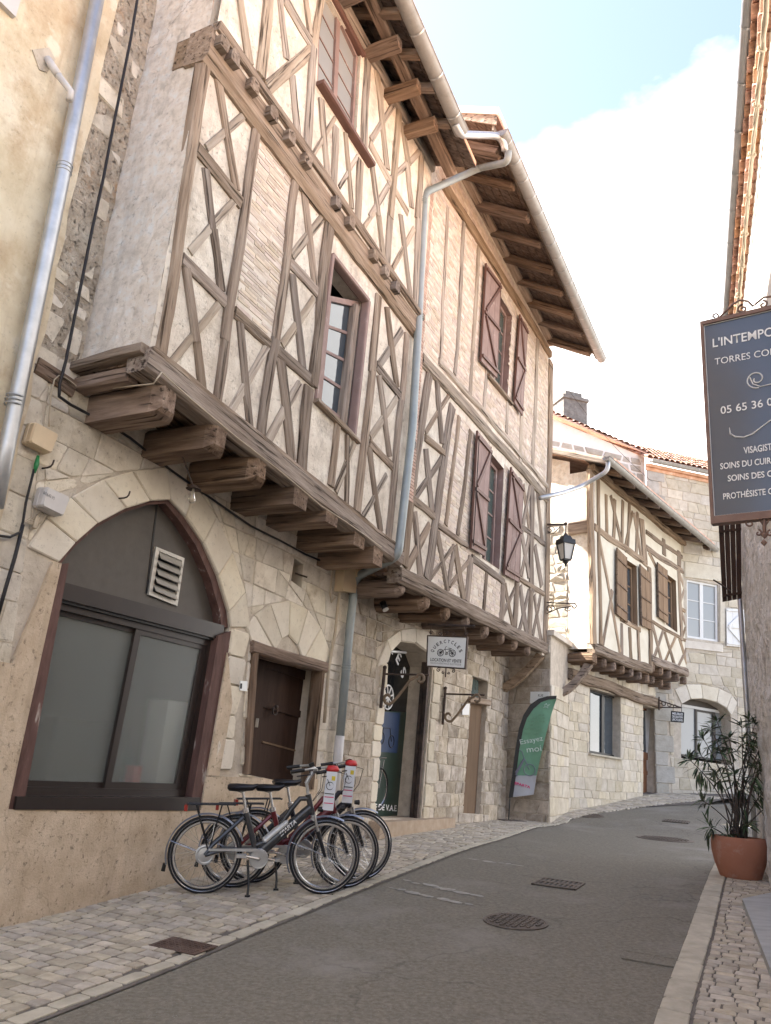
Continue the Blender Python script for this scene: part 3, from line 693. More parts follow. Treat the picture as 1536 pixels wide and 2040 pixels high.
# pavement on the right: kerb stones and setts
s = -12.0; bed = []
def cr_(s): return lerp(REDGE, s)
def rwall_c(s):
    # offset of the right wall at street coordinate s
    u = s; 
    P0 = RW.w(0, 0); P1 = RW.w(20, 0); s0, c0 = sc(P0); s1, c1 = sc(P1)
    return c0 + (c1 - c0) * (s - s0) / (s1 - s0)
while s < 13.6:
    bed.append((xy(s, cr_(s) - .0), xy(s, rwall_c(s) + .3))); s += .5
rpav = strip('right_pavement', bed, MT['joint'], .010)
rows_ = []; s = 3.2
while s < 13.3:
    h = .088 * ru(.93, 1.07); c = cr_(s) + .20; c1 = rwall_c(s) + .02; c -= 0; first = True
    while c < c1 - .03:
        w = .128 * ru(.8, 1.25) * (ru(.4, 1) if first else 1); first = False; e = min(c + w, c1); j = lambda: ru(-.005, .005)
        if e - c > .04: rows_.append([(s + j(), c + j()), (s + j(), e + j()), (s + h + j(), e + j()), (s + h + j(), c + j())])
        c = e
    s += h
far = MB()
for i, P in enumerate(rows_):
    g = stone_geo(ccw(P), gfn, .008 * ru(.7, 1.3), .0048, .25, .010)
    if not g: continue
    if i < 290 and P[0][0] > 4.4 or False: 
        mk('paver', g[0], g[1], MT['paver'], rpav)
    else: far.add(*g)
tag(far.build('paver_field', MT['paver_far'], rpav), kind='stuff')
s = 3.0
while s < 13.2:
    l = ru(.22, .48)
    g = stone_geo(ccw([(s, cr_(s)), (s, cr_(s) + .19), (s + l, cr_(s + l) + .19), (s + l, cr_(s + l))]), gfn, .012, .005, .2, .02)
    if g: mk('kerb_stone', g[0], g[1], MT['kerb'], rpav)
    s += l
# ------------------------------------------------------------------ first timber house (big, left)
def house(name, pl, s, label, cat='house'):
    P = pl.w(s, 0); return empty(name, (P.x, P.y, zg(P.x, P.y)), label, cat)
h1 = house('timber_house', F0, 6.8, 'large half-timbered house with pointed shop arch under a jettied timber front, bikes before it')
S_L, S_M, S_R = 4.33, 9.33, 16.65
# openings of the ground floor
arch_in = [(115, 1121), (149, 1081), (193, 1043), (250, 1013), (298, 998), (338, 996), (369, 1030), (403, 1081), (433, 1148), (454, 1219), (457, 1250)]
arch_out = [(52, 1090), (90, 1032), (140, 990), (205, 955), (262, 938), (330, 930), (388, 966), (430, 1030), (462, 1100), (487, 1180), (497, 1250)]
A_in = sz0(*arch_in); A_out = sz0(*arch_out)
shop = sz0((115, 1121), *arch_in[1:], (395, 1614), (10, 1612))
shop_ccw = hull(shop)
d1 = ccw(sz0((500, 1284), (642, 1330), (614, 1570), (484, 1541)))
sw1 = ccw(sz0((586, 1112), (604, 1126), (600, 1171), (580, 1157)))
zb = lambda s: zs(s) - .12
ground1 = [(3.2, zb(3.2)), (S_M + .35, zb(S_M + .35)), (S_M + .35, 4.75), (3.2, 4.75)]
# the arch is convex, so it is one hole together with the rectangle below
wall_sheet('stone_wall', F0, ground1, [shop_ccw, d1, sw1], MT['mortar'], h1, reveal=[(shop_ccw, .35), (d1, .40), (sw1, .35)])
vhole = ccw(A_out + sz0((492, 1420), (30, 1300)))
rend_poly = sz0((94, 1135), (20, 1320), (-150, 1750), (-150, 2000), (640, 1720), (600, 1560), (470, 1545), (416, 1545), (447, 1300), (455, 1256), (395, 1614), (10, 1612), (115, 1126))
jambR = ccw(sz0((457, 1250), (497, 1250), (480, 1400), (458, 1545), (405, 1545)))
rl = sz0((100, 1135), (20, 1320), (-20, 1560), (640, 1560))
rendL = ccw(sz0((101, 1120), (118, 1122), (10, 1612), (-40, 1612), (20, 1320)))
zr = F0.sz((470, 1545))[1]
rendB = [(3.2, zb(3.2)), (9.05, zb(9.05)), (9.05, zr), (3.2, zr - .05)]
stone_wall(F0, h1, MT['stone'], ground1, [hull(A_out + sz0((470, 1610), (-20, 1612))), d1, sw1, rendB, hull(sz0((500, 1284), (488, 1250), (504, 1225), (535, 1203), (575, 1196), (610, 1213), (637, 1250), (656, 1300), (642, 1330)))], .27, .36, limit=250, out=(.006, .018), gap=.0042, rough=.6)
for i in range(len(A_in) - 1):
    for k in ((0, .5), (.5, 1.0)) if i in (5, 6, 7, 8) and False else ((0, 1.0),):
        a0, a1 = A_in[i], A_in[i + 1]; b0, b1 = A_out[i], A_out[i + 1]
        stone_obj('voussoir', [a0, a1, b1, b0], F0, .022, .003, MT['stone_dressed'], h1, .25, .010)
z0_, z1_ = F0.sz((457, 1250))[1], zr; u_in = F0.sz((450, 1300))[0]
zc = z0_
while zc > z1_ + .1:
    hh = min(ru(.24, .34), zc - z1_)
    u_a = shop_ccw and F0.sz((455, 1260))[0] + .02
    stone_obj('jamb_stone', [(u_a, zc - hh), (u_a + ru(.26, .36), zc - hh), (u_a + ru(.26, .36), zc), (u_a, zc)], F0, .03, .006, MT['stone_dressed'], h1, .4)
    zc -= hh
rb = MB()
# sand render: below the shop window, and the wedge to the left of it, 25 mm proud
sill = F0.sz((10, 1612)); sillr = F0.sz((405, 1614))
for q in sub_all(ccw(rendB), [shop_ccw, d1]): slab(rb, F0, q, -.01, .036)
slab(rb, F0, rendL, -.01, .032)
lft = ccw([F0.sz((20, 1322)), (3.2, F0.sz((20, 1322))[1]), (3.2, zr - .05), (F0.sz((-40, 1612))[0] + .02, zr - .05)])
slab(rb, F0, lft, -.01, .031)
rr = ccw(sz0((449, 1300), (458, 1400), (432, 1545), (408, 1545))); slab(rb, F0, rr, -.01, .034)
rb.build('render_coat', MT['render'], h1)
da_i = sz0((500, 1284), (545, 1297), (558, 1274), (572, 1266), (590, 1286), (600, 1316), (642, 1330)); da_o = sz0((488, 1250), (504, 1225), (535, 1203), (575, 1196), (610, 1213), (637, 1250), (656, 1300))
for i in range(6): stone_obj('voussoir', [da_i[i], da_i[i + 1], da_o[i + 1], da_o[i]], F0, .03, .004, MT['stone_dressed'], h1, .4, .012)
# shop window: oxblood jambs, dark panel, louvre, aluminium sashes, frosted panes
ARC = F0.off(-.10)
jb = MB()
slab(jb, F0, ccw(sz0((111, 1126), (134, 1122), (42, 1614), (4, 1610))), -.12, .02)
jb.build('painted_jamb', MT['oldred'], h1)
jb = MB(); slab(jb, F0, ccw(sz0((433, 1266), (462, 1256), (408, 1616), (376, 1616))), -.12, .015)
jb.build('painted_jamb', MT['oldred'], h1)
jb = MB(); an = [(115, 1121), (149, 1081), (193, 1043), (250, 1013), (298, 998), (338, 996), (369, 1030), (403, 1081), (433, 1148), (454, 1219), (457, 1250)]
inn = [(122, 1126), (153, 1088), (195, 1050), (250, 1020), (297, 1005), (333, 1003), (360, 1036), (393, 1086), (422, 1152), (441, 1220), (444, 1250)]
for i in range(len(an) - 1):
    slab(jb, F0, ccw(sz0(an[i], an[i + 1], inn[i + 1], inn[i])), -.14, -.02)
jb.build('painted_arch_frame', MT['oldred'], h1)
tp = MB(); tym = ccw(sz0(*inn) + sz0((448, 1262), (122, 1178)))
slab(tp, F0, tym, -.16, -.125); tp.build('arch_panel', MT['tympan'], h1)
js = MB(); slab(js, F0, ccw(sz0((330, 1004), (333, 1004), (313, 1182), (310, 1181))), -.125, -.119); js.build('panel_joint', MT['ink'], h1)
lv = MB(); lq = sz0((327, 1088), (383, 1111), (369, 1207), (312, 1184))
lq2 = sz0((333, 1097), (378, 1116), (365, 1197), (320, 1178))
for i in range(4): slab(lv, F0, ccw([lq[i], lq[(i + 1) % 4], lq2[(i + 1) % 4], lq2[i]]), -.125, -.10)
lvo = lv.build('louvre', MT['grille'], h1)
slab_ = MB(); slab(slab_, F0, ccw(lq2), -.124, -.121); slab_.build('louvre_back', MT['ink'], lvo)
def lq_pt(u, v):
    a = [lq2[0][k] + (lq2[1][k] - lq2[0][k]) * u for k in (0, 1)]; b = [lq2[3][k] + (lq2[2][k] - lq2[3][k]) * u for k in (0, 1)]
    return (a[0] + (b[0] - a[0]) * v, a[1] + (b[1] - a[1]) * v)
for i in range(5):
    v0, v1 = i / 5 + .02, i / 5 + .19; p, q = lq_pt(.02, v0), lq_pt(.98, v0); p2, q2 = lq_pt(.02, v1), lq_pt(.98, v1)
    sb = MB(); sb.prism([F0.w(*p, -.118), F0.w(*q, -.118), F0.w(*q2, -.066), F0.w(*p2, -.066)], Vector((0, 0, .006)) + F0.n * .004); sb.build('slat', MT['grille'], lvo)
# roller box and aluminium window
zt = lambda x, y: F0.sz((x, y))[1]
uL, uR = F0.sz((40, 1500))[0], F0.sz((415, 1500))[0]
uLt, uRt = F0.sz((122, 1190))[0], F0.sz((447, 1262))[0]
rb = MB(); slab(rb, F0, ccw(sz0((124, 1158), (449, 1246), (449, 1276), (114, 1190))), -.15, -.015)
rb.build('shutter_box', MT['shopframe'], h1)
rb = MB(); slab(rb, F0, ccw(sz0((118, 1190), (447, 1272), (446, 1280), (117, 1197))), -.15, -.04); rb.build('shutter_rail', MT['black'], h1)
wq = sz0((122, 1192), (435, 1274), (378, 1592), (36, 1590))
def Q(q, u, v):
    a = [q[0][k] + (q[1][k] - q[0][k]) * u for k in (0, 1)]; b = [q[3][k] + (q[2][k] - q[3][k]) * u for k in (0, 1)]
    return (a[0] + (b[0] - a[0]) * v, a[1] + (b[1] - a[1]) * v)
def bars(name, pl, q, bl, o0, o1, mat, parent):
    """bl: list of (u0,v0,u1,v1) in the unit square of quad q (v down)"""
    m = MB()
    for (u0, v0, u1, v1) in bl: slab(m, pl, ccw([Q(q, u0, v0), Q(q, u1, v0), Q(q, u1, v1), Q(q, u0, v1)]), o0, o1)
    return m.build(name, mat, parent)
swf = bars('shop_window', F0, wq, [(0, 0, 1, .05), (0, .95, 1, 1), (0, .05, .022, .95), (.965, .05, 1, .95)], -.16, -.07, MT['shopframe'], h1)
bars('sash', F0, wq, [(.022, .05, .50, .075), (.022, .92, .50, .95), (.022, .075, .045, .92), (.478, .075, .50, .92)], -.145, -.115, MT['shopframe'], swf)
bars('sash', F0, wq, [(.47, .05, .965, .08), (.47, .915, .965, .95), (.47, .08, .505, .915), (.925, .08, .965, .915)], -.113, -.083, MT['shopframe'], swf)
bars('pane', F0, wq, [(.045, .075, .478, .92)], -.134, -.128, MT['glass_frost'], swf)
bars('pane', F0, wq, [(.505, .08, .925, .915)], -.102, -.096, MT['glass_frost'], swf)
sl_ = MB(); slab(sl_, F0, ccw(sz0((26, 1586), (392, 1588), (390, 1614), (22, 1612))), -.16, .045); sl_.build('window_sill', MT['shopframe'], h1)
# what stands in the shop behind the frosted panes
IN = F0
room = MB()
u0, u1 = wq[3][0] - .4, wq[1][0] + .5; zf, zc_ = F0.sz((30, 1612))[1] - .55, F0.sz((338, 996))[1] + .1
def quadw(pts): room.add(pts, [(0, 1, 2, 3)])
quadw([F0.w(u0, zf, -3.0), F0.w(u1, zf, -3.0), F0.w(u1, zc_, -3.0), F0.w(u0, zc_, -3.0)])
quadw([F0.w(u0, zf, -.36), F0.w(u0, zf, -3.0), F0.w(u0, zc_, -3.0), F0.w(u0, zc_, -.36)])
quadw([F0.w(u1, zf, -.36), F0.w(u1, zf, -3.0), F0.w(u1, zc_, -3.0), F0.w(u1, zc_, -.36)])
quadw([F0.w(u0, zf, -.36), F0.w(u1, zf, -.36), F0.w(u1, zf, -3.0), F0.w(u0, zf, -3.0)])
quadw([F0.w(u0, zc_, -.36), F0.w(u1, zc_, -.36), F0.w(u1, zc_, -3.0), F0.w(u0, zc_, -3.0)])
room.build('shop_room', MT['interior'], h1)
def inbox(name, px, py, wd, ht, dep, mat, label, cat, back=.35):
    P = F0.hit(px, py, -back); m = MB(); Mx = Matrix((F0.d, F0.n, Vector((0, 0, 1)))).transposed()
    m.box((0, 0, ht / 2), wd, dep, ht, Mx); o = m.build(name, mat, None, M=Matrix.Translation(P)); return tag(o, label, cat)
for nm, px, py, wd, ht, dp, mt, lab, ct in [
    ('display_cabinet', 325, 1560, .50, .80, .25, 'white', 'white cabinet blurred behind the right frosted shop pane', 'cabinet'),
    ('shop_counter', 120, 1600, .9, .75, .5, 'interior_dark', 'dark counter blurred behind the left frosted shop pane', 'counter'),
    ('red_box', 258, 1586, .10, .28, .1, 'redcap', 'small red box blurred low behind the frosted shop window', 'box')]:
    inbox(nm, px, py, wd, ht, dp, MT[mt], lab, ct, .75 if nm == 'shop_counter' else .34)
# ---- upper floors of the first house
fr = [F1.sz(p) for p in ((285, 700), (790, 1108))]
def lerp2(a, b, s): return a[1] + (b[1] - a[1]) * (s - a[0]) / (b[0] - a[0])
zj = lambda s: lerp2(fr[0], fr[1], s)                      # top of the jetty beam
TOPZ = 11.2
winA = [F1.sz(p) for p in ((661, 508), (733, 600), (704, 868), (627, 800))]       # first-floor window
hA = hull(winA)
wall_sheet('plaster_wall', F1, [(S_L, zj(S_L) - .08), (S_M, zj(S_M) - .08), (S_M, TOPZ), (S_L, TOPZ)], [hA], MT['plaster'], h1, reveal=[(hA, .28)])
# second floor stands a little further out
b2 = [F1b.sz(p) for p in ((400, 6), (812, 592))]
zb2 = lambda s: lerp2(b2[0], b2[1], s)
winB = [F1b.sz(p) for p in ((636, -40), (719, 108), (709, 292), (632, 166))]
hB = hull(winB)
wp = [F1b.sz(p) for p in ((675, 0), (836, 292))]; zwp = lambda s: lerp2(wp[0], wp[1], s)
wall_sheet('plaster_wall', F1b, [(S_L, zb2(S_L) - .1), (S_M, zb2(S_M) - .1), (S_M, zwp(S_M) + .12), (S_L, zwp(S_L) + .12)], [hB], MT['plaster'], h1, reveal=[(hB, .25)])
PT, P1 = MT['timber'], h1
def T1(name, p0, p1, w, out=.030, m=None): return timber(name, F1, p0, p1, w, m or PT, h1, out)
def T2(name, p0, p1, w, out=.030, m=None): return timber(name, F1b, p0, p1, w, m or MT['timber_pale'], h1, out)
# jetty beam (bressummer)
bs = [F1.sz(p) for p in ((285, 712), (480, 868), (650, 1004), (786, 1106))]
bar3('jetty_beam', F1.w(S_L - .04, lerp2(bs[0], bs[3], S_L - .04) - .02, -.06), F1.w(S_M, lerp2(bs[0], bs[3], S_M) - .02, -.06), F1.d.cross(F1.n) * -1 if False else F1.n, .24, .20, MT['timber'], h1, jit=.05, wob=.05)
bar3('jetty_plank', F1.w(S_L, lerp2(bs[0], bs[3], S_L) + .105, -.03), F1.w(S_M, lerp2(bs[0], bs[3], S_M) + .105, -.03), F1.n, .17, .05, MT['timber'], h1, jit=.08, wob=.05)
T1('corner_post', (410, 118), (317, 704), 20, .036)
for a in [((508, 256), (447, 680), 17), ((447, 676), (430, 800), 17), ((588, 357), (546, 680), 15), ((546, 676), (518, 866), 17), ((655, 451), (620, 768), 18), ((614, 772), (597, 938), 18), ((753, 590), (740, 745), 12), ((740, 740), (710, 1020), 13), ((809, 666), (798, 800), 9), ((798, 796), (771, 1078), 10)]:
    T1('post', a[0], a[1], a[2], .036)
T1('post', (672, 845), (656, 968), 11, .03)
for a in [((391, 296), (478, 405), 20), ((360, 517), (451, 607), 21), ((466, 622), (545, 690), 18), ((550, 697), (622, 762), 18), ((574, 521), (634, 588), 16), ((749, 727), (798, 789), 13), ((735, 881), (783, 932), 13)]:
    T1('rail', a[0], a[1], a[2], .031, MT['timber'])
for a in [((432, 150), (468, 378), 14), ((410, 338), (424, 460), 14), ((424, 456), (440, 580), 14), ((369, 534), (391, 682), 15), ((391, 678), (403, 788), 15), ((476, 642), (498, 862), 13), ((605, 386), (628, 584), 12), ((580, 546), (602, 736), 13), ((558, 712), (580, 918), 16), ((690, 867), (688, 1008), 8), ((768, 612), (791, 772), 9), ((753, 748), (776, 910), 8), ((735, 890), (757, 1060), 9)]:
    T1('strut', a[0], a[1], a[2], .026)
for a in [((410, 297), (490, 228), 18), ((376, 500), (466, 402), 18), ((338, 726), (434, 604), 16), ((457, 819), (534, 688), 15), ((582, 513), (642, 432), 17), ((561, 688), (624, 596), 15), ((532, 884), (596, 764), 17), ((667, 979), (706, 884), 10), ((755, 726), (800, 657), 14), ((738, 873), (790, 792), 12), ((721, 1031), (769, 946), 9)]:
    T1('brace', a[0], a[1], a[2], .020, MT['timber_pale'])
# the great beam under the second floor
gb = [F1.sz(p) for p in ((400, 78), (826, 648))]
A, B = F1.w(S_L - .03, lerp2(gb[0], gb[1], S_L - .03), -.06), F1.w(S_M + .02, lerp2(gb[0], gb[1], S_M + .02), -.06)
zt_, zbm = F1.sz((600, 305))[1], F1.sz((600, 380))[1]
bar3('great_beam', A, B, Vector((0, 0, 1)), abs(zt_ - zbm) * .98, .30, MT['timber_tan'], h1, jit=.035, wob=.04)
# second floor: joist ends, sill rail, frame
for p in [(421, 54), (466, 113), (506, 171), (545, 227), (580, 273), (612, 318), (672, 403), (699, 442), (747, 509), (770, 542), (791, 572)]:
    P = F1b.hit(*p, .05); P = P + F1b.d * max(0, S_L + .09 - P.dot(F1b.d)); bar3('joist_end', P - F1b.n * .3, P + F1b.n * .02, F1b.d, .135, .15, MT['timber_dark'] if False else MT['timber'], h1, jit=.08, nseg=2, bev=.2)
sr = [F1b.sz(p) for p in ((400, 4), (815, 598))]
bar3('sill_rail', F1b.w(S_L, lerp2(sr[0], sr[1], S_L), .0), F1b.w(S_M, lerp2(sr[0], sr[1], S_M), .0), Vector((0, 0, 1)), .12, .10, MT['timber'], h1, jit=.08, wob=.1)
for a in [((537, -20), (517, 152), 20), ((640, -20), (624, 100), 13), ((624, 96), (610, 298), 13), ((732, 118), (723, 300), 12), ((716, 320), (711, 446), 11), ((793, 218), (776, 435), 10), ((776, 430), (772, 528), 10), ((838, 306), (831, 440), 9), ((831, 436), (826, 604), 9), ((669, 255), (662, 372), 11)]:
    T2('post', a[0], a[1], a[2], .034)
for a in [((476, -10), (496, 128), 12), ((555, -20), (572, 120), 11), ((580, 148), (592, 268), 11), ((604, -20), (616, 70), 9), ((638, 198), (653, 352), 9), ((686, 265), (700, 416), 7), ((749, 143), (772, 338), 9), ((799, 245), (813, 330), 8), ((810, 325), (820, 415), 8), ((753, 428), (764, 522), 9), ((797, 428), (816, 590), 7), ((738, 320), (752, 430), 8)]:
    T2('strut', a[0], a[1], a[2], .026)
for a in [((534, 181), (618, 96), 26), ((566, -4), (625, 98), 14), ((622, 310), (667, 236), 9), ((675, 374), (711, 310), 8), ((738, 281), (782, 209), 12), ((735, 288), (812, 424), 10), ((736, 434), (772, 370), 12), ((772, 366), (834, 302), 12), ((782, 537), (824, 455), 10), ((725, 455), (744, 426), 9)]:
    T2('brace', a[0], a[1], a[2], .020)
bar3('wall_plate', F1b.w(S_L, zwp(S_L) + .02, .0), F1b.w(S_M, zwp(S_M) + .02, .0), Vector((0, 0, 1)), .20, .12, MT['timber_pale'], h1, jit=.05, wob=.05)
# plaster stop of the gable end and rubble behind it
gab = MB()
g0, g1 = -.80, 0.0
ztop = 12.5; zgb = zj(S_L) - .0
vs = []
for (o, z) in ((-.82, zgb), (0, zgb), (0, ztop), (-.82, ztop)): vs.append(F1.w(S_L, z, o))
gm = bmesh.new()
nU, nV = 6, 40
gv = [[F1.w(S_L + ru(-.012, .012), zgb + (ztop - zgb) * j / nV, -.82 + .82 * i / nU) for i in range(nU + 1)] for j in range(nV + 1)]
fl = [v for r in gv for v in r]
mk('gable_wall', fl, [(j * (nU + 1) + i, j * (nU + 1) + i + 1, (j + 1) * (nU + 1) + i + 1, (j + 1) * (nU + 1) + i) for j in range(nV) for i in range(nU)], MT['roughcast'], h1)
bar3('gable_sill', F1.w(S_L - .02, zgb + .0, -.86), F1.w(S_L - .02, zgb + .03, .0), Vector((0, 0, 1)), .10, .16, MT['timber'], h1)
bar3('gable_plank', F1.w(S_L + .04, zgb - .13, -.86), F1.w(S_L + .04, zgb - .13, -.18), Vector((0, 0, 1)), .13, .14, MT['timber_dark'], h1)
zq = lerp2(gb[0], gb[1], S_L); bar3('beam_end', F1.w(S_L - .016, zq, -.20), F1.w(S_L + .12, zq, -.20), Vector((0, 0, 1)), .36, .34, MT['timber_tan'], h1, nseg=2, jit=.03)
# thin bricks between the second and third posts
def bricks(pl, polys, holes, parent, bh=.042, bl=.24, name='brick_infill', mat='brick', bed='brick_bed', out=(.004, .013), slope=0.0, bedo=.003):
    mb = MB(); bd = MB()
    for P in polys:
        P = ccw(P)
        for q_ in (sub_all(P, holes) if holes else [P]): bd.add([pl.w(u, z, bedo) for u, z in q_], [tuple(range(len(q_)))])
        u0, u1 = min(p[0] for p in P), max(p[0] for p in P); z0, z1 = min(p[1] for p in P) - .3, max(p[1] for p in P)
        z = z0; r = 0
        while z < z1:
            h = bh * ru(.8, 1.15); u = u0 - ru(0, bl)
            while u < u1:
                w = bl * ru(.6, 1.25); a, b = u + .006, u + w - .006; zz = z + slope * (u - u0) + ru(-.004, .004); t = slope * (b - a)
                q = [(a, zz), (b, zz + t), (b, zz + t + h - .010), (a, zz + h - .010)]
                cxm, czm = (a + b) / 2, zz + h / 2
                if inside(P, cxm, czm) and not any(inside(Hh, cxm, czm) for Hh in holes) and rnd() > .06:
                    for i in range(len(P)):
                        q = clip(q, P[i], P[(i + 1) % len(P)])
                        if len(q) < 3: break
                    if len(q) >= 3 and area(q) > 2e-4:
                        o = ru(*out); mb.prism([pl.w(*p, bedo - .004) for p in q], pl.n * (o))
                u += w
            z += h
    b = bd.build(name + '_bed', MT[bed], parent)
    return tag(mb.build(name, MT[mat], parent), kind='stuff')
bricks(F1, [[F1.sz(p) for p in ((510, 262), (588, 366), (546, 684), (470, 622))]], [], h1, bh=.043, bl=.26)
# windows -----------------------------------------------------------
def window(pl, q, rows, cols, parent, fm, gm, rec=.12, fw_=.06, gb=.02, mull=.07, name='window', gl_split=None):
    """q: tl, tr, br, bl in (s,z); frame, mullion, glazing bars and one pane object per light"""
    W_ = q[1][0] - q[0][0]; H_ = q[0][1] - q[3][1]; fu, fv = fw_ / W_, fw_ / H_
    bl = [(0, 0, 1, fv), (0, 1 - fv, 1, 1), (0, fv, fu, 1 - fv), (1 - fu, fv, 1, 1 - fv)]
    w = bars(name, pl, q, bl, -rec, -rec + .07, MT[fm], parent)
    xs_ = [fu + (1 - 2 * fu) * i / cols for i in range(cols + 1)]; ys_ = [fv + (1 - 2 * fv) * i / rows for i in range(rows + 1)]
    g = []
    mu = mull / W_ / 2; bu = gb / W_ / 2; bv = gb / H_ / 2
    for i in range(1, cols): g.append((xs_[i] - mu, fv, xs_[i] + mu, 1 - fv))
    if g: bars('mullion', pl, q, g, -rec + .005, -rec + .062, MT[fm], w)
    for j in range(1, rows):
        for i in range(cols): bars('glazing_bar', pl, q, [(xs_[i] + (mu if i else 0), ys_[j] - bv, xs_[i + 1] - (mu if i < cols - 1 else 0), ys_[j] + bv)], -rec + .012, -rec + .045, MT[fm], w)
    for j in range(rows):
        for i in range(cols):
            bars('pane', pl, q, [(xs_[i] + (mu if i else 0), ys_[j] + (bv if j else 0), xs_[i + 1] - (mu if i < cols - 1 else 0), ys_[j + 1] - (bv if j < rows - 1 else 0))], -rec + .02 + ru(0, .004), -rec + .026 + .004, MT[gm], w)
    return w
# first-floor window: open above, four panes below
WA = winA
qa = [F1.sz(p) for p in ((654, 592), (716, 606), (690, 860), (628, 796))]
w1 = window(F1, [F1.sz(p, -.17) for p in ((648, 590), (716, 604), (694, 862), (626, 806))], 4, 1, h1, 'shutter', 'glass', .19, .07, .035)
rf = MB()
for a, b in (((661, 508), (733, 600)), ((733, 600), (704, 868)), ((661, 508), (627, 800))):
    p, q_ = F1.sz(a), F1.sz(b); bar3('window_frame', F1.w(*p, -.03), F1.w(*q_, -.03), F1.n, .12, .055, MT['shutter'], h1, jit=.01, wob=0)
bar3('window_jamb', F1.w(*F1.sz((722, 606), -.0), -.14), F1.w(*F1.sz((694, 862)), -.14), F1.n, .14, .10, MT['timber'], h1, jit=.03)
bar3('window_sill', F1.w(*F1.sz((624, 798)), .0), F1.w(*F1.sz((712, 882)), .0), F1.n, .13, .05, MT['timber'], h1, jit=.08)
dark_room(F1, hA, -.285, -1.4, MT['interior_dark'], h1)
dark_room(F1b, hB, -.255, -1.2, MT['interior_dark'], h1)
tl_, tr_, br_, bl_ = winB
wB = window(F1b, [F1b.sz((640, -60)), F1b.sz((717, 112)), F1b.sz((707, 286)), F1b.sz((634, 172))], 4, 2, h1, 'shutter', 'glass_pale', .10, .05, .018, .10)
bar3('window_sill', F1b.w(*F1b.sz((630, 166)), .04), F1b.w(*F1b.sz((734, 332)), .04), F1b.n, .13, .06, MT['shutter_dark'], h1, jit=.03, wob=.02)
bar3('window_lintel', F1b.w(*F1b.sz((640, -42)), .0), F1b.w(*F1b.sz((722, 112)), .0), F1b.n, .10, .06, MT['shutter_dark'], h1, jit=.03, wob=.02)
# jetty joists of the first house ---------------------------------------------
for (px, py), hh in zip([(335, 800), (438, 874), (520, 936), (598, 988), (660, 1024), (715, 1070), (752, 1106)], [.30, .28, .30, .27, .25, .26, .27]):
    u, z = F1.sz((px, py), .02)
    A = F0.w(u, z + .0, -.2); B = F1.w(u, z, .03)
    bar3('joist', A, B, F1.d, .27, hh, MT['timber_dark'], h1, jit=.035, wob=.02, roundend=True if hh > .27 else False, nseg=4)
# boards on top of the joists, between the wall and the jetty beam
for i in range(7):
    sA, sB = S_L + (S_M - S_L) * i / 7, S_L + (S_M - S_L) * (i + 1) / 7
    for k in range(3):
        o0 = -.80 + k * .22; zz = lerp2(bs[0], bs[3], (sA + sB) / 2)
        A = F1.w(sA + .01, lerp2(bs[0], bs[3], sA) + .02, o0 + .10); B = F1.w(sB - .01, lerp2(bs[0], bs[3], sB) + .02, o0 + .10)
        bar3('floor_board', A, B, F1.n, .205, .04, MT['timber_dark'], h1, jit=.02, wob=.02, nseg=2)
# eaves of the first house --------------------------------------------------
E1 = F1b
zw = lambda s: zwp(s)
ob = E1.off(.34); obp = [ob.sz(p) for p in ((742, 0), (856, 249))]
zo = lambda s: lerp2(obp[0], obp[1], s)
bar3('eaves_beam', ob.w(S_L, zo(S_L)), ob.w(S_M, zo(S_M)), Vector((0, 0, 1)), .17, .15, MT['timber_dark'], h1, jit=.04, wob=.04)
for p in ((719, 23), (772, 129), (812, 213), (846, 295)):
    u, z = E1.off(.35).sz(p); z = zo(u) - .16
    bar3('outrigger', E1.w(u, z, -.2), E1.w(u, z, .50), E1.d, .16, .17, MT['timber_dark'], h1, jit=.03, wob=.02, nseg=3)
g1p = E1.off(.78); gz = [g1p.sz(p) for p in ((800, 0), (910, 250))]; zg1 = lambda s: lerp2(gz[0], gz[1], s)
def eave_dir(za, zb_, o0, o1): return (zb_ - za) / (o1 - o0)
for k, p in enumerate(((744, -20), (778, 48), (816, 124), (846, 196), (879, 261))):
    u = ob.off(.2).sz(p)[0]
    A = E1.w(u, zo(u) + .28, -.3); B = E1.w(u, zg1(u) + .06, .70)
    bar3('rafter', A, B, E1.d, .10, .12, MT['timber_dark'], h1, jit=.03, wob=.02, nseg=2)
def soffit(E, sa, sb_, zi, zo_, o0, o1, nb, parent, mat='soffit'):
    for i in range(nb):
        a, b = i / nb, (i + 1) / nb; oa, obb = o0 + (o1 - o0) * a + .004, o0 + (o1 - o0) * b - .004
        m = MB(); za = [zi(s) + (zo_(s) - zi(s)) * t for s in (sa, sb_) for t in (a, b)]
        m.prism([E.w(sa, za[0], oa), E.w(sb_, za[2], oa), E.w(sb_, za[3], obb), E.w(sa, za[1], obb)], Vector((0, 0, .025)))
        m.build('soffit_board', MT[mat], parent)
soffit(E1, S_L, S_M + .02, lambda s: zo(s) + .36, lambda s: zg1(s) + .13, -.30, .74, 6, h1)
def roof(E, sa, sb_, ze0, ze1, o_eave, o_ridge, rise, parent, mat='tile', rows=16):
    m = MB(); vs = []; n = 14
    for j in range(2):
        for i, sx in enumerate((sa, sb_)):
            o = o_eave if j == 0 else o_ridge; z = (ze0 if i == 0 else ze1) + (rise if j else 0)
            vs.append(E.w(sx, z, o))
    m.prism([vs[0], vs[1], vs[3], vs[2]], Vector((0, 0, .08)))
    return m.build('roof', MT[mat], parent)
roof(E1, S_L - .1, S_M + .02, zg1(S_L) + .16, zg1(S_M) + .16, .74, -5.5, 2.6, h1)
def core(name, pl, sa, sb_, oa, ob_, za, zb_, parent, mat):
    m = MB(); m.prism([pl.w(sa, za, oa), pl.w(sb_, za, oa), pl.w(sb_, za, ob_), pl.w(sa, za, ob_)], Vector((0, 0, zb_ - za))); return m.build(name, mat, parent)
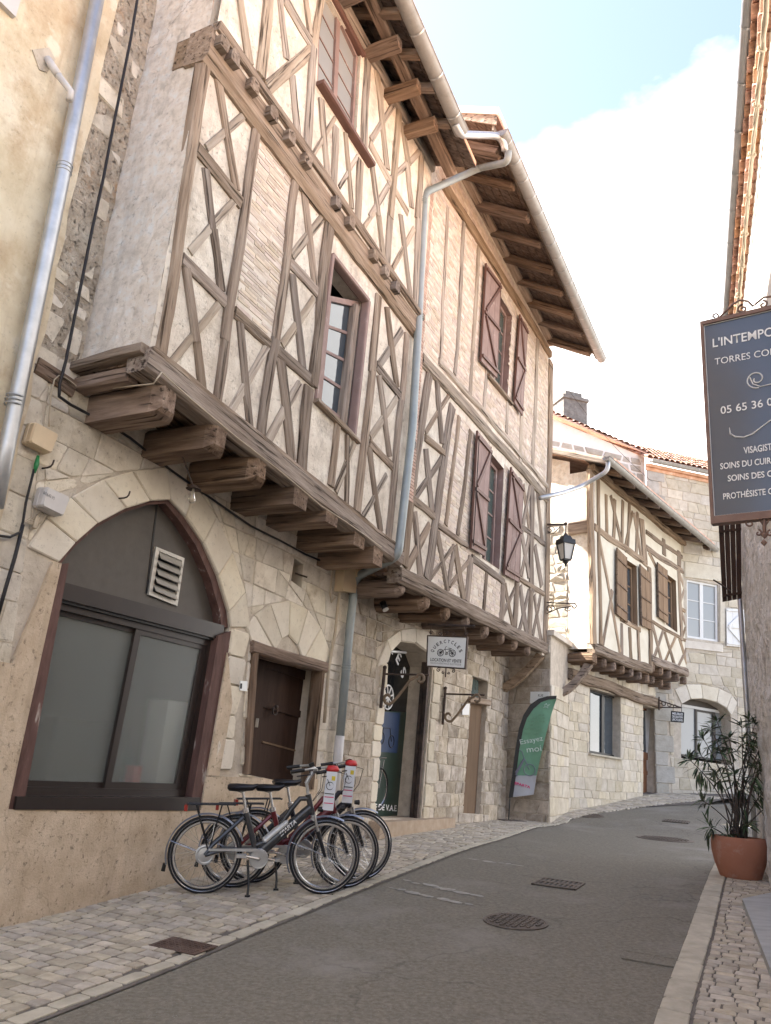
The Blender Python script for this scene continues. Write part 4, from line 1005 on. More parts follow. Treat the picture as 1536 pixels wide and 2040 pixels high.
core('rear_part', F0, S_L + .05, S_M - .02, -3.2, -9.5, .2, 11.0, h1, MT['rubble'])
# rubble masonry left of the plaster gable
wall_sheet('rubble_wall', F0, [(3.0, 4.75), (S_L + .1, 4.75), (S_L + .1, 12.5), (3.0, 12.5)], [], MT['rubble'], h1)
stone_wall(F0, h1, MT['stone'], [(3.3, 4.8), (S_L, 4.8), (S_L, 12.0), (3.3, 12.0)], [], .26, .30, limit=40, out=(-.01, .02), gap=.045, minA=.03, rough=1.5)
lb = F0; bar3('wall_timber', F0.hit(66, 728, -.02), F0.hit(140, 778, -.02), F0.n, .12, .14, MT['timber_dark'], h1)
# ---- ochre house at the left edge
SB = F0.sz((88, 620))[0]
h0 = house('ochre_house', F0, SB - .8, 'ochre lime-washed house wall at the left edge behind the silver downpipe')
O0 = F0.off(.05)
nu, nv = 10, 44; fl = []
for j in range(nv + 1):
    for i in range(nu + 1):
        u = -14 + (SB + 14) * (i / nu) ** .5; fl.append(O0.w(u + (ru(-.03, .03) if i == nu else 0), zs(u) - .2 + (13.5 - zs(u)) * j / nv, ru(-.008, .008)))
mk('ochre_wall', fl, [(j * (nu + 1) + i, j * (nu + 1) + i + 1, (j + 1) * (nu + 1) + i + 1, (j + 1) * (nu + 1) + i) for j in range(nv) for i in range(nu)], MT['ochre'], h0)
m = MB(); m.prism([O0.w(SB, 3.6), O0.w(SB, 3.6, -.3), O0.w(SB - .2, 3.6, -.3), O0.w(SB - .2, 3.6)], Vector((0, 0, 9.5))); 
core('rear_part', F0, -14, SB - .3, -.25, -9, 0, 13.2, h0, MT['rubble'])
m = MB(); p = O0.sz((8, 18)); slab(m, O0, [(p[0] - .5, p[1] - .02), (p[0] + .08, p[1] - .02), (p[0] + .08, p[1] + .9), (p[0] - .5, p[1] + .9)], 0, .05); m.build('window_frame', MT['grey_plastic'], h0)
# little spout pipe on the ochre wall
m = MB(); a = O0.hit(95, 118, .03); b = O0.hit(116, 150, .14); c_ = O0.hit(141, 182, .22); d_ = O0.hit(138, 200, .22)
m.tube([a, b], .035, 8); m.tube([b, c_, d_], .030, 8); tag(m.build('spout_pipe', MT['grey_plastic'], None, True), 'short cement spout pipe poking from the ochre wall beside the downpipe', 'pipe')
m = MB(); q = [O0.sz(p) for p in ((62, 100), (95, 96), (108, 120), (92, 145), (76, 140))]; slab(m, O0, ccw(q), .0, .018); m.build('cement_patch', MT['mortar'], h0)
# ---- second timber house ------------------------------------------------------
h2 = house('timber_house', F0, 12.5, 'half-timbered house with brick infill and oxblood shutters over the bicycle shop')
hs_ = [F1.sz(p) for p in ((790, 1143), (1086, 1292))]; zj2 = lambda s: lerp2(hs_[0], hs_[1], s)
sdo = sz0((745, 1628), (772, 1306), (797, 1278), (826, 1282), (852, 1301), (862, 1330), (838, 1634))
sd = hull(sdo)
d2 = hull(sz0((941, 1346), (972, 1358), (955, 1622), (921, 1620)))
g2 = [(S_M + .3, zb(S_M + .3)), (S_R, zb(S_R)), (S_R, 4.5), (S_M + .3, 4.5)]
wall_sheet('stone_wall', F0, g2, [sd, d2], MT['mortar'], h2, reveal=[(sd, .45), (d2, .35)])
ringo = sz0((748, 1330), (768, 1275), (795, 1254), (826, 1250), (858, 1262), (880, 1290))
ringi = sz0((771, 1320), (777, 1300), (797, 1277), (826, 1281), (852, 1300), (861, 1328))
lowL = ccw([F0.sz((723, 1640)), F0.sz((745, 1640)), F0.sz((770, 1312)), F0.sz((748, 1325))])
stone_wall(F0, h2, MT['stone_brown'], g2, [hull(ringo + sz0((838, 1640), (745, 1640))), d2], .24, .33, limit=260, out=(.008, .026), gap=.0055, rough=.8)
for i in range(5): stone_obj('voussoir', [ringi[i], ringi[i + 1], ringo[i + 1], ringo[i]], F0, .03, .004, MT['stone_dressed'], h2, .3)
def jamb_stones(p0, p1, wid, mat, parent, pl, left=True, lo=.22, hi=.38):
    a, b = pl.sz(p0), pl.sz(p1); z = a[1]
    while z > b[1] + .08:
        h = min(ru(lo, hi), z - b[1]); t = (a[1] - z) / (a[1] - b[1]); u = a[0] + (b[0] - a[0]) * t; w = wid * ru(.7, 1.3)
        q = [(u - w, z - h), (u, z - h), (u, z), (u - w, z)] if left else [(u, z - h), (u + w, z - h), (u + w, z), (u, z)]
        stone_obj('jamb_stone', q, pl, .028, .005, mat, parent, .4); z -= h
jamb_stones((771, 1322), (745, 1630), .28, MT['stone_dressed'], h2, F0, True)
jamb_stones((863, 1332), (839, 1636), .34, MT['stone_tan'], h2, F0, False)
# right reveal of the shop door, in dressed blocks
SR_ = Pl(27.5 + 90 - 180, 0); SR_ = Pl(27.5 - 90, -(F0.sz((846, 1500))[0]))
# corner stones at the far end
z = zs(S_R) - .05; k = 0
while z < 4.2:
    h = ru(.26, .4); w = .42 if k % 2 else .27
    stone_obj('quoin', [(S_R - w, z), (S_R, z), (S_R, z + h), (S_R - w, z + h)], F0, .035, .005, MT['stone_brown'], h2, .5); z += h; k += 1
# end wall towards the lane
EW = Pl(27.5 - 90, -S_R - 0.0)
m = MB(); m.prism([F0.w(S_R - .02, zb(S_R), 0), F0.w(S_R - .02, zb(S_R), -9), F0.w(S_R - .3, zb(S_R), -9), F0.w(S_R - .3, zb(S_R), 0)], Vector((0, 0, 4.3 - zb(S_R)))); m.build('end_wall', MT['rubble'], h2)
m = MB(); m.prism([F1.w(S_R - .02, 4.1, 0), F1.w(S_R - .02, 4.1, -9.8), F1.w(S_R - .2, 4.1, -9.8), F1.w(S_R - .2, 4.1, 0)], Vector((0, 0, 6.9))); m.build('end_wall', MT['plaster'], h2)
# shop door: glazed, dark interior
DG = F0.off(-.43)
gq = hull([(u, z) for u, z in sdo]); 
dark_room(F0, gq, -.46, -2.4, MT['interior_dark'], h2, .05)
gp_ = MB(); slab(gp_, F0, gq, -.43, -.422); go = gp_.build('door_glass', MT['glass_dark'], h2)
m = MB(); q = [DG.sz(p) for p in ((720, 1415), (822, 1419), (799, 1629), (720, 1626))]; slab(m, F0, ccw(q), -.420, -.416); m.build('door_vinyl', MT['darkgreen'], go)
# poster with a bicycle outline
m = MB(); q = [DG.sz(p) for p in ((738, 1417), (795, 1420), (789, 1500), (732, 1496))]; slab(m, F0, ccw(q), -.415, -.410); po = m.build('poster', MT['poster'], go)
def ring(mb, pl, c, R, r, o, n=24): 
    P = pl.w(c[0], c[1], o); mb.torus(P, pl.n, R, r, n, 4)
m = MB(); c_ = DG.sz((777, 1477)); ring(m, DG, c_, .095, .008, .024); c2 = DG.sz((757, 1470)); ring(m, DG, c2, .095, .008, .024)
m.tube([DG.w(*c_, .024), DG.w(c_[0] - .08, c_[1] + .2, .024), DG.w(c2[0] + .05, c2[1] + .16, .024), DG.w(*c2, .024)], .007, 5); m.build('poster_bicycle', MT['ink'], po)
# picture of a rear wheel low on the door
m = MB(); c_ = DG.sz((752, 1570)); ring(m, DG, c_, .30, .02, .018, 36); m.build('printed_tyre', MT['black'], go)
m = MB(); ring(m, DG, c_, .27, .006, .02, 36); m.tube([DG.w(*c_, .02), DG.w(c_[0] + .12, c_[1] + .42, .02)], .008, 5); m.tube([DG.w(c_[0] - .1, c_[1] + .44, .02), DG.w(c_[0] + .2, c_[1] + .46, .02)], .008, 5); m.build('printed_rim', MT['chrome'], go)
# step
sp = sz0((742, 1632), (880, 1648)); zst = sp[0][1]
m = MB(); ub0, ub1 = sp[0][0] - .15, sp[1][0] + .1
m.prism([F0.w(ub0, zs(ub0) - .1, -.6), F0.w(ub1, zs(ub0) - .1, -.6), F0.w(ub1, zs(ub0) - .1, .20), F0.w(ub0, zs(ub0) - .1, .20)], Vector((0, 0, zst - zs(ub0) + .08)))
m.build('door_step', MT['stepstone'], h2)
# steel guide at the right jamb
m = MB(); a, b = F0.sz((860, 1320)), F0.sz((836, 1634)); 
for o, w in ((-.02, .07), (-.10, .05)): m.prism([F0.w(b[0] - w, b[1], o), F0.w(b[0], b[1], o), F0.w(b[0], b[1], o - .06), F0.w(b[0] - w, b[1], o - .06)], F0.w(a[0], a[1]) - F0.w(b[0], b[1]))
m.build('door_guide', MT['iron'], h2)
m = MB(); m.tube([F0.hit(768, 1297, -.2), F0.hit(808, 1300, -.2)], .022, 8); m.build('door_closer', MT['alloy'], h2, True)
# second door, with a glass light and carved lintel
q = sz0((941, 1396), (968, 1400), (955, 1622), (921, 1620)); m = MB(); slab(m, F0, hull(q), -.12, -.08); dd = m.build('door', MT['door_tan'], h2)
q = sz0((941, 1348), (962, 1356), (962, 1392), (941, 1390)); m = MB(); slab(m, F0, hull(q), -.12, -.095); m.build('transom_pane', MT['glass_green'], h2)
a, b = F0.sz((932, 1393)), F0.sz((968, 1399)); bar3('door_lintel', F0.w(*a, -.05), F0.w(b[0] + .15, b[1], -.05), Vector((0, 0, 1)), .12, .22, MT['timber_tan'], h2, jit=.03)
m = MB(); q = sz0((918, 1402), (932, 1402), (930, 1424), (917, 1424)); slab(m, F0, hull(q), .03, .04); tag(m.build('house_number_plate', MT['white']), 'small pale number plate on stone beside the narrow tan door', 'number plate')
# ---- timber front of the second house
tops = [F1.sz(p) for p in ((923, 369), (1091, 685))]; zt2 = lambda s: lerp2(tops[0], tops[1], s)
wl = [F1.sz(p) for p in ((970, 893), (1003, 934), (994, 1134), (960, 1112))]; hl = hull(wl)
wu = [F1.sz(p) for p in ((989, 575), (1020, 628), (1010, 796), (980, 752))]; hu = hull(wu)
wall_sheet('plaster_wall', F1, [(S_M, zj2(S_M) - .05), (S_R, zj2(S_R) - .05), (S_R, zt2(S_R) + .15), (S_M, zt2(S_M) + .15)], [hl, hu], MT['plaster'], h2, reveal=[(hl, .30), (hu, .30)])
def B1(name, p0, p1, w, out=.03, m='timber'): return timber(name, F1, p0, p1, w, MT[m], h2, out)
bar3('jetty_beam', F1.w(S_M, zj2(S_M), -.05), F1.w(S_R + .02, zj2(S_R), -.05), Vector((0, 0, 1)), .24, .22, MT['timber'], h2, jit=.04, wob=.05)
for a in [((852, 744), (822, 963), 14), ((822, 960), (803, 1128), 13), ((900, 810), (849, 1154), 13), ((1098, 722), (1086, 1284), 8), ((1035, 955), (1031, 1146), 8), ((1031, 1144), (1024, 1250), 8), ((1058, 962), (1058, 1178), 8), ((1058, 1176), (1053, 1266), 8), ((936, 1110), (927, 1198), 9), ((1001, 1158), (997, 1238), 8)]:
    B1('post', a[0], a[1], a[2], .034)
for a in [((845, 872), (883, 905), 12), ((820, 995), (863, 1030), 14), ((869, 1045), (930, 1087), 10), ((938, 1112), (1003, 1158), 12), ((1036, 1048), (1084, 1083), 9), ((1032, 1153), (1082, 1182), 9)]:
    B1('rail', a[0], a[1], a[2], .036)
for a in [((870, 757), (879, 884), 8), ((847, 894), (861, 1018), 9), ((824, 1019), (836, 1152), 9), ((870, 1060), (889, 1180), 9), ((905, 1087), (922, 1194), 10), ((968, 1142), (962, 1218), 5), ((913, 830), (887, 1047), 6), ((936, 858), (911, 1068), 6)]:
    B1('strut', a[0], a[1], a[2], .027)
for a in [((847, 863), (894, 788), 8), ((826, 992), (880, 910), 11), ((807, 1136), (854, 1045), 13), ((857, 1151), (903, 1087), 8), ((891, 1166), (903, 1088), 7), ((895, 1168), (933, 1118), 8), ((1041, 966), (1056, 1060), 6), ((1056, 972), (1039, 1058), 6), ((1069, 974), (1080, 1080), 6), ((1038, 1058), (1053, 1150), 6), ((1053, 1067), (1038, 1150), 6), ((1065, 1087), (1078, 1168), 6), ((1005, 1165), (1022, 1248), 6), ((1028, 1167), (1001, 1227), 7), ((1036, 1167), (1049, 1263), 7), ((1053, 1177), (1034, 1255), 6), ((1063, 1187), (1078, 1278), 6), ((1076, 1184), (1061, 1268), 5)]:
    B1('brace', a[0], a[1], a[2], .021)
md = [F1.sz(p) for p in ((850, 727), (1081, 984))]; mu_ = [F1.sz(p) for p in ((877, 723), (1083, 962))]
bar3('middle_beam', F1.w(S_M + .25, lerp2(md[0], md[1], S_M + .25), -.03), F1.w(S_R, lerp2(md[0], md[1], S_R), -.03), Vector((0, 0, 1)), .22, .18, MT['timber_pale'], h2, jit=.05, wob=.12)
bar3('middle_rail', F1.w(S_M + .9, lerp2(mu_[0], mu_[1], S_M + .9), -.03), F1.w(S_R, lerp2(mu_[0], mu_[1], S_R), -.03), Vector((0, 0, 1)), .12, .14, MT['timber_pale'], h2, jit=.06, wob=.25)
for a in [((891, 412), (875, 730), 5), ((923, 440), (909, 704), 6), ((909, 700), (904, 745), 6), ((953, 495), (940, 700), 6), ((940, 696), (936, 786), 5), ((968, 736), (963, 814), 5), ((1010, 800), (1009, 864), 5), ((1046, 645), (1035, 922), 6), ((1071, 675), (1060, 932), 6)]:
    B1('stud', a[0], a[1], a[2], .026, 'timber_pale')
tr = [F1.sz(p) for p in ((905, 406), (1094, 706))]; ztr = lambda s: lerp2(tr[0], tr[1], s)
bar3('top_rail', F1.w(S_M + .6, ztr(S_M + .6), .0), F1.w(S_R + .05, ztr(S_R + .05), .0), Vector((0, 0, 1)), .20, .16, MT['timber_tan'], h2, jit=.04, wob=.12)
bar3('wall_plate', F1.w(S_M + .1, zt2(S_M + .1) + .10, .04), F1.w(S_R + .1, zt2(S_R + .1) + .10, .04), Vector((0, 0, 1)), .15, .22, MT['timber_tan'], h2, jit=.04, wob=.06)
# brick infill: whole front above the middle beam, and the panels beside the lower window
zmu = lambda s: lerp2(mu_[0], mu_[1], s)
bricks(F1, [[(S_M + .35, zmu(S_M + .35) - .1), (S_R - .06, zmu(S_R) + .02), (S_R - .06, ztr(S_R)), (S_M + .35, ztr(S_M + .35) + .1)],
            [(S_M + .4, ztr(S_M + .4) + .1), (S_R - .03, ztr(S_R) + .1), (S_R - .03, zt2(S_R) - .05), (S_M + .4, zt2(S_M + .4) - .05)],
            [F1.sz(p) for p in ((900, 812), (936, 850), (962, 890), (935, 1082), (868, 1040))],
            [F1.sz(p) for p in ((870, 1050), (935, 1092), (1000, 1160), (997, 1240), (852, 1160))],
            [F1.sz(p) for p in ((1005, 925), (1033, 955), (1030, 1145), (998, 1125))]], [hl, hu], h2, bh=.055, bl=.22, out=(.004, .012))
# brick edge behind the downpipe
m = MB(); z = 5.2
while z < 10.6:
    h = .05; m.box(F1.w(S_M + .16, z, .015), .18 * ru(.8, 1.1), .05, h * .8, Matrix((F1.d, F1.n, Vector((0, 0, 1)))).transposed()); z += h
tag(m.build('brick_edge', MT['brick_red'], h2), kind='stuff')
m = MB(); slab(m, F1, [(S_M, zj2(S_M)), (S_M + .09, zj2(S_M)), (S_M + .09, 10.5), (S_M, 10.5)], 0, .012); m.build('edge_mortar', MT['brick_bed'], h2)
# windows and shutters
def wpts(*ps): return [F1.sz(p) for p in ps]
window(F1, wpts((971, 897), (1001, 934), (993, 1132), (961, 1111)), 4, 2, h2, 'shutter', 'glass_green', .17, .07, .03, .08)
window(F1, wpts((990, 577), (1019, 627), (1009, 795), (980, 752)), 4, 2, h2, 'shutter', 'glass_green', .17, .07, .03, .08)
lining(F1, hl, .01, -.30, MT['shutter'], h2); lining(F1, hu, .01, -.30, MT['shutter'], h2)
dark_room(F1, hl, -.305, -1.2, MT['interior'], h2)
dark_room(F1, hu, -.305, -1.2, MT['interior'], h2)
def shutter(pl, q, parent, mat='shutter', bm='shutter_dark', np_=3, o=.055, brace=1, th=.03, zform=True):
    """ledged and braced shutter folded back against the wall; q = tl, tr, br, bl"""
    e = .012
    base = bars('shutter', pl, q, [(-e, -.004, e, 1.004), (1 - e, -.004, 1 + e, 1.004)], o - .004, o + th + .004, MT[bm], parent)
    for i in range(np_): bars('plank', pl, q, [(e + (1 - 2 * e) * i / np_ + .006, 0, e + (1 - 2 * e) * (i + 1) / np_ - .006, 1)], o, o + th + ru(-.003, .003), MT[mat], base)
    if zform:
        for v in (.04, .49, .93): bars('batten', pl, q, [(e, v, 1 - e, v + .028)], o + th + .004, o + th + .034, MT[bm], base)
        for (a, b) in (((.1, .47), (.9, .08)), ((.1, .53), (.9, .92))):
            P, Q_ = Q(q, *(a if brace > 0 else (1 - a[0], a[1]))), Q(q, *(b if brace > 0 else (1 - b[0], b[1])))
            bar3('brace', pl.w(*P, o + th + .018), pl.w(*Q_, o + th + .018), pl.n.cross(Vector((0, 0, 1))), .07, .028, MT[bm], base, jit=.02, wob=0, nseg=1)
    return base
shutter(F1, wpts((943, 860), (970, 892), (957, 1108), (930, 1092)), h2, brace=1)
shutter(F1, wpts((1011, 932), (1035, 968), (1025, 1160), (997, 1144)), h2, brace=-1)
shutter(F1, wpts((961, 527), (990, 566), (982, 754), (950, 720)), h2, brace=1)
shutter(F1, wpts((1029, 628), (1044, 656), (1033, 828), (1017, 803)), h2, brace=-1)
a, b = F1.sz((968, 748)), F1.sz((1016, 806)); bar3('window_sill', F1.w(*a, .02), F1.w(*b, .02), F1.n, .12, .06, MT['timber_tan'], h2)
# iron bar on the lower left shutter
m = MB(); m.tube([F1.hit(955, 868, .12), F1.hit(943, 1088, .12)], .009, 6); m.box(F1.hit(949, 985, .12), .03, .03, .12); m.build('shutter_bar', MT['iron'], h2)
# joists of the second house: round logs
for (px, py), D in zip([(803, 1172), (852, 1198), (893, 1222), (933, 1238), (971, 1258), (1003, 1272), (1029, 1284), (1055, 1296)], [.27, .34, .29, .27, .29, .26, .26, .26]):
    u, z = F1.sz((px, py), .0)
    bar3('joist', F0.w(u, z - .0, -.2), F1.w(u, z, .0), F1.d, D, D * .95, MT['timber_dark'], h2, jit=.02, wob=.02, roundend='log', nseg=4)
for k in range(3):
    for i in range(6):
        sA, sB = S_M + (S_R - S_M) * i / 6, S_M + (S_R - S_M) * (i + 1) / 6; o0 = -.80 + k * .23
        bar3('floor_board', F1.w(sA + .01, zj2(sA) + .02, o0 + .1), F1.w(sB - .01, zj2(sB) + .02, o0 + .1), F1.n, .215, .04, MT['timber_dark'], h2, jit=.02, wob=.02, nseg=2)
# curved brace under the far corner
def knee(A, B, bow, w, h, side, mat, parent, name='knee_brace'):
    A, B = Vector(A), Vector(B); mid = (A + B) / 2 + bow; pts = []
    for i in range(9):
        t = i / 8; pts.append(A * (1 - t) ** 2 + mid * 2 * t * (1 - t) + B * t * t)
    vs = []; fs = []; sd_ = Vector(side).normalized()
    for i, p in enumerate(pts):
        t = (pts[min(i + 1, 8)] - pts[max(i - 1, 0)]).normalized(); u = t.cross(sd_).normalized(); j = 1 + ru(-.08, .08)
        for a, b in ((-.5, -.5), (.5, -.5), (.5, .5), (-.5, .5)): vs.append(p + sd_ * a * w * j + u * b * h * j)
    for i in range(8):
        for k in range(4): fs.append((i * 4 + k, i * 4 + (k + 1) % 4, i * 4 + 4 + (k + 1) % 4, i * 4 + 4 + k))
    fs += [(3, 2, 1, 0), (32, 33, 34, 35)]
    return mk(name, vs, fs, mat, parent)
knee(F0.hit(1003, 1372, .02), F1.w(S_R - .12, zj2(S_R) - .16, -.05), Vector((0, 0, -.14)), .16, .16, F0.d, MT['timber_tan'], h2)
# eaves of the second house
g2p = F1.off(1.2); gz2 = [g2p.sz(p) for p in ((1008, 288), (1190, 700))]; zg2 = lambda s: lerp2(gz2[0], gz2[1], s)
for i in range(9):
    u = S_M + .55 + i * (S_R - S_M - .65) / 8
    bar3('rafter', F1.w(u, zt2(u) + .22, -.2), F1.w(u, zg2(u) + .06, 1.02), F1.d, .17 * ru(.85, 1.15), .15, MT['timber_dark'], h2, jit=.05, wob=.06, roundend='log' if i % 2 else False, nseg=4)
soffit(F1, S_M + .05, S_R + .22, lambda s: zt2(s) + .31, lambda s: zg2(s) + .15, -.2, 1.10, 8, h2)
bar3('eaves_board', F1.w(S_M + .05, zg2(S_M) + .10, 1.08), F1.w(S_R + .24, zg2(S_R) + .10, 1.08), Vector((0, 0, 1)), .11, .03, MT['timber'], h2, jit=.1, wob=.05)
m = MB(); fa, fb_ = zg2(S_M) + .34, zg2(S_M) + 3.14; m.prism([F1.w(S_M + .01, fa - .02, 1.15), F1.w(S_M + .01, fa + .11, 1.15), F1.w(S_M + .01, fb_ + .11, -5.5), F1.w(S_M + .01, fb_ - .02, -5.5)], F1.d * .02); m.build('flashing', MT['white'], h2)
m = MB(); m.prism([F1.w(S_M + .02, fa + .02, 1.16), F1.w(S_M + .9, zg2(S_M + .9) + .36, 1.16), F1.w(S_M + .9, zg2(S_M + .9) + .46, 1.16), F1.w(S_M + .02, fa + .12, 1.16)], F1.n * .012); m.build('flashing', MT['white'], h2)
vb = MB(); zi_, zo2 = zt2(S_M) + .29, zg2(S_M) + .13; vb.prism([F1.w(S_M + .034, zi_, -.2), F1.w(S_M + .034, zo2, 1.14), F1.w(S_M + .034, fa + .0, 1.14), F1.w(S_M + .034, fa + .565, -.2)], F1.d * .02); vb.build('verge_board', MT['timber'], h2)
roof(F1, S_M + .06, S_R + .25, zg2(S_M) + .34, zg2(S_R) + .34, 1.14, -5.5, 2.8, h2)
core('rear_part', F0, S_M + .2, S_R - .35, -3.0, -9.5, .2, 11.2, h2, MT['rubble'])
# gutters --------------------------------------------------------------------
def gutter(A, B, r, label, n=14, mat='zinc_pale', joints=0):
    """half-round gutter with rolled front edge and joints"""
    A, B = Vector(A), Vector(B); x = (B - A).normalized(); out = Vector((x.y, -x.x, 0)).normalized(); up = out.cross(x)
    if up.z < 0: up = -up
    vs = []; fs = []; k = 11
    for P in (A, B):
        for rr in (r, r - .006):
            for i in range(k):
                a = math.pi * (1 + i / (k - 1)); vs.append(P + out * math.cos(a) * rr + up * math.sin(a) * rr)
    for i in range(k - 1):
        fs.append((i, i + 1, 2 * k + i + 1, 2 * k + i)); fs.append((k + i + 1, k + i, 3 * k + i, 3 * k + i + 1))
    fs += [tuple(range(0, k)), tuple(range(2 * k, 3 * k))]
    o = empty('gutter', A, label, 'gutter', 'roof gutters along the street')
    mk('channel', vs, fs, MT[mat], o, True)
    m = MB(); m.tube([A + out * r, B + out * r], .011, 6); m.build('rolled_edge', MT[mat], o, True)
    Ln = (B - A).length
    for i in range(n):
        P = A + x * (Ln * (i + .5) / n); m = MB(); vs = []
        for dx in (-.012, .012):
            for j in range(k):
                a = math.pi * (1 + j / (k - 1)); vs.append(P + x * dx + out * math.cos(a) * (r + .004) + up * math.sin(a) * (r + .004))
        m.add(vs, [(j, j + 1, k + j + 1, k + j) for j in range(k - 1)]); m.build('joint', MT['zinc'], o, True)
    return o
gutter(g1p.w(S_L - .3, zg1(S_L - .3) + .06), g1p.w(S_M - .72, zg1(S_M - .72) + .06), .105, 'pale half-round gutter under the eaves of the first timber house, at the top', 7)
gutter(g2p.w(S_M + .1, zg2(S_M + .1) + .06), g2p.w(S_R + .28, zg2(S_R + .28) + .06), .105, 'long pale half-round gutter along the deep eaves above the bicycle shop', 17)
# ------------------------------------------------------------------ far timber house
h3 = house('far_timber_house', G0, 19, 'small cream half-timbered house with brown shutters and jetty at the bend', 'house')
K = G0.off(.33).hit(1094, 1617); uE = 17.02
E_ = G0.w(uE, 0)
KX = Vector((K.x, K.y, 0)); kd = (E_ - KX); kaz = math.degrees(math.atan2(kd.x, kd.y)); GK = Pl(kaz, 0); GK.c = KX.dot(GK.n); uk0, uk1 = KX.dot(GK.d), E_.dot(GK.d)
uend = G0.sz((1312, 1586))[0]
w3 = hull([G0.sz(p) for p in ((1174.5, 1370), (1236, 1388), (1236, 1510), (1173.4, 1500))])
d3 = hull([G0.sz(p) for p in ((1281, 1404), (1312, 1414), (1312, 1588), (1281, 1586))])
zb3 = lambda P: zg(P.x, P.y) - .12
zl3 = zb3(G0.w(uE, 0)); zr3 = zb3(G0.w(uend, 0))
reg = [(uE, zl3), (uend + .1, zr3), (uend + .1, 5.0), (uE, 5.0)]
wall_sheet('stone_wall', G0, reg, [w3, d3], MT['mortar'], h3, reveal=[(w3, .32), (d3, .38)])
stone_wall(G0, h3, MT['stone_tan'], reg, [w3, d3], .23, .34, limit=215, out=(.007, .02), gap=.006)
ZC = 4.55
regk = [(uk0, zb3(K)), (uk1 + .02, zl3), (uk1 + .02, ZC), (uk0, ZC)]
wall_sheet('stone_wall', GK, regk, [], MT['mortar'], h3)
stone_wall(GK, h3, MT['stone_tan'], [(uk0, zb3(K)), (uk1 + .02, zl3), (uk1 + .02, 4.4), (uk0, 4.4)], [], .30, .42, limit=40, out=(.012, .03), gap=.006)
# side wall along the lane
GS = Pl(129.0, 0); GS.c = KX.dot(GS.n); us0 = KX.dot(GS.d)          # d points back into the lane
us_ = lambda q: q
m0 = us0; regs = [(us0 - 7.0, zb3(K)), (us0, zb3(K)), (us0, ZC), (us0 - 7.0, ZC)]
wall_sheet('stone_wall', GS, regs, [], MT['mortar'], h3)
stone_wall(GS, h3, MT['stone_brown'], [(us0 - 2.6, zb3(K)), (us0, zb3(K)), (us0, ZC - .1), (us0 - 2.6, ZC - .1)], [], .32, .46, limit=70, out=(.012, .03), gap=.006)
cap = MB(); cp_ = [K + Vector((0, 0, ZC - K.z)), G0.w(uE + .1, ZC + .0), G0.w(uE + .1, ZC + .0, -6.5), GS.w(us0 - 6.6, ZC)]
cap.prism([p + (p - sum(cp_, Vector()) / 4).normalized() * .08 for p in cp_], Vector((0, 0, .12))); cap.build('stone_ledge', MT['stone_dressed'], h3)
GUp = G0.w(uE + .04, 0); GU = Pl(129.0, 0); GU.c = Vector((GUp.x, GUp.y, 0)).dot(GU.n); ug0 = Vector((GUp.x, GUp.y, 0)).dot(GU.d)
# plates, lintel beam, window, door
a, b = G0.sz((1150, 1348)), G0.sz((1313, 1405)); bar3('lintel_beam', G0.w(uE - .05, lerp2(a, b, uE - .05), .02), G0.w(*b, .02), Vector((0, 0, 1)), .26, .24, MT['timber_tan'], h3, jit=.04)
wq3 = [G0.sz(p, -.2) for p in ((1172, 1372), (1226, 1388), (1226, 1510), (1171, 1500))]
window(G0, wq3, 1, 2, h3, 'black', 'glass', .24, .06, .03, .16)
m = MB(); slab(m, G0, hull([G0.sz(p) for p in ((1172, 1500), (1237, 1510), (1237, 1514), (1171, 1503))]), -.3, .07); m.build('window_sill', MT['kerb'], h3)
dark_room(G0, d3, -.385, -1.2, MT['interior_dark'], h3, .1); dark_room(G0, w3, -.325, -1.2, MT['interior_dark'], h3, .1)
dq = [G0.sz(p, -.34) for p in ((1274, 1402), (1299, 1410), (1299, 1590), (1274, 1588))]
dr = bars('door', G0, dq, [(0, 0, .14, 1), (.86, 0, 1, 1), (.14, 0, .86, .06), (.14, .52, .86, .60), (.14, .94, .86, 1), (.14, .72, .86, .76)], -.36, -.30, MT['door_red'], h3)
bars('panel', G0, dq, [(.14, .60, .86, .72), (.14, .76, .86, .94)], -.35, -.325, MT['door_red'], dr); bars('pane', G0, dq, [(.14, .06, .86, .52)], -.35, -.33, MT['glass'], dr)
m = MB(); slab(m, G0, hull([G0.sz(p) for p in ((1283, 1583), (1313, 1584), (1313, 1590), (1283, 1590))]), -.3, .12); m.build('door_step', MT['kerb'], h3)
# jetty and upper front
jl = [G1.sz(p) for p in ((1184, 1292), (1295, 1335))]; jr = [G1.sz(p) for p in ((1297, 1312), (1382, 1346))]
uL3, uM3, uR3 = G1.sz((1182, 1286))[0], G1.sz((1296, 1320))[0], G1.sz((1382, 1341))[0]
et = [G1.sz(p) for p in ((1173, 931), (1370, 1092))]; zt3 = lambda u: lerp2(et[0], et[1], u)
zjl = (jl[0][1] + jl[1][1]) / 2; zjr = (jr[0][1] + jr[1][1]) / 2
wa = [G1.sz(p) for p in ((1243, 1112), (1268, 1128), (1270, 1250), (1244, 1230))]; wb = [G1.sz(p) for p in ((1325, 1141), (1346, 1157), (1349, 1260), (1327, 1244))]
ha, hb = hull(wa), hull(wb)
wall_sheet('plaster_wall', G1, [(uL3, zjl - .05), (uM3, zjl - .05), (uM3, zt3(uM3) + .1), (uL3, zt3(uL3) + .1)], [ha], MT['plaster_smooth'], h3, reveal=[(ha, .25)])
wall_sheet('plaster_wall', G1, [(uM3, zjr - .05), (uR3, zjr - .05), (uR3, zt3(uR3) + .1), (uM3, zt3(uM3) + .1)], [hb], MT['plaster_smooth'], h3, reveal=[(hb, .25)])
def C3(name, p0, p1, w, out=.03, m='timber_tan'): return timber(name, G1, p0, p1, w, MT[m], h3, out)
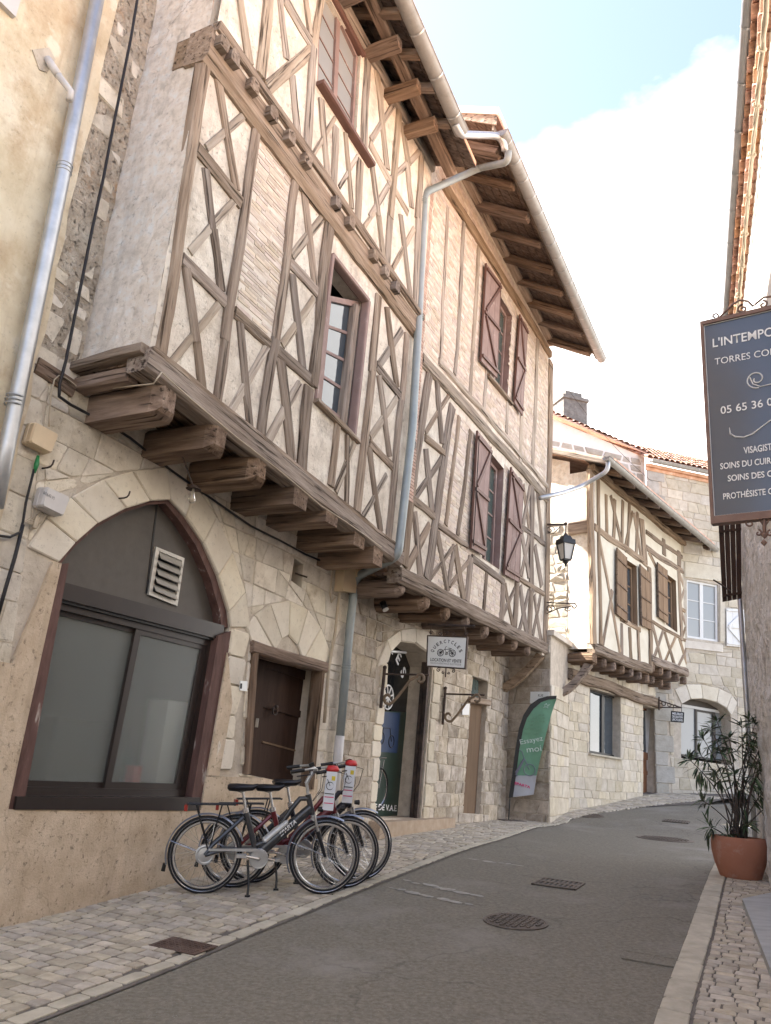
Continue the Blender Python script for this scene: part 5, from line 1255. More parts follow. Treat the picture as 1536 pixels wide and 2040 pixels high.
bar3('jetty_beam', G1.w(uL3, zjl, -.05), G1.w(uM3, zjl, -.05), Vector((0, 0, 1)), .24, .2, MT['timber'], h3)
bar3('jetty_beam', G1.w(uM3, zjr, -.05), G1.w(uR3 + .02, zjr, -.05), Vector((0, 0, 1)), .24, .2, MT['timber'], h3)
for a in [((1176, 936), (1184, 1284), 7), ((1190, 950), (1196, 1284), 5), ((1370, 1095), (1381, 1338), 6), ((1292, 1130), (1297, 1330), 7), ((1277, 1034), (1284, 1124), 9), ((1351, 1130), (1357, 1276), 5), ((1321, 1074), (1322, 1106), 6), ((1351, 1098), (1352, 1128), 6)]: C3('post', a[0], a[1], a[2], .035)
for a in [((1184, 1050), (1288, 1124), 11), ((1286, 1060), (1369, 1118), 7), ((1287, 1092), (1372, 1147), 9), ((1235, 1233), (1275, 1256), 8), ((1295, 1236), (1378, 1284), 6), ((1353, 1210), (1376, 1224), 6)]: C3('rail', a[0], a[1], a[2], .03)
for a in [((1206, 985), (1209, 1068), 5), ((1224, 995), (1222, 1075), 5), ((1216, 987), (1238, 1085), 5), ((1241, 998), (1238, 1085), 5), ((1254, 1005), (1249, 1094), 5), ((1260, 1020), (1244, 1097), 5), ((1270, 1022), (1267, 1110), 5), ((1262, 1022), (1279, 1116), 5), ((1238, 1242), (1238, 1304), 5), ((1254, 1250), (1257, 1316), 5), ((1271, 1256), (1273, 1326), 5)]: C3('stud', a[0], a[1], a[2], .024)
for a in [((1193, 1066), (1235, 1300), 5), ((1200, 1288), (1219, 1176), 5), ((1299, 1242), (1318, 1318), 5), ((1321, 1255), (1302, 1314), 5), ((1324, 1258), (1343, 1327), 5), ((1346, 1268), (1324, 1320), 5), ((1353, 1270), (1372, 1336), 5), ((1373, 1281), (1350, 1330), 5), ((1352, 1140), (1375, 1211), 4), ((1371, 1148), (1353, 1208), 4), ((1356, 1216), (1378, 1284), 4), ((1375, 1224), (1357, 1275), 4), ((1292, 1098), (1306, 1128), 5)]: C3('brace', a[0], a[1], a[2], .018)
bar3('wall_plate', G1.w(uL3 - .1, zt3(uL3), .02), G1.w(uR3, zt3(uR3), .02), Vector((0, 0, 1)), .18, .18, MT['timber_tan'], h3)
def wp3(*ps): return [G1.sz(p) for p in ps]
window(G1, wp3((1244, 1116), (1267, 1130), (1269, 1249), (1245, 1231)), 3, 2, h3, 'shutter_brown', 'glass', .18, .06, .03, .06)
window(G1, wp3((1326, 1144), (1345, 1158), (1348, 1259), (1328, 1245)), 3, 2, h3, 'shutter_brown', 'glass', .18, .06, .03, .06)
for q in [((1224, 1092), (1243, 1111), (1244, 1240), (1223, 1223)), ((1270, 1125), (1289, 1143), (1292, 1255), (1273, 1246)), ((1305, 1121), (1324, 1137), (1326, 1243), (1307, 1229))]:
    sh = shutter(G1, wp3(*q), h3, 'shutter_brown', 'timber_dark', 2, .05, zform=False)
    for v in (.15, .52, .85): bars('batten', G1, wp3(*q), [(.02, v, .98, v + .025)], .084, .10, MT['timber_dark'], sh)
for c in (ha, hb):
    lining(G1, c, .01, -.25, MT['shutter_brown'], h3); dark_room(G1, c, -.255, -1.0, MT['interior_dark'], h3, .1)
zg0_ = zt3(uL3)
gtop = lambda q: zg0_ + .12 + .36 * (ug0 - q + .6)
regu = [(ug0 - 5.0, ZC), (ug0, ZC), (ug0, gtop(ug0)), (ug0 - 5.0, gtop(ug0 - 5.0))]
wall_sheet('gable_wall', GU, regu, [], MT['roughcast'], h3)
stone_wall(GU, h3, MT['stone_white'], [(ug0 - 1.9, ZC + .15), (ug0 - .02, ZC + .15), (ug0 - .02, 7.6), (ug0 - 1.9, 7.6)], [], .26, .36, limit=75, out=(.008, .075), gap=.016, rough=1.6, jit=.35)
# plaster side of the jetty
m = MB(); m.prism([G1.w(uL3, zjl, 0), G1.w(uL3, zjl, -.62), G1.w(uL3 + .15, zjl, -.62), G1.w(uL3 + .15, zjl, 0)], Vector((0, 0, zt3(uL3) - zjl))); m.build('jetty_side', MT['roughcast'], h3)
P = G1.w(uL3 - .03, G1.sz((1180, 1048))[1]); bar3('beam_end', P - G1.n * .58, P + G1.n * .02, Vector((0, 0, 1)), .30, .16, MT['timber'], h3)
bar3('side_beam', G1.w(uL3 + .02, zjl - .22, -.75), G1.w(uL3 + .02, zjl - .22, .02), Vector((0, 0, 1)), .20, .26, MT['timber_dark'], h3)
for i in range(7):
    u = uL3 + .15 + (uM3 - uL3 - .3) * i / 6; bar3('joist', G1.w(u, zjl - .24, -.8), G1.w(u, zjl - .24, .0), G1.d, .18, .20, MT['timber_dark'], h3, jit=.03, roundend=True, nseg=3)
for i in range(6):
    u = uM3 + .2 + (uR3 - uM3 - .35) * i / 5; bar3('joist', G1.w(u, zjr - .24, -.8), G1.w(u, zjr - .24, .02), G1.d, .18, .20, MT['timber_dark'], h3, jit=.03, roundend=True, nseg=3)
    bar3('corbel', G1.w(u, zjr - .46, -.8), G1.w(u, zjr - .46, -.22), G1.d, .18, .20, MT['timber_dark'], h3, jit=.03, roundend=True, nseg=3)
for k in range(2): bar3('floor_board', G1.w(uL3, zjl - .10, -.5 + k * .3), G1.w(uM3, zjl - .10, -.5 + k * .3), G1.n, .29, .04, MT['timber_dark'], h3, nseg=2)
for k in range(2): bar3('floor_board', G1.w(uM3, zjr - .10, -.5 + k * .3), G1.w(uR3, zjr - .10, -.5 + k * .3), G1.n, .29, .04, MT['timber_dark'], h3, nseg=2)
kb = G0.off(.05).hit(1110, 1385); knee(Vector((kb.x, kb.y, kb.z)), G1.w(uL3 + .05, zjl - .34, -.12), Vector((0, 0, -.22)), .14, .15, G1.d, MT['timber_tan'], h3)
knee(G0.w(uR3 - .15, zjr - 1.35, .02), G1.w(uR3 - .12, zjr - .4, -.15), Vector((0, 0, -.05)), .16, .16, G1.d, MT['door_red'] if False else MT['timber'], h3)
# eaves, roof
g3p = G1.off(.75); gz3 = [g3p.sz(p) for p in ((1207, 914), (1427, 1098))]; zg3 = lambda u: lerp2(gz3[0], gz3[1], u)
u0g, u1g = gz3[0][0], gz3[1][0]
for i in range(9):
    u = uL3 + .25 + (uR3 - uL3 - .2) * i / 8
    bar3('rafter', G1.w(u, zt3(u) + .20, -.2), G1.w(u, zg3(u) + .06, .62), G1.d, .13, .14, MT['timber_dark'], h3, jit=.05, nseg=3)
soffit(G1, uL3 - .25, max(uR3 + .3, u1g - .05), lambda u: zt3(u) + .30, lambda u: zg3(u) + .14, -.2, .70, 5, h3)
gutter(g3p.w(u0g, zg3(u0g) + .05), g3p.w(u1g, zg3(u1g) + .05), .09, 'pale half-round gutter under the eaves of the small cream timber house', 14)
roof(G1, uL3 - .3, u1g - .02, zg3(uL3) + .16, zg3(u1g) + .16, .72, -4.5, 1.9, h3)
bar3('verge_board', G1.w(uL3 - .32, zt3(uL3) + 1.4, -3.2), G1.w(uL3 - .32, zg3(uL3) + .14, .70), Vector((0, 0, 1)), .12, .05, MT['timber'], h3)
core('rear_part', G0, uE + .15, uend - .05, -2.6, -7.5, .2, 8.6, h3, MT['rubble'])
# ------------------------------------------------------------------ stone house closing the street
h4 = house('stone_house', H4, 16, 'pale stone house with a wide arched window and white casement closing the street', 'house')
u40 = H4.sz((1312, 1586))[0] - .1; u4c = H4.sz((1288, 915))[0]
arch4 = [H4.sz(p) for p in ((1357, 1510), (1357, 1403), (1375, 1393), (1399, 1392), (1427, 1399), (1447, 1411), (1456, 1427), (1458, 1526))]
a4 = hull(arch4); ww = [H4.sz(p) for p in ((1368, 1153), (1431, 1165), (1432, 1279), (1369, 1270))]; hw = hull(ww)
z4 = zg(*H4.w(16, 0).xy) - .25; zt4 = H4.sz((1340, 935))[1]
reg4 = [(u4c, z4), (19.6, z4), (19.6, zt4), (u4c, zt4)]
wall_sheet('stone_wall', H4, reg4, [a4, hw], MT['mortar'], h4, reveal=[(a4, .45), (hw, .18)])
stone_wall(H4, h4, MT['stone_tan'], [(u4c + .5, z4), (18.1, z4), (18.1, zt4 - .1), (u4c + .5, zt4 - .1)], [hull([(p[0] + (p[0] - 15.9) * .28, p[1] + (.42 if p[1] > 3.6 else 0)) for p in arch4]), hull([(p[0], p[1]) for p in [H4.sz(q) for q in ((1362, 1118), (1440, 1130), (1440, 1300), (1362, 1300))]])], .27, .38, limit=280, out=(.010, .024), gap=.006)
z = z4; k = 0
while z < zt4 - .3:
    h = ru(.34, .46); w = .62 if k % 2 else .42; stone_obj('quoin', [(u4c, z), (u4c + w, z), (u4c + w, z + h), (u4c, z + h)], H4, .03, .005, MT['stone_white'], h4, .4); z += h; k += 1
ac = arch4; cxx = 15.9
for i in range(1, 6):
    p, q = ac[i], ac[i + 1]; sc_ = lambda r: (r[0] + (r[0] - cxx) * .28, r[1] + .40 - .0)
    stone_obj('voussoir', [p, q, sc_(q), sc_(p)], H4, .03, .004, MT['stone_dressed'], h4, .2)
for q in (((1362, 1118), (1440, 1131), (1440, 1160), (1362, 1150)), ((1433, 1165), (1443, 1167), (1443, 1282), (1433, 1280)), ((1362, 1275), (1440, 1285), (1440, 1300), (1362, 1291))):
    stone_obj('window_surround', [H4.sz(p) for p in q], H4, .04, .003, MT['stone_dressed'], h4, .1, .01)
window(H4, ww, 3, 2, h4, 'white', 'glass_pale', .12, .07, .025, .12)
dark_room(H4, a4, -.455, -1.8, MT['interior'], h4, .15); dark_room(H4, hw, -.185, -1.2, MT['interior'], h4, .1)
wq4 = [H4.sz(p, -.40) for p in ((1357, 1408), (1452, 1424), (1454, 1520), (1357, 1506))]
swin = bars('shop_window', H4, wq4, [(.28, 0, .32, 1), (.64, 0, .70, 1), (.94, 0, 1, 1), (.32, .0, .64, .04), (0, .96, 1, 1)], -.44, -.37, MT['tympan'], h4)
bars('light_strip', H4, wq4, [(0, -.055, .94, .0)], -.44, -.37, MT['white'], swin)
for a_, b_ in ((0, .28), (.32, .64), (.70, .94)): bars('pane', H4, wq4, [(a_, .0, b_, .96)], -.42, -.41, MT['glass_pale'], swin)
m = MB(); slab(m, H4, hull([H4.sz(p, -.40) for p in ((1357, 1404), (1372, 1392), (1400, 1389), (1430, 1397), (1450, 1409), (1455, 1424), (1357, 1407))]), -.43, -.38); m.build('arch_panel', MT['tympan'], h4)
m = MB()
for i, (o, h) in enumerate(((.05, .10), (.12, .09))): m.prism([H4.w(u4c - .05, zt4 - .22 + i * .11, 0), H4.w(19.6, zt4 - .22 + i * .11, 0), H4.w(19.6, zt4 - .22 + i * .11, o), H4.w(u4c - .05, zt4 - .22 + i * .11, o)], Vector((0, 0, h)))
m.build('cornice', MT['tile'], h4)
gutter(H4.w(u4c, zt4 + .06, .22), H4.w(19.6, zt4 + .06, .22), .085, 'cream gutter on the cornice of the stone house closing the street', 8)
q4 = [H4.sz(p) for p in ((1444, 1213), (1479, 1215), (1479, 1290), (1445, 1287))]
sh = shutter(H4, q4, h4, 'white', 'white', 3, .05, 1)
# tiles: rows of canal tiles running up the slope
def tiled(pl, u0, u1, z, o0, depth, slope, parent, pitch=.2, tl=.36, zf=None):
    m = MB(); n = int((u1 - u0) / pitch); rows = int(depth / tl)
    for i in range(n):
        u = u0 + (i + .5) * pitch
        for r in range(rows):
            zb_ = (zf(u) if zf else z); w = pitch * .5 * ru(.92, 1.05); vs = []
            for e, (d_, lift) in enumerate(((r * tl, .035), (r * tl + tl * 1.06, .0))):
                for k in range(6):
                    a = math.pi * k / 5; vs.append(pl.w(u + math.cos(a) * w * (1 - .12 * e) + ru(-.004, .004), zb_ + d_ * slope + math.sin(a) * w * .75 + lift, o0 - d_))
            m.add(vs, [(k, k + 1, 6 + k + 1, 6 + k) for k in range(5)])
    base = MB(); zc = zf or (lambda u: z)
    base.prism([pl.w(u0, zc(u0) - .03, o0), pl.w(u1, zc(u1) - .03, o0), pl.w(u1, zc(u1) - .03 + depth * slope, o0 - depth), pl.w(u0, zc(u0) - .03 + depth * slope, o0 - depth)], Vector((0, 0, .03)))
    b = base.build('roof', MT['tile'], parent); return tag(m.build('tile_rows', MT['tile_isl'], b), kind='stuff')
MT['tile_isl'] = M_('terracotta_tiles_far', [(.3, (.24, .13, .095)), (.5, (.32, .19, .145)), (.7, (.42, .30, .24))], scale=5, bump=.3, bscale=50, var=.22, island=True, rough=.9, spec=.15, hue=.012)
tiled(H4, u4c - .1, 19.6, zt4 + .12, .20, 3.4, .60, h4)
core('rear_part', H4, u4c + .1, 19.5, -2.1, -6, .2, 10.8, h4, MT['rubble'])
# white house behind
H5 = Pl(73.0, H4.c - .30); u5c = u4c + .15
h5 = house('white_house', H5, u5c - 2, 'tall whitewashed rubble house with tiled roof and chimney behind the cream timber house', 'house')
e5 = [H5.sz(p) for p in ((1095, 832), (1286, 912))]; zt5 = lambda u: lerp2(e5[0], e5[1], u)
u50 = e5[0][0] - 2.5
wall_sheet('white_wall', H5, [(u50, 1.0), (u5c, 1.0), (u5c, zt5(u5c)), (u50, zt5(u50))], [], MT['white_wall'], h5)
stone_wall(H5, h5, MT['stone_white'], [(u50 + 1.5, 7.9), (u5c - .05, 7.9), (u5c - .05, zt5(u5c) - .1), (u50 + .9, zt5(u50) - .1)], [], .3, .42, limit=120, out=(.0, .04), gap=.03, minA=.02, rough=1.2)
tiled(H5, u50, u5c + .25, 0, .18, 2.6, .58, h5, zf=lambda u: zt5(u) + .06)
P = H5.off(-2.4).hit(1135, 850); 
ch = MB(); Mx = Matrix((H5.d, H5.n, Vector((0, 0, 1)))).transposed(); w_ = (H5.off(-2.4).hit(1163, 840) - H5.off(-2.4).hit(1109, 830)).length
ztopc = H5.off(-2.4).sz((1140, 806))[1]
ch.box((P.x, P.y, ztopc - 1.2), w_ * .86, w_ * .7, 2.4, Mx); c0 = ch.build('chimney', MT['sooty_stone'], h5)
ch = MB(); ch.box((P.x, P.y, ztopc + .05), w_ * .94, w_ * .8, .12, Mx); ch.box((P.x, P.y, ztopc + .22), w_ * .6, w_ * .5, .24, Mx); ch.build('chimney_cap', MT['sooty_stone'], c0)
core('rear_part', H5, u50, u5c - .1, -.4, -6, .2, 10.2, h5, MT['rubble'])
# ------------------------------------------------------------------ right-hand buildings
u2e = RW.sz((1471, 1042))[0]; u12 = 9.7
r1 = house('white_house', RW, 5, 'white plastered house at the right edge under a terracotta tile eave')
r2 = house('grey_stone_house', RW, 10.5, 'rough grey stone house wall at the right behind the potted oleander')
REV = lambda pl: pl
def rwall(name, u0, u1, z1, mat, parent, rough, nu, nv, oo=0.0):
    fl = []
    for j in range(nv + 1):
        for i in range(nu + 1):
            u = u0 + (u1 - u0) * i / nu; P = RW.w(u, 0); zz = zg(P.x, P.y) - .2
            z = zz + (z1 - zz) * j / nv; nv_ = mnoise.noise(Vector((u * 2.2, z * 2.2, 3))) + .5 * mnoise.noise(Vector((u * 6, z * 6, 9)))
            fl.append(RW.w(u, z, -oo - rough * nv_))
    return mk(name, fl, [(j * (nu + 1) + i, (j + 1) * (nu + 1) + i, (j + 1) * (nu + 1) + i + 1, j * (nu + 1) + i + 1) for j in range(nv) for i in range(nu)], mat, parent)
Er = RW.off(-.10); ze = Er.sz((1474, 300))[1]; R1 = RW.off(-.10)
rwall('wall', -12, 11.6, ze - .05, MT['white_wall'], r1, .01, 20, 20, -.06)
rwall('wall', 7.2, u2e, 5.7, MT['grey_wall'], r2, .05, 60, 60)
m = MB(); m.prism([RW.w(u2e, .3, 0), RW.w(u2e, .3, 6), RW.w(u2e - .2, .3, 6), RW.w(u2e - .2, .3, 0)], Vector((0, 0, 5.4))); m.build('end_wall', MT['grey_wall'], r2)
m = MB(); m.prism([RW.w(11.6, .3, .07), RW.w(u2e - .25, .3, .07), RW.w(u2e - .25, .3, 6), RW.w(11.6, .3, 6)], Vector((0, 0, 5.3))); m.build('rear_part', MT['rubble'], r2)
m = MB(); m.prism([RW.w(-12, .3, .09), RW.w(11.58, .3, .09), RW.w(11.58, .3, 7), RW.w(-12, .3, 7)], Vector((0, 0, ze - .3))); m.build('rear_part', MT['rubble'], r1)
m = MB(); m.prism([RW.w(-12, ze + .12, -.07), RW.w(11.6, ze + .12, -.07), RW.w(11.6, ze + 1.6, 4), RW.w(-12, ze + 1.6, 4)], Vector((0, 0, .06))); m.build('roof', MT['tile'], r1)
# tile cornice: two rows of half-round tiles
def half_tile(w, l, t=.016):
    vs = []; n = 7
    for x in (-l / 2, l / 2):
        for r in (w / 2, w / 2 - t):
            for k in range(n):
                a = math.pi * k / (n - 1); vs.append((x, math.cos(a) * r, math.sin(a) * r * .8))
    fs = []
    for k in range(n - 1): fs += [(k, k + 1, 2 * n + k + 1, 2 * n + k), (n + k + 1, n + k, 3 * n + k, 3 * n + k + 1), (k + 1, k, n + k, n + k + 1), (2 * n + k, 2 * n + k + 1, 3 * n + k + 1, 3 * n + k)]
    me = bpy.data.meshes.new('cornice_tile'); me.from_pydata(vs, [], fs); me.materials.append(MT['tile']); return me
tm = half_tile(.17, .24); Mr = Matrix((RW.n * -1, RW.d * -1, Vector((0, 0, 1)))).transposed()
for row, (o, dz) in enumerate(((-.015, .02), (.03, -.12))):
    u = .6
    while u < 11.4:
        M4 = Mr.to_4x4(); M4.translation = RW.w(u, ze + dz + ru(-.006, .006), o + .05 + ru(-.006, .006)); lo = link('cornice_tile', tm, r1, M4); u += .185 * ru(.96, 1.04)
m = MB()
for o, dz in ((-.08, .10), (-.035, -.04)): m.prism([RW.w(.4, ze + dz, o), RW.w(11.6, ze + dz, o), RW.w(11.6, ze + dz, .02), RW.w(.4, ze + dz, .02)], Vector((0, 0, .03)))
m.build('mortar_course', MT['mortar'], r1)
gutter(RW.w(-3, ze + .13, -.10), RW.w(11.6, ze + .13, -.10), .055, 'zinc gutter along the terracotta cornice at the right edge', 24, 'zinc')
# pale cable bundle under the cornice
m = MB()
for k in range(3):
    pts = [RW.w(.5 + i * .25, ze - .24 + .015 * math.sin(i * 1.3 + k * 2), -.012 + .012 * math.cos(i * 1.7 + k * 2)) for i in range(45)]; m.tube(pts, .014, 5)
for i in range(17): m.torus(RW.w(.8 + i * .62, ze - .24, -.012), RW.d, .034, .009, 10, 5)
tag(m.build('cable_bundle', MT['cable_pale'], None, True), 'bundle of pale cables strapped under the terracotta cornice at right', 'cable')
# open plank shutter standing out from the grey wall
SHP = Pl(111.5, 0); P0 = RW.hit(1478, 1040); SHP.c = Vector((P0.x, P0.y, 0)).dot(SHP.n)
qs = [SHP.sz(p) for p in ((1430, 1025), (1476, 1020), (1478, 1192), (1439, 1199))]
r2s = empty('open_shutter', P0, 'dark brown plank shutter standing open beside the grey stone wall', 'shutter')
for i in range(4): bars('plank', SHP, qs, [(i / 4 + .01, 0, (i + 1) / 4 - .01, 1)], -.015, .02 + ru(0, .004), MT['door'], r2s)
bars('batten', SHP, qs, [(0, .93, 1, .955)], .024, .045, MT['door'], r2s); bars('batten', SHP, qs, [(0, .2, 1, .225)], .024, .045, MT['door'], r2s)
m = MB(); m.tube([SHP.hit(1421, 1155, .06), SHP.hit(1442, 1168, .06), SHP.hit(1455, 1178, .05)], .012, 6); m.build('stay_bar', MT['iron'], r2s)
# step at the right
m = MB(); stp = [gp(1480, 1808), gp(1536, 1956), gp(1640, 1956), gp(1560, 1790)]
vs = [Vector((p.x, p.y, p.z - .02)) for p in stp]; m.prism(vs, Vector((0, 0, .10))); m.build('door_step', MT['marble'], r1)
# thin downpipe and cable on the edge of the grey house
m = MB(); m.tube([RW.w(u2e - .05, 4.9, -.05), RW.w(u2e - .05, zg(*RW.w(u2e, 0).xy), -.05)], .035, 8); tag(m.build('thin_downpipe', MT['zinc'], None, True), 'thin grey downpipe on the far edge of the grey stone wall', 'downpipe')
# ------------------------------------------------------------------ downpipes
def bez(pts, n=6):
    """round the corners of a polyline"""
    pts = [Vector(p) for p in pts]; out = [pts[0]]
    for i in range(1, len(pts) - 1):
        a, p, b = pts[i - 1], pts[i], pts[i + 1]; r = min((a - p).length, (b - p).length, .16) * .9
        A = p + (a - p).normalized() * r; B = p + (b - p).normalized() * r
        for k in range(n + 1):
            t = k / n; out.append(A * (1 - t) ** 2 + p * 2 * t * (1 - t) + B * t * t)
    return out + [pts[-1]]
def pipe(pts, r, mat, label, collars, cr=1.12, name='downpipe', foot=None):
    o = empty(name, pts[-1], label, 'downpipe', 'downpipes on the house fronts'); m = MB(); m.tube(bez(pts), r, 14); m.build('pipe', MT[mat], o, True)
    for P, d in collars:
        m = MB(); d = d.normalized()
        for k in (-.035, 0, .035): m.torus(P + d * k, d, r * 1.02, r * .10, 18, 5)
        m.build('collar', MT[mat], o, True)
    if foot:
        m = MB(); m.tube(foot, r * 1.12, 14); m.build('foot_pipe', MT['grey_plastic'], o, True)
    return o
LP = F0.off(.16)
pt = [LP.hit(205, -60), LP.hit(129, 330), LP.hit(22, 850), LP.hit(-10, 1010)]
pipe(pt, .062, 'zinc', 'silver metal downpipe between the ochre house and the big timber house', [(LP.hit(128, 336), pt[1] - pt[2]), (LP.hit(28, 798), pt[1] - pt[2])])
# blue-grey downpipe between the two timber houses
V1, V0 = F1.off(.10), F0.off(.10)
ge_ = g2p.w(gz2[0][0] + .12, zg2(gz2[0][0]) - .02, 0)
PB = [ge_, ge_ + Vector((0, 0, -.22)), V1.hit(955, 335, .45), V1.hit(846, 384), V1.hit(835, 620), V1.hit(822, 850), V1.hit(793, 1108), V0.hit(712, 1158), V0.hit(698, 1240), V0.hit(677, 1470)]
PB[7] = V0.hit(708, 1150)
pipe(PB, .058, 'bluepipe', 'blue-grey downpipe running down between the two timber houses to the pavement', [(V1.hit(835, 632), PB[4] - PB[5]), (V1.hit(820, 886), PB[5] - PB[6]), (V0.hit(690, 1330), PB[8] - PB[9]), (V1.hit(842, 400), PB[4] - PB[5])], foot=[V0.hit(677, 1466), V0.hit(672, 1520), V0.hit(660, 1640)])
# swan neck joining the two gutters at the top
gA = g1p.w(gz[1][0] - .05, zg1(gz[1][0]) - .02); 
m = MB(); m.tube(bez([gA, g1p.hit(915, 268), g2p.hit(985, 270, -.1), g2p.hit(1003, 275), g2p.hit(1006, 300)]), .055, 12)
tag(m.build('swan_neck', MT['zinc'], None, True), 'zinc swan neck pipe joining the two roof gutters against the sky', 'pipe')
# pipe on the far timber house
pn = [g3p.w(u0g + .12, zg3(u0g) - .02), g3p.w(u0g + .12, zg3(u0g) - .25), G1.hit(1160, 975, -.2), G0.hit(1100, 985, .4)]
pipe([pn[0], pn[1], G1.hit(1160, 968, .16), G1.hit(1120, 982, .10), G1.hit(1076, 992, .05)], .05, 'zinc', 'slanting zinc pipe from the gutter of the cream timber house across its side wall', [])
# ------------------------------------------------------------------ electrical boxes and cables on the first house
def boxthing(name, px, mat, depth, label, cat, quad, rad=.014):
    q = [F0.sz(p) for p in quad]; o = empty(name, F0.w(*q[3]), label, cat, 'junction boxes left of the shop arch'); mid = ((q[0][0] + q[2][0]) / 2, (q[0][1] + q[2][1]) / 2)
    def rq(s):
        P = [(mid[0] + (p[0] - mid[0]) * s, mid[1] + (p[1] - mid[1]) * s) for p in q]; out = []
        for i in range(4):
            p, a, b = P[i], P[i - 1], P[(i + 1) % 4]
            for n_ in (a, b):
                l = math.hypot(n_[0] - p[0], n_[1] - p[1]); t = rad / l; out.append((p[0] + (n_[0] - p[0]) * t, p[1] + (n_[1] - p[1]) * t))
        return out
    m = MB(); vs = []; lv = [(1, .02), (1, depth * .45), (.95, depth * .48), (.97, depth * .5), (.97, depth * .85), (.88, depth)]
    for s, o_ in lv: vs += [F0.w(u, z, o_) for u, z in rq(s)]
    fs = [(j * 8 + i, j * 8 + (i + 1) % 8, j * 8 + 8 + (i + 1) % 8, j * 8 + 8 + i) for j in range(len(lv) - 1) for i in range(8)] + [tuple(range(40, 48))]
    m.add(vs, fs); m.build('casing', MT[mat], o); return o
boxthing('junction_box', 0, 'cream_plastic', .12, 'cream plastic junction box on stone wall, upper of the two boxes', 'junction box', ((51, 842), (100, 868), (84, 908), (38, 884)))
jb2 = boxthing('junction_box', 0, 'grey_plastic', .13, 'pale grey junction box with black marking above hanging wires, lower of two', 'junction box', ((72, 970), (121, 992), (106, 1032), (60, 1010)))
def text_on(s, pl, pL, pR, hpx, mat, parent, o=.01, name='lettering', thick=.002, font_shear=0.0, arc=None, sz=None, bold=0.0):
    """flat lettering on a wall plane; pL, pR: ends of the base line as surveyed"""
    cu_ = bpy.data.curves.new(name, 'FONT'); cu_.body = s; cu_.size = 1.0; cu_.resolution_u = 3; cu_.extrude = 0.0; cu_.offset = bold
    to = bpy.data.objects.new(name, cu_); COL.objects.link(to); bpy.context.view_layer.update()
    me = bpy.data.meshes.new_from_object(to.evaluated_get(bpy.context.evaluated_depsgraph_get())); bpy.data.objects.remove(to); bpy.data.curves.remove(cu_)
    xs_ = [v.co.x for v in me.vertices]; ys_ = [v.co.y for v in me.vertices]
    x0, x1 = min(xs_), max(xs_)
    a, b = (pl.sz(pL, o), pl.sz(pR, o)) if sz is None else sz[:2]
    h = abs(pl.sz((pL[0], pL[1] - hpx), o)[1] - a[1]) if sz is None else sz[2]
    cap = .70
    L_ = math.hypot(b[0] - a[0], b[1] - a[1]); sx = L_ / (x1 - x0); sy = h / cap; dx, dz = (b[0] - a[0]) / L_, (b[1] - a[1]) / L_
    for v in me.vertices:
        x, y = (v.co.x - x0) * sx, v.co.y * sy; x += font_shear * y
        v.co = pl.w(a[0] + dx * x - dz * y, a[1] + dz * x + dx * y, o)
    me.materials.append(mat); return link(name, me, parent)
text_on('BOUG (?)', F0, (86, 984), (108, 995), 6, MT['ink'], jb2, .136)
def cable(pts, r, mat, label, name='cable', n=5):
    m = MB(); m.tube(pts, r, n); return tag(m.build(name, MT[mat], None, True), label, 'cable')
FC = F0.off(.05)
# heavy black cable down the gable, then along under the joists
c1 = [F1.off(-.78).hit(*p) for p in ((275, -10), (255, 95), (237, 170), (218, 270), (203, 360), (180, 470), (160, 560), (143, 640), (131, 700))]
c1 = [F0.hit(p[0], p[1], .10) for p in ((275, -10), (262, 70), (246, 150), (228, 240), (207, 350), (183, 460), (163, 560), (146, 645), (131, 720), (119, 765), (118, 790), (140, 806), (170, 822))]
sm = []
for i in range(len(c1) - 1):
    for k in range(4): sm.append(c1[i].lerp(c1[i + 1], k / 4))
cable(sm + [c1[-1]], .014, 'cable', 'thick black cable running down beside the grey roughcast gable')
cable([FC.hit(*p) for p in ((170, 822), (215, 845), (260, 873), (300, 905), (345, 940), (395, 975), (445, 1010), (500, 1048), (560, 1078), (610, 1105), (650, 1122), (690, 1128))], .013, 'cable', 'black cable strung along the stone wall under the joist ends')
cable([FC.hit(*p) for p in ((98, 850), (98, 830), (101, 790), (108, 757), (118, 748), (130, 752), (160, 775), (180, 778))] + [F1.hit(*p, .12) for p in ((305, 765), (322, 742))], .007, 'cable_pale', 'thin pale cable looping from the cream junction box to the jetty beam')
cable([F1.hit(*p, .10) for p in ((322, 742), (380, 795), (470, 870), (560, 940), (640, 1008), (690, 1040), (760, 1090))], .007, 'cable_pale', 'thin pale cable pinned along the face of the jetty beam')
cable([FC.hit(*p) for p in ((68, 935), (62, 960), (52, 1000), (46, 1040), (40, 1060), (20, 1070), (-10, 1066))], .011, 'cable', 'black cable loop at the left edge below the grey junction box')
cable([FC.hit(*p) for p in ((46, 1045), (30, 1110), (12, 1170), (-5, 1230))], .016, 'cable', 'black conduit dropping to the left edge beside the arch')
m = MB(); m.tube([FC.hit(76, 908), FC.hit(73, 925), FC.hit(68, 942)], [.012, .022, .012], 8); tag(m.build('green_connector', MT['green_plastic'], None, True), 'green plastic cable connector under the cream junction box', 'connector')
m = MB()
for k in range(5): m.tube([FC.hit(66 + k * 7, 1014 + k * 3), FC.hit(62 + k * 5, 1030 + k * 3), FC.hit(48 + k * 3, 1040 + k)], .004, 4)
m.tube([FC.hit(74, 1030), FC.hit(68, 1052)], .022, 6); tag(m.build('loose_wires', MT['cable_pale'], None), 'loose pale wires hanging below the grey junction box', 'wires')
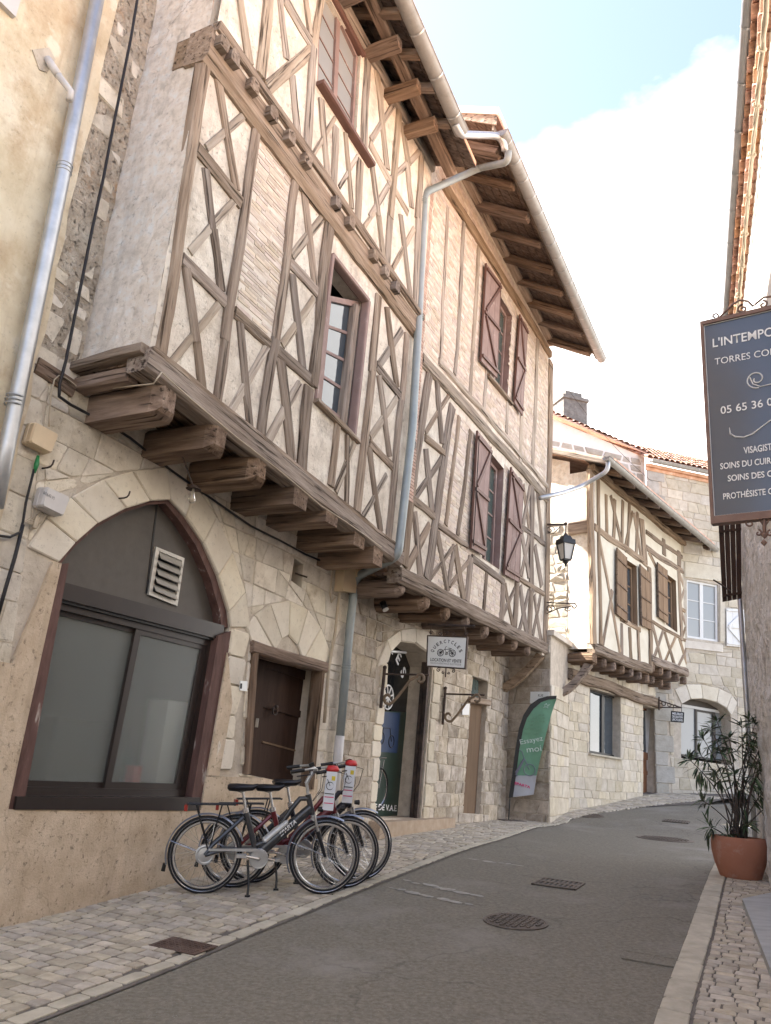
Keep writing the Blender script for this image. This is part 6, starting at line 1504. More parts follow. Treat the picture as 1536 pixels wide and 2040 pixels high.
# bare bulb lamp over the shop arch
bl_o = empty('bare_lamp', F0.hit(385, 1000, .5), 'bare light bulb under a small rusty shade hanging over the shop arch', 'lamp')
A = F0.hit(360, 900, .40); B = F0.hit(386, 972, .45)
m = MB(); m.tube([A, B], .008, 6); m.build('rod', MT['iron'], bl_o)
m = MB(); m.lathe(B, [(.012, .03), (.055, .0), (.075, -.012), (.07, -.016), (.01, -.006)], 16); m.build('shade', MT['iron'], bl_o, True)
m = MB(); m.lathe(B, [(.014, -.01), (.016, -.06), (.034, -.10), (.036, -.125), (.02, -.15), (.001, -.155)], 14); m.build('bulb', MT['bulb'], bl_o, True)
# house number, door, knocker
def plate(quad, pl, o, t, mat, label, cat, name, parent=None):
    m = MB(); slab(m, pl, ccw([pl.sz(p) for p in quad]), o, o + t); ob = m.build(name, MT[mat], parent); return tag(ob, label, cat) if label else ob
np_ = plate(((473, 1356), (487, 1357), (486, 1377), (472, 1375)), F0, .03, .012, 'sign_white', 'white number 1 plate on stone beside the dark brown door', 'number plate', 'house_number_plate')
text_on('1', F0, (478, 1372), (482, 1372), 11, MT['ink'], np_, .044)
q1 = [F0.sz(p, -.26) for p in ((505, 1305), (634, 1345), (612, 1572), (490, 1541))]
bar3('door_lintel', F0.w(*F0.sz((497, 1287)), -.02), F0.w(*F0.sz((645, 1332)), -.02), Vector((0, 0, 1)), .14, .18, MT['timber_dark'], h1, jit=.03)
bar3('door_post', F0.w(*F0.sz((504, 1294)), -.02), F0.w(*F0.sz((488, 1541)), -.02), F0.d, .09, .16, MT['timber_dark'], h1, jit=.03)
bar3('door_post', F0.w(*F0.sz((638, 1334)), -.02), F0.w(*F0.sz((614, 1572)), -.02), F0.d, .09, .16, MT['timber_dark'], h1, jit=.03)
dr1 = bars('door', F0, q1, [(0, 0, .16, 1), (.80, 0, 1, 1), (.16, 0, .80, .08), (.16, .36, .80, .42), (.16, .92, .80, 1)], -.30, -.24, MT['door'], h1)
bars('panel', F0, q1, [(.16, .08, .80, .36), (.16, .42, .80, .92)], -.29, -.262, MT['door'], dr1); bars('moulding', F0, q1, [(.2, .70, .76, .715)], -.262, -.250, MT['door_tan'], dr1)
P = F0.hit(549, 1408, -.20); m = MB(); m.torus(P + Vector((0, 0, -.05)), F0.n, .05, .011, 18, 6); m.tube([P, P + F0.n * .03], .02, 8); m.build('knocker', MT['iron'], dr1, True)
P = F0.hit(512, 1440, -.20); m = MB(); m.box(P, .03, .03, .10); m.build('lock_plate', MT['grille'], dr1)
# small window with iron bar, meter box
swd = MB(); slab(swd, F0, sw1, -.34, -.32); swd.build('dark_room', MT['interior_dark'], h1)
m = MB(); m.tube([F0.hit(588, 1142, -.05), F0.hit(612, 1150, .06)], .012, 6); m.build('window_bar', MT['iron'], h1)
mb_ = empty('meter_box', F0.hit(672, 1180), 'weathered cream meter box with vents under the last joist of the big house', 'meter box')
plate(((668, 1128), (698, 1128), (690, 1182), (664, 1178)), F0, .01, .14, 'cream_plastic', None, None, 'casing', mb_)
plate(((690, 1130), (702, 1130), (700, 1152), (689, 1150)), F0, .15, .03, 'cream_plastic', None, None, 'cover', mb_)
m = MB(); m.tube([F0.hit(676, 1182, .06), F0.hit(668, 1260, .06), F0.hit(655, 1330, .06), F0.hit(646, 1440, .06)], .022, 8); m.build('conduit', MT['cable_pale'], mb_, True)
m = MB(); m.tube([F0.hit(664, 1128, .06), F0.hit(657, 1180, .06), F0.hit(660, 1200, .06), F0.hit(668, 1190, .06)], .012, 6); m.build('lead', MT['cable_pale'], mb_, True)
# iron hooks
for (px, py) in ((245, 990), (92, 930)):
    P = F0.hit(px - 8, py + 3, .02); m = MB(); m.tube(bez([P, P + F0.n * .12, P + F0.n * .12 + Vector((0, 0, .06))], 3), .008, 6)
    tag(m.build('iron_hook', MT['iron']), 'small bent iron hook in the stones just above the shop arch' if px > 200 else 'small bent iron hook beside the green cable connector', 'hook', 'iron hooks in the stone wall')
# spot lamp under the joists of the second house
P = F0.hit(762, 1200, .25); m = MB(); m.tube([P, P + Vector((.05, -.03, -.10))], [.05, .045], 12); o = m.build('spot_lamp', MT['black'], None, True); tag(o, 'small black spot lamp under the first round joist of the bicycle shop', 'lamp')
m = MB(); m.tube([P + Vector((.05, -.03, -.10)), P + Vector((.058, -.035, -.115))], .046, 12); m.build('lens', MT['white'], o)
# ------------------------------------------------------------------ ironwork
def spiral(P, ax, ay, r0, turns, a0=0.0, sgn=1, n=26, r1=.15):
    out = []
    for i in range(n + 1):
        t = i / n; r = r0 * (1 - (1 - r1) * t); a = a0 + sgn * 2 * math.pi * turns * t; out.append(P + ax * (r * math.cos(a)) + ay * (r * math.sin(a)))
    return out
Z = Vector((0, 0, 1))
def s_bracket(px, ptop, ptip, pbot, label):
    """wrought bracket: wall bar, top bar and S-shaped stay, standing out from the wall"""
    A, B = F0.hit(*ptop, .05), F0.hit(*pbot, .05); zt = A.z; arm = .62; n = F0.n; o = empty('iron_bracket', B, label, 'bracket', 'wrought iron brackets by the shop door')
    m = MB(); m.tube([A + Z * .06, B - Z * .03], .024, 8); m.lathe(A + Z * .06, [(.0, .05), (.03, .03), (.03, 0)], 10); m.build('wall_bar', MT['iron'], o)
    m = MB(); m.tube([A - Z * .02, A + n * (arm + .1) - Z * .02], .016, 6); m.build('top_bar', MT['iron'], o)
    h = A.z - B.z
    sp = spiral(B + n * .11 + Z * .12, n, Z, .10, .8, math.radians(-60), -1)[::-1]
    st = sp + [B + n * .26 + Z * h * .28, B + n * .36 + Z * h * .55, B + n * .44 + Z * h * .78, B + n * .55 + Z * (h * .90)] + spiral(B + n * (arm - .02) + Z * (h * .82), n, Z, .075, .75, math.radians(120), -1, 12, .5)
    m = MB(); m.tube(st, .022, 8); m.build('s_scroll', MT['iron_tan'], o, True)
s_bracket(0, (766, 1340), (822, 1348), (759, 1406), 'wrought iron S-bracket at the left jamb of the bicycle shop door')
s_bracket(0, (887, 1380), (955, 1385), (882, 1440), 'wrought iron S-bracket between the shop door and the tan door')
# hanging shop sign, at right angles to the front
ub = F1.sz((895, 1245))[0]
SGN = Pl(117.5, 0); P0 = F0.w(F0.sz((868, 1300))[0] - .35, 0); 
PA = F1.off(-.25).hit(852, 1300); SGN.c = Vector((PA.x, PA.y, 0)).dot(SGN.n)
sq = [SGN.sz(p) for p in ((854, 1268), (930, 1271), (926, 1331), (852, 1326))]
sg = empty('hanging_sign', SGN.w(*sq[3]), 'white hanging bicycle shop sign with black bicycle drawing under round joists', 'sign')
m = MB(); slab(m, SGN, ccw(sq), -.015, .015); m.build('panel', MT['sign_white'], sg)
bars('frame', SGN, sq, [(-.03, -.04, 1.03, 0), (-.03, 1, 1.03, 1.04), (-.03, 0, 0, 1), (1, 0, 1.03, 1)], -.022, .022, MT['iron'], sg)
ctr = Q(sq, .5, .5); wS = sq[1][0] - sq[0][0]; hS = sq[0][1] - sq[3][1]
def arc_text(s, pl, c, R, a0, a1, size, mat, parent, o, bold=0.0, name='lettering'):
    n = len(s)
    for i, ch in enumerate(s):
        a = a0 + (a1 - a0) * i / (n - 1); p = (c[0] + R * math.cos(a), c[1] + R * math.sin(a)); t = (math.sin(a), -math.cos(a)); w = size * .72
        text_on(ch, pl, None, None, 0, mat, parent, o, name, sz=((p[0] - t[0] * w / 2, p[1] - t[1] * w / 2), (p[0] + t[0] * w / 2, p[1] + t[1] * w / 2), size), bold=bold)
arc_text('QUERCYCLES', SGN, (ctr[0], ctr[1] - hS * .22), hS * .52, math.radians(154), math.radians(26), hS * .115, MT['ink'], sg, .018, .02)
text_on('LOCATION ET VENTE', SGN, None, None, 0, MT['ink'], sg, .018, sz=(Q(sq, .08, .84), Q(sq, .91, .84), hS * .105), bold=.015)
text_on('VELOS A ASSISTANCE ELECTRIQUE', SGN, None, None, 0, MT['ink_grey'], sg, .018, sz=(Q(sq, .08, .93), Q(sq, .91, .93), hS * .06))
m = MB()
for u in (.345, .66):
    c = Q(sq, u, .54); P = SGN.w(*c, .018); m.torus(P, SGN.n, hS * .115, hS * .010, 28, 4)
    for k in range(4):
        a = math.pi * k / 4 + .2; dv = SGN.d * math.cos(a) + Z * math.sin(a); m.tube([P - dv * hS * .11, P + dv * hS * .11], hS * .009, 4)
def sp_(u, v): return SGN.w(*Q(sq, u, v), .018)
for pl_ in ([sp_(.345, .54), sp_(.46, .41), sp_(.48, .33), sp_(.51, .33)], [sp_(.45, .42), sp_(.60, .42), sp_(.66, .54)], [sp_(.46, .43), sp_(.51, .55), sp_(.60, .42), sp_(.61, .38)], [sp_(.55, .37), sp_(.64, .39)]): m.tube(pl_, hS * .009, 4)
m.torus(sp_(.51, .555), SGN.n, hS * .04, hS * .009, 14, 4); m.tube([sp_(.51, .555), sp_(.475, .61)], hS * .009, 4)
m.build('bicycle_drawing', MT['ink'], sg)
m = MB()
for u, sg_ in ((.06, 1), (.30, -1), (.46, 1), (.66, -1), (.97, 1)): m.tube(spiral(SGN.w(*Q(sq, u, -.13), 0), SGN.d, Z, hS * .075, 1.2, 0, sg_), .007, 5)
for sgn in (-1, 1):
    m.tube([SGN.w(*Q(sq, .5, 1.03), 0)] + [SGN.w(*Q(sq, .5 + sgn * .12, 1.02), 0)] + spiral(SGN.w(*Q(sq, .5 + sgn * .2, 1.12), 0), SGN.d * sgn, Z, hS * .07, 1.1, math.pi / 2, -1), .007, 5)
    m.tube(spiral(SGN.w(*Q(sq, .5 + sgn * .08, 1.19), 0), SGN.d * sgn, Z, hS * .05, 1.0, math.pi, 1), .007, 5)
m.tube([SGN.w(*Q(sq, .5, 1.02), 0), SGN.w(*Q(sq, .5, 1.34), 0)], .010, 6); m.build('scrollwork', MT['iron'], sg)
m = MB(); tl = SGN.w(*Q(sq, -.03, -.42), 0); tr_ = SGN.w(*Q(sq, 1.15, -.40), 0); m.tube([tl, tr_], .02, 6); m.lathe(tr_, [(0, .03), (.03, .0), (0, -.03)], 8)
for u in (.05, .95): m.tube([SGN.w(*Q(sq, u, -.40), 0), SGN.w(*Q(sq, u, -.06), 0)], .006, 5)
m.build('hanger', MT['iron'], sg)
# window lettering of the shop door: the end of the arc with a wheel, and the words below
arc_text('CLES', DG, DG.sz((752, 1408)), .95, math.radians(88), math.radians(38), .20, MT['letter_white'], go, .02, .03)
m = MB(); c = DG.sz((771, 1389)); P = DG.w(*c, .02); m.torus(P, DG.n, .19, .013, 32, 4); m.torus(P, DG.n, .05, .012, 14, 4)
for k in range(4):
    a = math.pi * k / 4 + .3; dv = DG.d * math.cos(a) + Z * math.sin(a); m.tube([P - dv * .18, P + dv * .18], .013, 4)
m.build('wheel_drawing', MT['letter_white'], go)
text_on('E DE V.A.E.', DG, (746, 1613), (791, 1616), 12, MT['letter_white'], go, .024, bold=.02)
# street name plate on the side wall of the far house
RP = GS; q = [GS.sz(p, .03) for p in ((1057, 1378), (1094, 1378), (1094, 1401), (1056, 1401))]
m = MB(); slab(m, GS, hull(q), .02, .035); rp_ = m.build('street_plate', MT['sign_white']); tag(rp_, 'weathered street name plate on the lane wall above the green flag', 'sign')
text_on('RUE', GS, (1072, 1388), (1082, 1388), 5, MT['ink'], rp_, .037)
# small black sign and scroll bracket by the far door
fs_ = empty('small_sign', H4.hit(1337, 1420, .6), 'small black sign with white lettering hanging by the chestnut door', 'sign')
SM = Pl(100.0, 0); Pm = G1.hit(1338, 1418, -.15); SM.c = Vector((Pm.x, Pm.y, 0)).dot(SM.n); qm = [SM.sz(p) for p in ((1337, 1416), (1363, 1419), (1362, 1440), (1336, 1438))]
m = MB(); slab(m, SM, ccw(qm), -.02, .02); m.build('panel', MT['black'], fs_)
for i, w in enumerate(('MEUBLES', 'DECORATION', 'UPCYCLING')): text_on(w, SM, None, None, 0, MT['letter_white'], fs_, .023, sz=(Q(qm, .10, .32 + i * .28), Q(qm, .90, .32 + i * .28), (qm[0][1] - qm[3][1]) * .2), bold=.02)
m = MB(); a0_, a1_ = SM.hit(1313, 1395), SM.hit(1358, 1410); b0_ = SM.hit(1313, 1409)
m.tube([a0_, a1_], .018, 6); m.tube([b0_, a1_], .018, 6); m.tube([SM.hit(1313, 1388), SM.hit(1313, 1415)], .02, 6)
for t in (.2, .45, .7): P = a0_.lerp(a1_, t) - Z * .06 * (1 - t); m.torus(P, SM.n, .06 * (1 - t * .5), .012, 14, 5)
m.build('bracket', MT['iron'], fs_)
m = MB(); m.tube([SM.hit(1341, 1408), SM.hit(1341, 1417)], .008, 5); m.tube([SM.hit(1358, 1411), SM.hit(1358, 1419)], .008, 5); m.build('hanger', MT['iron'], fs_)
# ------------------------------------------------------------------ lantern on the corner of the second house
LA = Pl(117.5 - 10, 0); Pl0 = F1.w(S_R - .02, F1.sz((1086, 1045))[1], -.05); LA.c = Vector((Pl0.x, Pl0.y, 0)).dot(LA.n)
lt = empty('wall_lantern', LA.hit(1125, 1120), 'black four-sided wall lantern on a scrolled arm at the house corner', 'lantern')
m = MB(); m.tube([LA.hit(1083, 1045), LA.hit(1128, 1045)], .026, 8); m.lathe(LA.hit(1127, 1044), [(0, .05), (.04, .03), (.035, -.02), (.02, -.03)], 10)
m.tube(spiral(LA.hit(1096, 1056), LA.d, Z, .10, 1.2, 0, 1), .011, 5); m.tube([LA.hit(1086, 1062), LA.hit(1104, 1062), LA.hit(1116, 1049)], .011, 5); m.build('arm', MT['iron'], lt, True)
ltop = LA.hit(1127, 1066); unit = (LA.hit(1143, 1090) - LA.hit(1109, 1090)).length; hz = LA.sz((1127, 1066))[1] - LA.sz((1127, 1118))[1]
m = MB(); m.tube([LA.hit(1127.5, 1045), ltop], .014, 6); m.lathe(ltop, [(.03, .04), (.05, .0), (.05, -.02)], 10); m.build('stem', MT['iron'], lt)
def frust(mb, c, z0, r0, z1, r1, rot=.35):
    vs = []
    for z, r in ((z0, r0), (z1, r1)):
        for k in range(4):
            a = rot + math.pi / 2 * k + math.pi / 4; vs.append(c + Vector((math.cos(a) * r, math.sin(a) * r, z)))
    mb.add(vs, [(0, 1, 5, 4), (1, 2, 6, 5), (2, 3, 7, 6), (3, 0, 4, 7), (3, 2, 1, 0), (4, 5, 6, 7)])
U = unit * .55
m = MB(); frust(m, ltop, -.02, U * .55, -hz * .18, U * .78); frust(m, ltop, -hz * .18, U * 1.06, -hz * .36, U * 1.12); m.build('hood', MT['black'], lt)
m = MB(); frust(m, ltop, -hz * .37, U * .90, -hz * .92, U * .55); m.build('glazing', MT['lamp_glass'], lt)
m = MB()
for k in range(4):
    a = .35 + math.pi / 2 * k + math.pi / 4; m.tube([ltop + Vector((math.cos(a) * U * .95, math.sin(a) * U * .95, -hz * .36)), ltop + Vector((math.cos(a) * U * .60, math.sin(a) * U * .60, -hz * .94))], .016, 5)
frust(m, ltop, -hz * .93, U * .62, -hz * .99, U * .58)
m.lathe(ltop, [(U * .35, -hz * 1.0), (U * .28, -hz * 1.06), (.02, -hz * 1.12), (.03, -hz * 1.16), (0, -hz * 1.2)], 10); m.build('cage', MT['black'], lt)
# empty scroll bracket lower on the same corner
m = MB(); m.tube([LA.hit(1084, 1200), LA.hit(1146, 1203)] + spiral(LA.hit(1143, 1208), LA.d, Z, .07, .9, math.pi / 2, -1), .014, 6); m.tube([LA.hit(1084, 1225), LA.hit(1110, 1213), LA.hit(1140, 1207)], .012, 5)
m.tube(spiral(LA.hit(1096, 1213), LA.d, Z, .10, 1.3, 0, 1), .012, 5); m.tube(spiral(LA.hit(1130, 1212), LA.d, Z, .07, 1.2, 0, -1), .011, 5)
tag(m.build('scroll_bracket', MT['iron'], None, True), 'empty wrought iron scroll bracket on the house corner below the lantern', 'bracket')
# ------------------------------------------------------------------ large hairdresser sign at the right
SG = Pl(125.0, 0); P = ray(1397, 645); P = P * (4.0 / P.y); SG.c = P.dot(SG.n)
qg = [SG.sz(p) for p in ((1397, 645), (1650, 585), (1650, 1010), (1410, 1037))]
big = empty('hanging_sign', SG.w(*qg[3]), 'large slate blue hairdresser sign with white lettering in a brown frame', 'sign')
qg = [(qg[0][0], qg[0][1]), (qg[0][0] + .62, qg[0][1]), (qg[0][0] + .62, qg[3][1]), (qg[0][0], qg[3][1])]
m = MB(); slab(m, SG, ccw(qg), -.018, .0); m.build('panel', MT['sign_blue'], big)
bars('frame', SG, qg, [(-.006, -.006, 1.006, .014), (-.006, .986, 1.006, 1.02), (-.006, .014, .022, .986), (.978, .014, 1.006, .986)], -.035, .016, MT['sign_frame'], big)
bars('white_line', SG, qg, [(.022, .014, .98, .018), (.022, .982, .98, .986), (.022, .018, .028, .982)], .001, .003, MT['letter_white'], big)
for s, pL, pR, h, bo in [("L'INTEMPO", (1420, 692), (1543, 668), 17, .012), ('TORRES COI', (1424, 727), (1537, 707), 13, .0), ('05 65 36 0', (1436, 825), (1540, 807), 15, .01), ('VISAGIST', (1482, 904), (1538, 896), 13, .015), ('SOINS DU CUIR', (1435, 935), (1537, 923), 12, .015), ('SOINS DES C', (1450, 959), (1539, 949), 12, .015), ('PROTHÉSISTE C', (1441, 995), (1540, 984), 12, .015)]:
    text_on(s, SG, pL, pR, h, MT['letter_white'], big, .004, bold=bo)
m = MB(); c = SG.hit(1507, 755, .004); m.tube(spiral(c, SG.d, Z, .055, 1.35, math.radians(-80), -1, 30, .2), .0035, 4)
m.tube([SG.hit(1494, 752, .004), SG.hit(1500, 765, .004), SG.hit(1515, 770, .004), SG.hit(1540, 764, .004)], .003, 4)
pts = [(1453, 852), (1455, 864), (1465, 870), (1482, 871), (1500, 864), (1518, 850), (1534, 838), (1545, 832)]; m.tube([SG.hit(*p, .004) for p in pts], [.002, .0035, .004, .004, .004, .0035, .003, .002], 4)
m.build('flourish', MT['letter_white'], big)
m = MB(); m.tube(spiral(SG.hit(1424, 630), SG.d, Z, .022, 1.0, math.radians(-60), 1) , .005, 5)
m.tube([SG.hit(*p) for p in ((1432, 634), (1446, 620), (1460, 606), (1474, 598), (1490, 600), (1500, 610), (1506, 605), (1522, 592), (1545, 590))], .006, 6)
m.tube(spiral(SG.hit(1480, 615), SG.d, Z, .03, 1.2, math.radians(90), 1), .006, 5); m.tube(spiral(SG.hit(1520, 607), SG.d, Z, .025, 1.1, math.radians(90), -1), .006, 5)
m.build('top_scrollwork', MT['sign_frame'], big, True)
m = MB(); m.tube([SG.hit(1523, 1027), SG.hit(1523, 1070)], .010, 6); m.lathe(SG.hit(1523, 1066), [(0, .022), (.018, .0), (0, -.022)], 10); m.lathe(SG.hit(1522, 1081), [(0, .02), (.016, .0), (0, -.02)], 10)
for sgn in (-1, 1):
    m.tube([SG.hit(1523, 1050), SG.hit(1523 + sgn * 9, 1036), SG.hit(1523 + sgn * 20, 1030)] + spiral(SG.hit(1523 + sgn * 28, 1042), SG.d * sgn, Z, .028, .9, math.pi / 2, -1), .005, 5)
    m.tube(spiral(SG.hit(1523 + sgn * 12, 1062), SG.d * sgn, Z, .018, 1.0, math.pi / 2, 1), .005, 5)
m.build('bottom_scrollwork', MT['sign_frame'], big, True)
m = MB(); m.tube([SG.w(qg[1][0] - .05, qg[1][1] + .03, -.01), SG.w(qg[1][0] + .45, qg[1][1] + .05, -.01)], .014, 6); m.tube([SG.w(qg[2][0] - .02, qg[2][1] + .1, -.01), SG.w(qg[2][0] + .45, qg[2][1] + .1, -.01)], .012, 6); m.build('wall_arm', MT['sign_frame'], big)
# ------------------------------------------------------------------ feather flag
fb = gp(1013, 1636); FLP = Pl(102.0, 0); FLP.c = Vector((fb.x, fb.y, 0)).dot(FLP.n)
fl_ = empty('feather_flag', fb, 'green feather flag on a black pole with weighted base plate beside the lane', 'flag')
def fz(*ps): return [FLP.sz(p) for p in ps]
edge = fz((1013, 1590), (1020, 1545), (1027, 1490), (1034, 1450), (1043, 1424), (1056, 1404), (1073, 1392), (1090, 1387), (1109, 1386))
inn_ = fz((1022, 1588), (1028, 1545), (1035, 1491), (1042, 1454), (1050, 1431), (1063, 1412), (1078, 1399), (1092, 1394), (1108, 1392))
outr = fz((1063, 1583), (1069, 1545), (1078, 1505), (1088, 1462), (1095, 1435), (1100, 1418), (1104, 1406), (1107, 1398), (1109, 1391))
m = MB()
for i in range(8): slab(m, FLP, hull([edge[i], edge[i + 1], inn_[i + 1], inn_[i]]), -.012, .012)
m.build('sleeve', MT['black'], fl_)
def cloth(name, i0, i1, mat, vs0=0.0, vs1=1.0):
    vs = []; fs = []; n = 8; rows_ = []
    for k in range(int((i1 - i0) * 4) + 1):
        t = i0 + k / 4; i = min(int(t), 7); f = t - i
        a = [inn_[i][c] + (inn_[i + 1][c] - inn_[i][c]) * f for c in (0, 1)]; b = [outr[i][c] + (outr[i + 1][c] - outr[i][c]) * f for c in (0, 1)]
        for j in range(n + 1):
            q = j / n; u = a[0] + (b[0] - a[0]) * q; z = a[1] + (b[1] - a[1]) * q; vs.append(FLP.w(u, z, .02 * math.sin(q * 5 + t * 1.2) * q))
        rows_.append(k)
    for r in range(len(rows_) - 1):
        for j in range(n): fs.append((r * (n + 1) + j, r * (n + 1) + j + 1, (r + 1) * (n + 1) + j + 1, (r + 1) * (n + 1) + j))
    return mk(name, vs, fs, mat, fl_, True)
cloth('pale_cloth', 0, 1.0, MT['flag_grey']); gc = cloth('green_cloth', 1.0, 8, MT['flag'])
FO = .034
text_on('Essayez', FLP, (1037, 1483), (1082, 1475), 10, MT['flag_text'], gc, FO); text_on('moi', FLP, (1050, 1499), (1079, 1496), 12, MT['flag_text'], gc, FO)
m = MB(); c = FLP.sz((1055, 1534)); P = FLP.w(*c, FO); m.torus(P, FLP.n, .115, .008, 28, 4); m.build('printed_wheel', MT['violet'], gc)
m = MB(); m.tube([P, FLP.hit(1044, 1510, FO), FLP.hit(1040, 1497, FO), FLP.hit(1034, 1494, FO)], .008, 4); m.tube([FLP.hit(1044, 1512, FO), FLP.hit(1028, 1540, FO)], [.02, .03], 6); m.tube([FLP.hit(1027, 1541, FO), FLP.hit(1030, 1546, FO)], .02, 6); m.build('printed_bicycle', MT['violet'], gc)
m = MB()
for i, (y, x0, x1) in enumerate(((1425, 1072, 1088), (1431, 1060, 1087), (1438, 1052, 1085), (1445, 1055, 1082), (1453, 1046, 1085), (1461, 1045, 1078))):
    x = x0
    while x < x1 - 3:
        w = ru(3, 8); a, b = FLP.sz((x, y)), FLP.sz((min(x + w, x1), y - .6)); slab(m, FLP, [(a[0], a[1] - .012), (b[0], b[1] - .012), (b[0], b[1] + .012), (a[0], a[1] + .012)], FO, FO + .002); x += w + 2
m.build('faint_print', MT['flag_print'], gc)
m = MB(); st = [(1088, 1401), (1090, 1405), (1096, 1403), (1091, 1407), (1092, 1411), (1088, 1408), (1082, 1410), (1086, 1406), (1084, 1403), (1087, 1404)]; m.tube([FLP.hit(*p, FO) for p in st + st[:1]], .005, 4); m.build('printed_star', MT['flag_text'], gc)
text_on('SPARTA', FLP, (1025, 1562), (1056, 1571), 5, MT['pink'], gc, .03, bold=.03)
m = MB(); m.tube([fb, FLP.hit(1016, 1590)], .012, 8); m.build('pole', MT['black'], fl_)
m = MB(); m.box(fb + Vector((.04, 0, .02)), .5, .42, .016, Matrix.Rotation(.35, 3, 'Z')); m.build('base_plate', MT['castiron'], fl_)
# ------------------------------------------------------------------ covers in the road
def cover(px, py, wpx, label, kind='round', name='manhole_cover', mat='castiron', asp=1.0, hole=True, dep=None):
    P = gp(px, py); R = (gp(px + wpx / 2, py) - gp(px - wpx / 2, py)).length / 2 * (.80 if kind == 'round' else 1.0); m = MB()
    N3 = Vector((-(zg(P.x + .1, P.y) - zg(P.x - .1, P.y)) / .2, -(zg(P.x, P.y + .1) - zg(P.x, P.y - .1)) / .2, 1)).normalized()
    ez = N3; ex = Vector((CA, -SA, 0)); ex = (ex - ez * ex.dot(ez)).normalized(); ey = ez.cross(ex)
    M4 = Matrix((ex, ey, ez)).transposed().to_4x4(); M4.translation = P + ez * (.024 if mat == 'rust_plate' else .006)
    if kind == 'round':
        m.lathe((0, 0, 0), [(R * 1.08, -.004), (R * 1.08, .004), (R, .004), (R * .985, -.001), (R * .97, .004), (0.001, .004)], 36); o = m.build(name, MT[mat], None, False, M4)
        k = MB(); nn = int(R / .05)
        for i in range(-nn, nn + 1):
            for j in range(-nn, nn + 1):
                x, y = i * .052, j * .052
                if x * x + y * y < (R * .88) ** 2: k.box((x, y, .008), .036, .026, .010, Matrix.Rotation(.8 if (i + j) % 2 else -.8, 3, 'Z'))
        tag(k.build('stud_pattern', MT[mat], o, False, M4), kind='stuff')
    else:
        Dp = R * asp
        m.prism([Vector((-R, -Dp, -.004)), Vector((R, -Dp, -.004)), Vector((R, Dp, -.004)), Vector((-R, Dp, -.004))], Vector((0, 0, .006))); o = m.build(name, MT['ink'] if kind == 'grate' else MT[mat], None, False, M4)
        k = MB()
        if kind == 'grate':
            for (x0, y0, x1, y1) in ((-R, -Dp, R, -Dp * .82), (-R, Dp * .82, R, Dp), (-R, -Dp, -R * .88, Dp), (R * .88, -Dp, R, Dp), (-R, -.03, R, .03)): k.prism([Vector((x0, y0, .0)), Vector((x1, y0, .0)), Vector((x1, y1, .0)), Vector((x0, y1, .0))], Vector((0, 0, .010 + (.001 if y0 == -.03 else 0))))
            for i in range(8): 
                x = -R * .88 + (i + .5) * R * 1.76 / 8; k.prism([Vector((x - R * .05, -Dp * .8, .001)), Vector((x + R * .05, -Dp * .8, .001)), Vector((x + R * .05, Dp * .8, .001)), Vector((x - R * .05, Dp * .8, .001))], Vector((0, 0, .0075)))
        elif kind == 'plate':
            nx_, ny_ = int(R / .03), int(Dp / .03)
            for i in range(-nx_, nx_):
                for j in range(-ny_, ny_): k.box(((i + .5) * .03, (j + .5) * .03, .004), .020, .007, .004, Matrix.Rotation(.8 if (i + j) % 2 else -.8, 3, 'Z'))
        if kind != 'smooth': tag(k.build('bars' if kind == 'grate' else 'chequer', MT[mat], o, False, M4), kind='stuff')
        else:
            for a in ((-R, -Dp, R, -Dp * .93), (-R, Dp * .93, R, Dp), (-.01, -Dp, .01, Dp)): k.prism([Vector((a[0], a[1], .0)), Vector((a[2], a[1], .0)), Vector((a[2], a[3], .0)), Vector((a[0], a[3], .0))], Vector((0, 0, .005)))
            k.build('rim', MT[mat], o, False, M4)
    return tag(o, label, 'manhole cover' if kind == 'round' else ('drain grate' if kind == 'grate' else 'inspection cover'), 'round manhole covers in the road' if kind == 'round' else ('drain grates in the road' if kind == 'grate' else 'rectangular inspection covers'))
cover(1027, 1837, 142, 'large round cast iron manhole cover in the asphalt, nearest of the round ones')
cover(1325, 1672, 82, 'round cast iron manhole cover farther up the road left of the pot')
cover(1172, 1625, 66, 'small round manhole cover at the far pavement edge by the flag')
cover(1113, 1762, 80, 'rectangular drain grate with dark slots in the middle of the road', 'grate', 'drain_grate', asp=.95)
cover(1347, 1637, 44, 'small drain grate far up the road near the stone house', 'grate', 'drain_grate', asp=.7)
cover(365, 1891, 118, 'rusty square chequer plate cover set in the left pavement', 'plate', 'inspection_cover', 'rust_plate', .62)
cover(1298, 1913, 100, 'faint rectangular inspection cover in the asphalt beside the right kerb', 'smooth', 'inspection_cover', 'asphalt', .55)

# thin overhead wire and a short white road marking
wA = F1.w(S_R - .05, F1.sz((1098, 735))[1], .02); wB = H4.hit(1300, 960, .1)
cable([wA.lerp(wB, i / 10) - Z * (.25 * math.sin(math.pi * i / 10)) for i in range(11)], .006, 'cable', 'thin overhead wire sagging from the bicycle shop corner towards the stone house')
a, b = gp(1455, 1646), gp(1508, 1651); dv = (b - a).normalized(); pv = Vector((-dv.y, dv.x, 0)).normalized() * .06
mk('marking_and_sun_streak', [Vector((p.x, p.y, zg(p.x, p.y) + .006)) for p in (a - pv, b - pv, b + pv, a + pv)], [(0, 1, 2, 3)], MT['white'])['kind'] = 'structure'

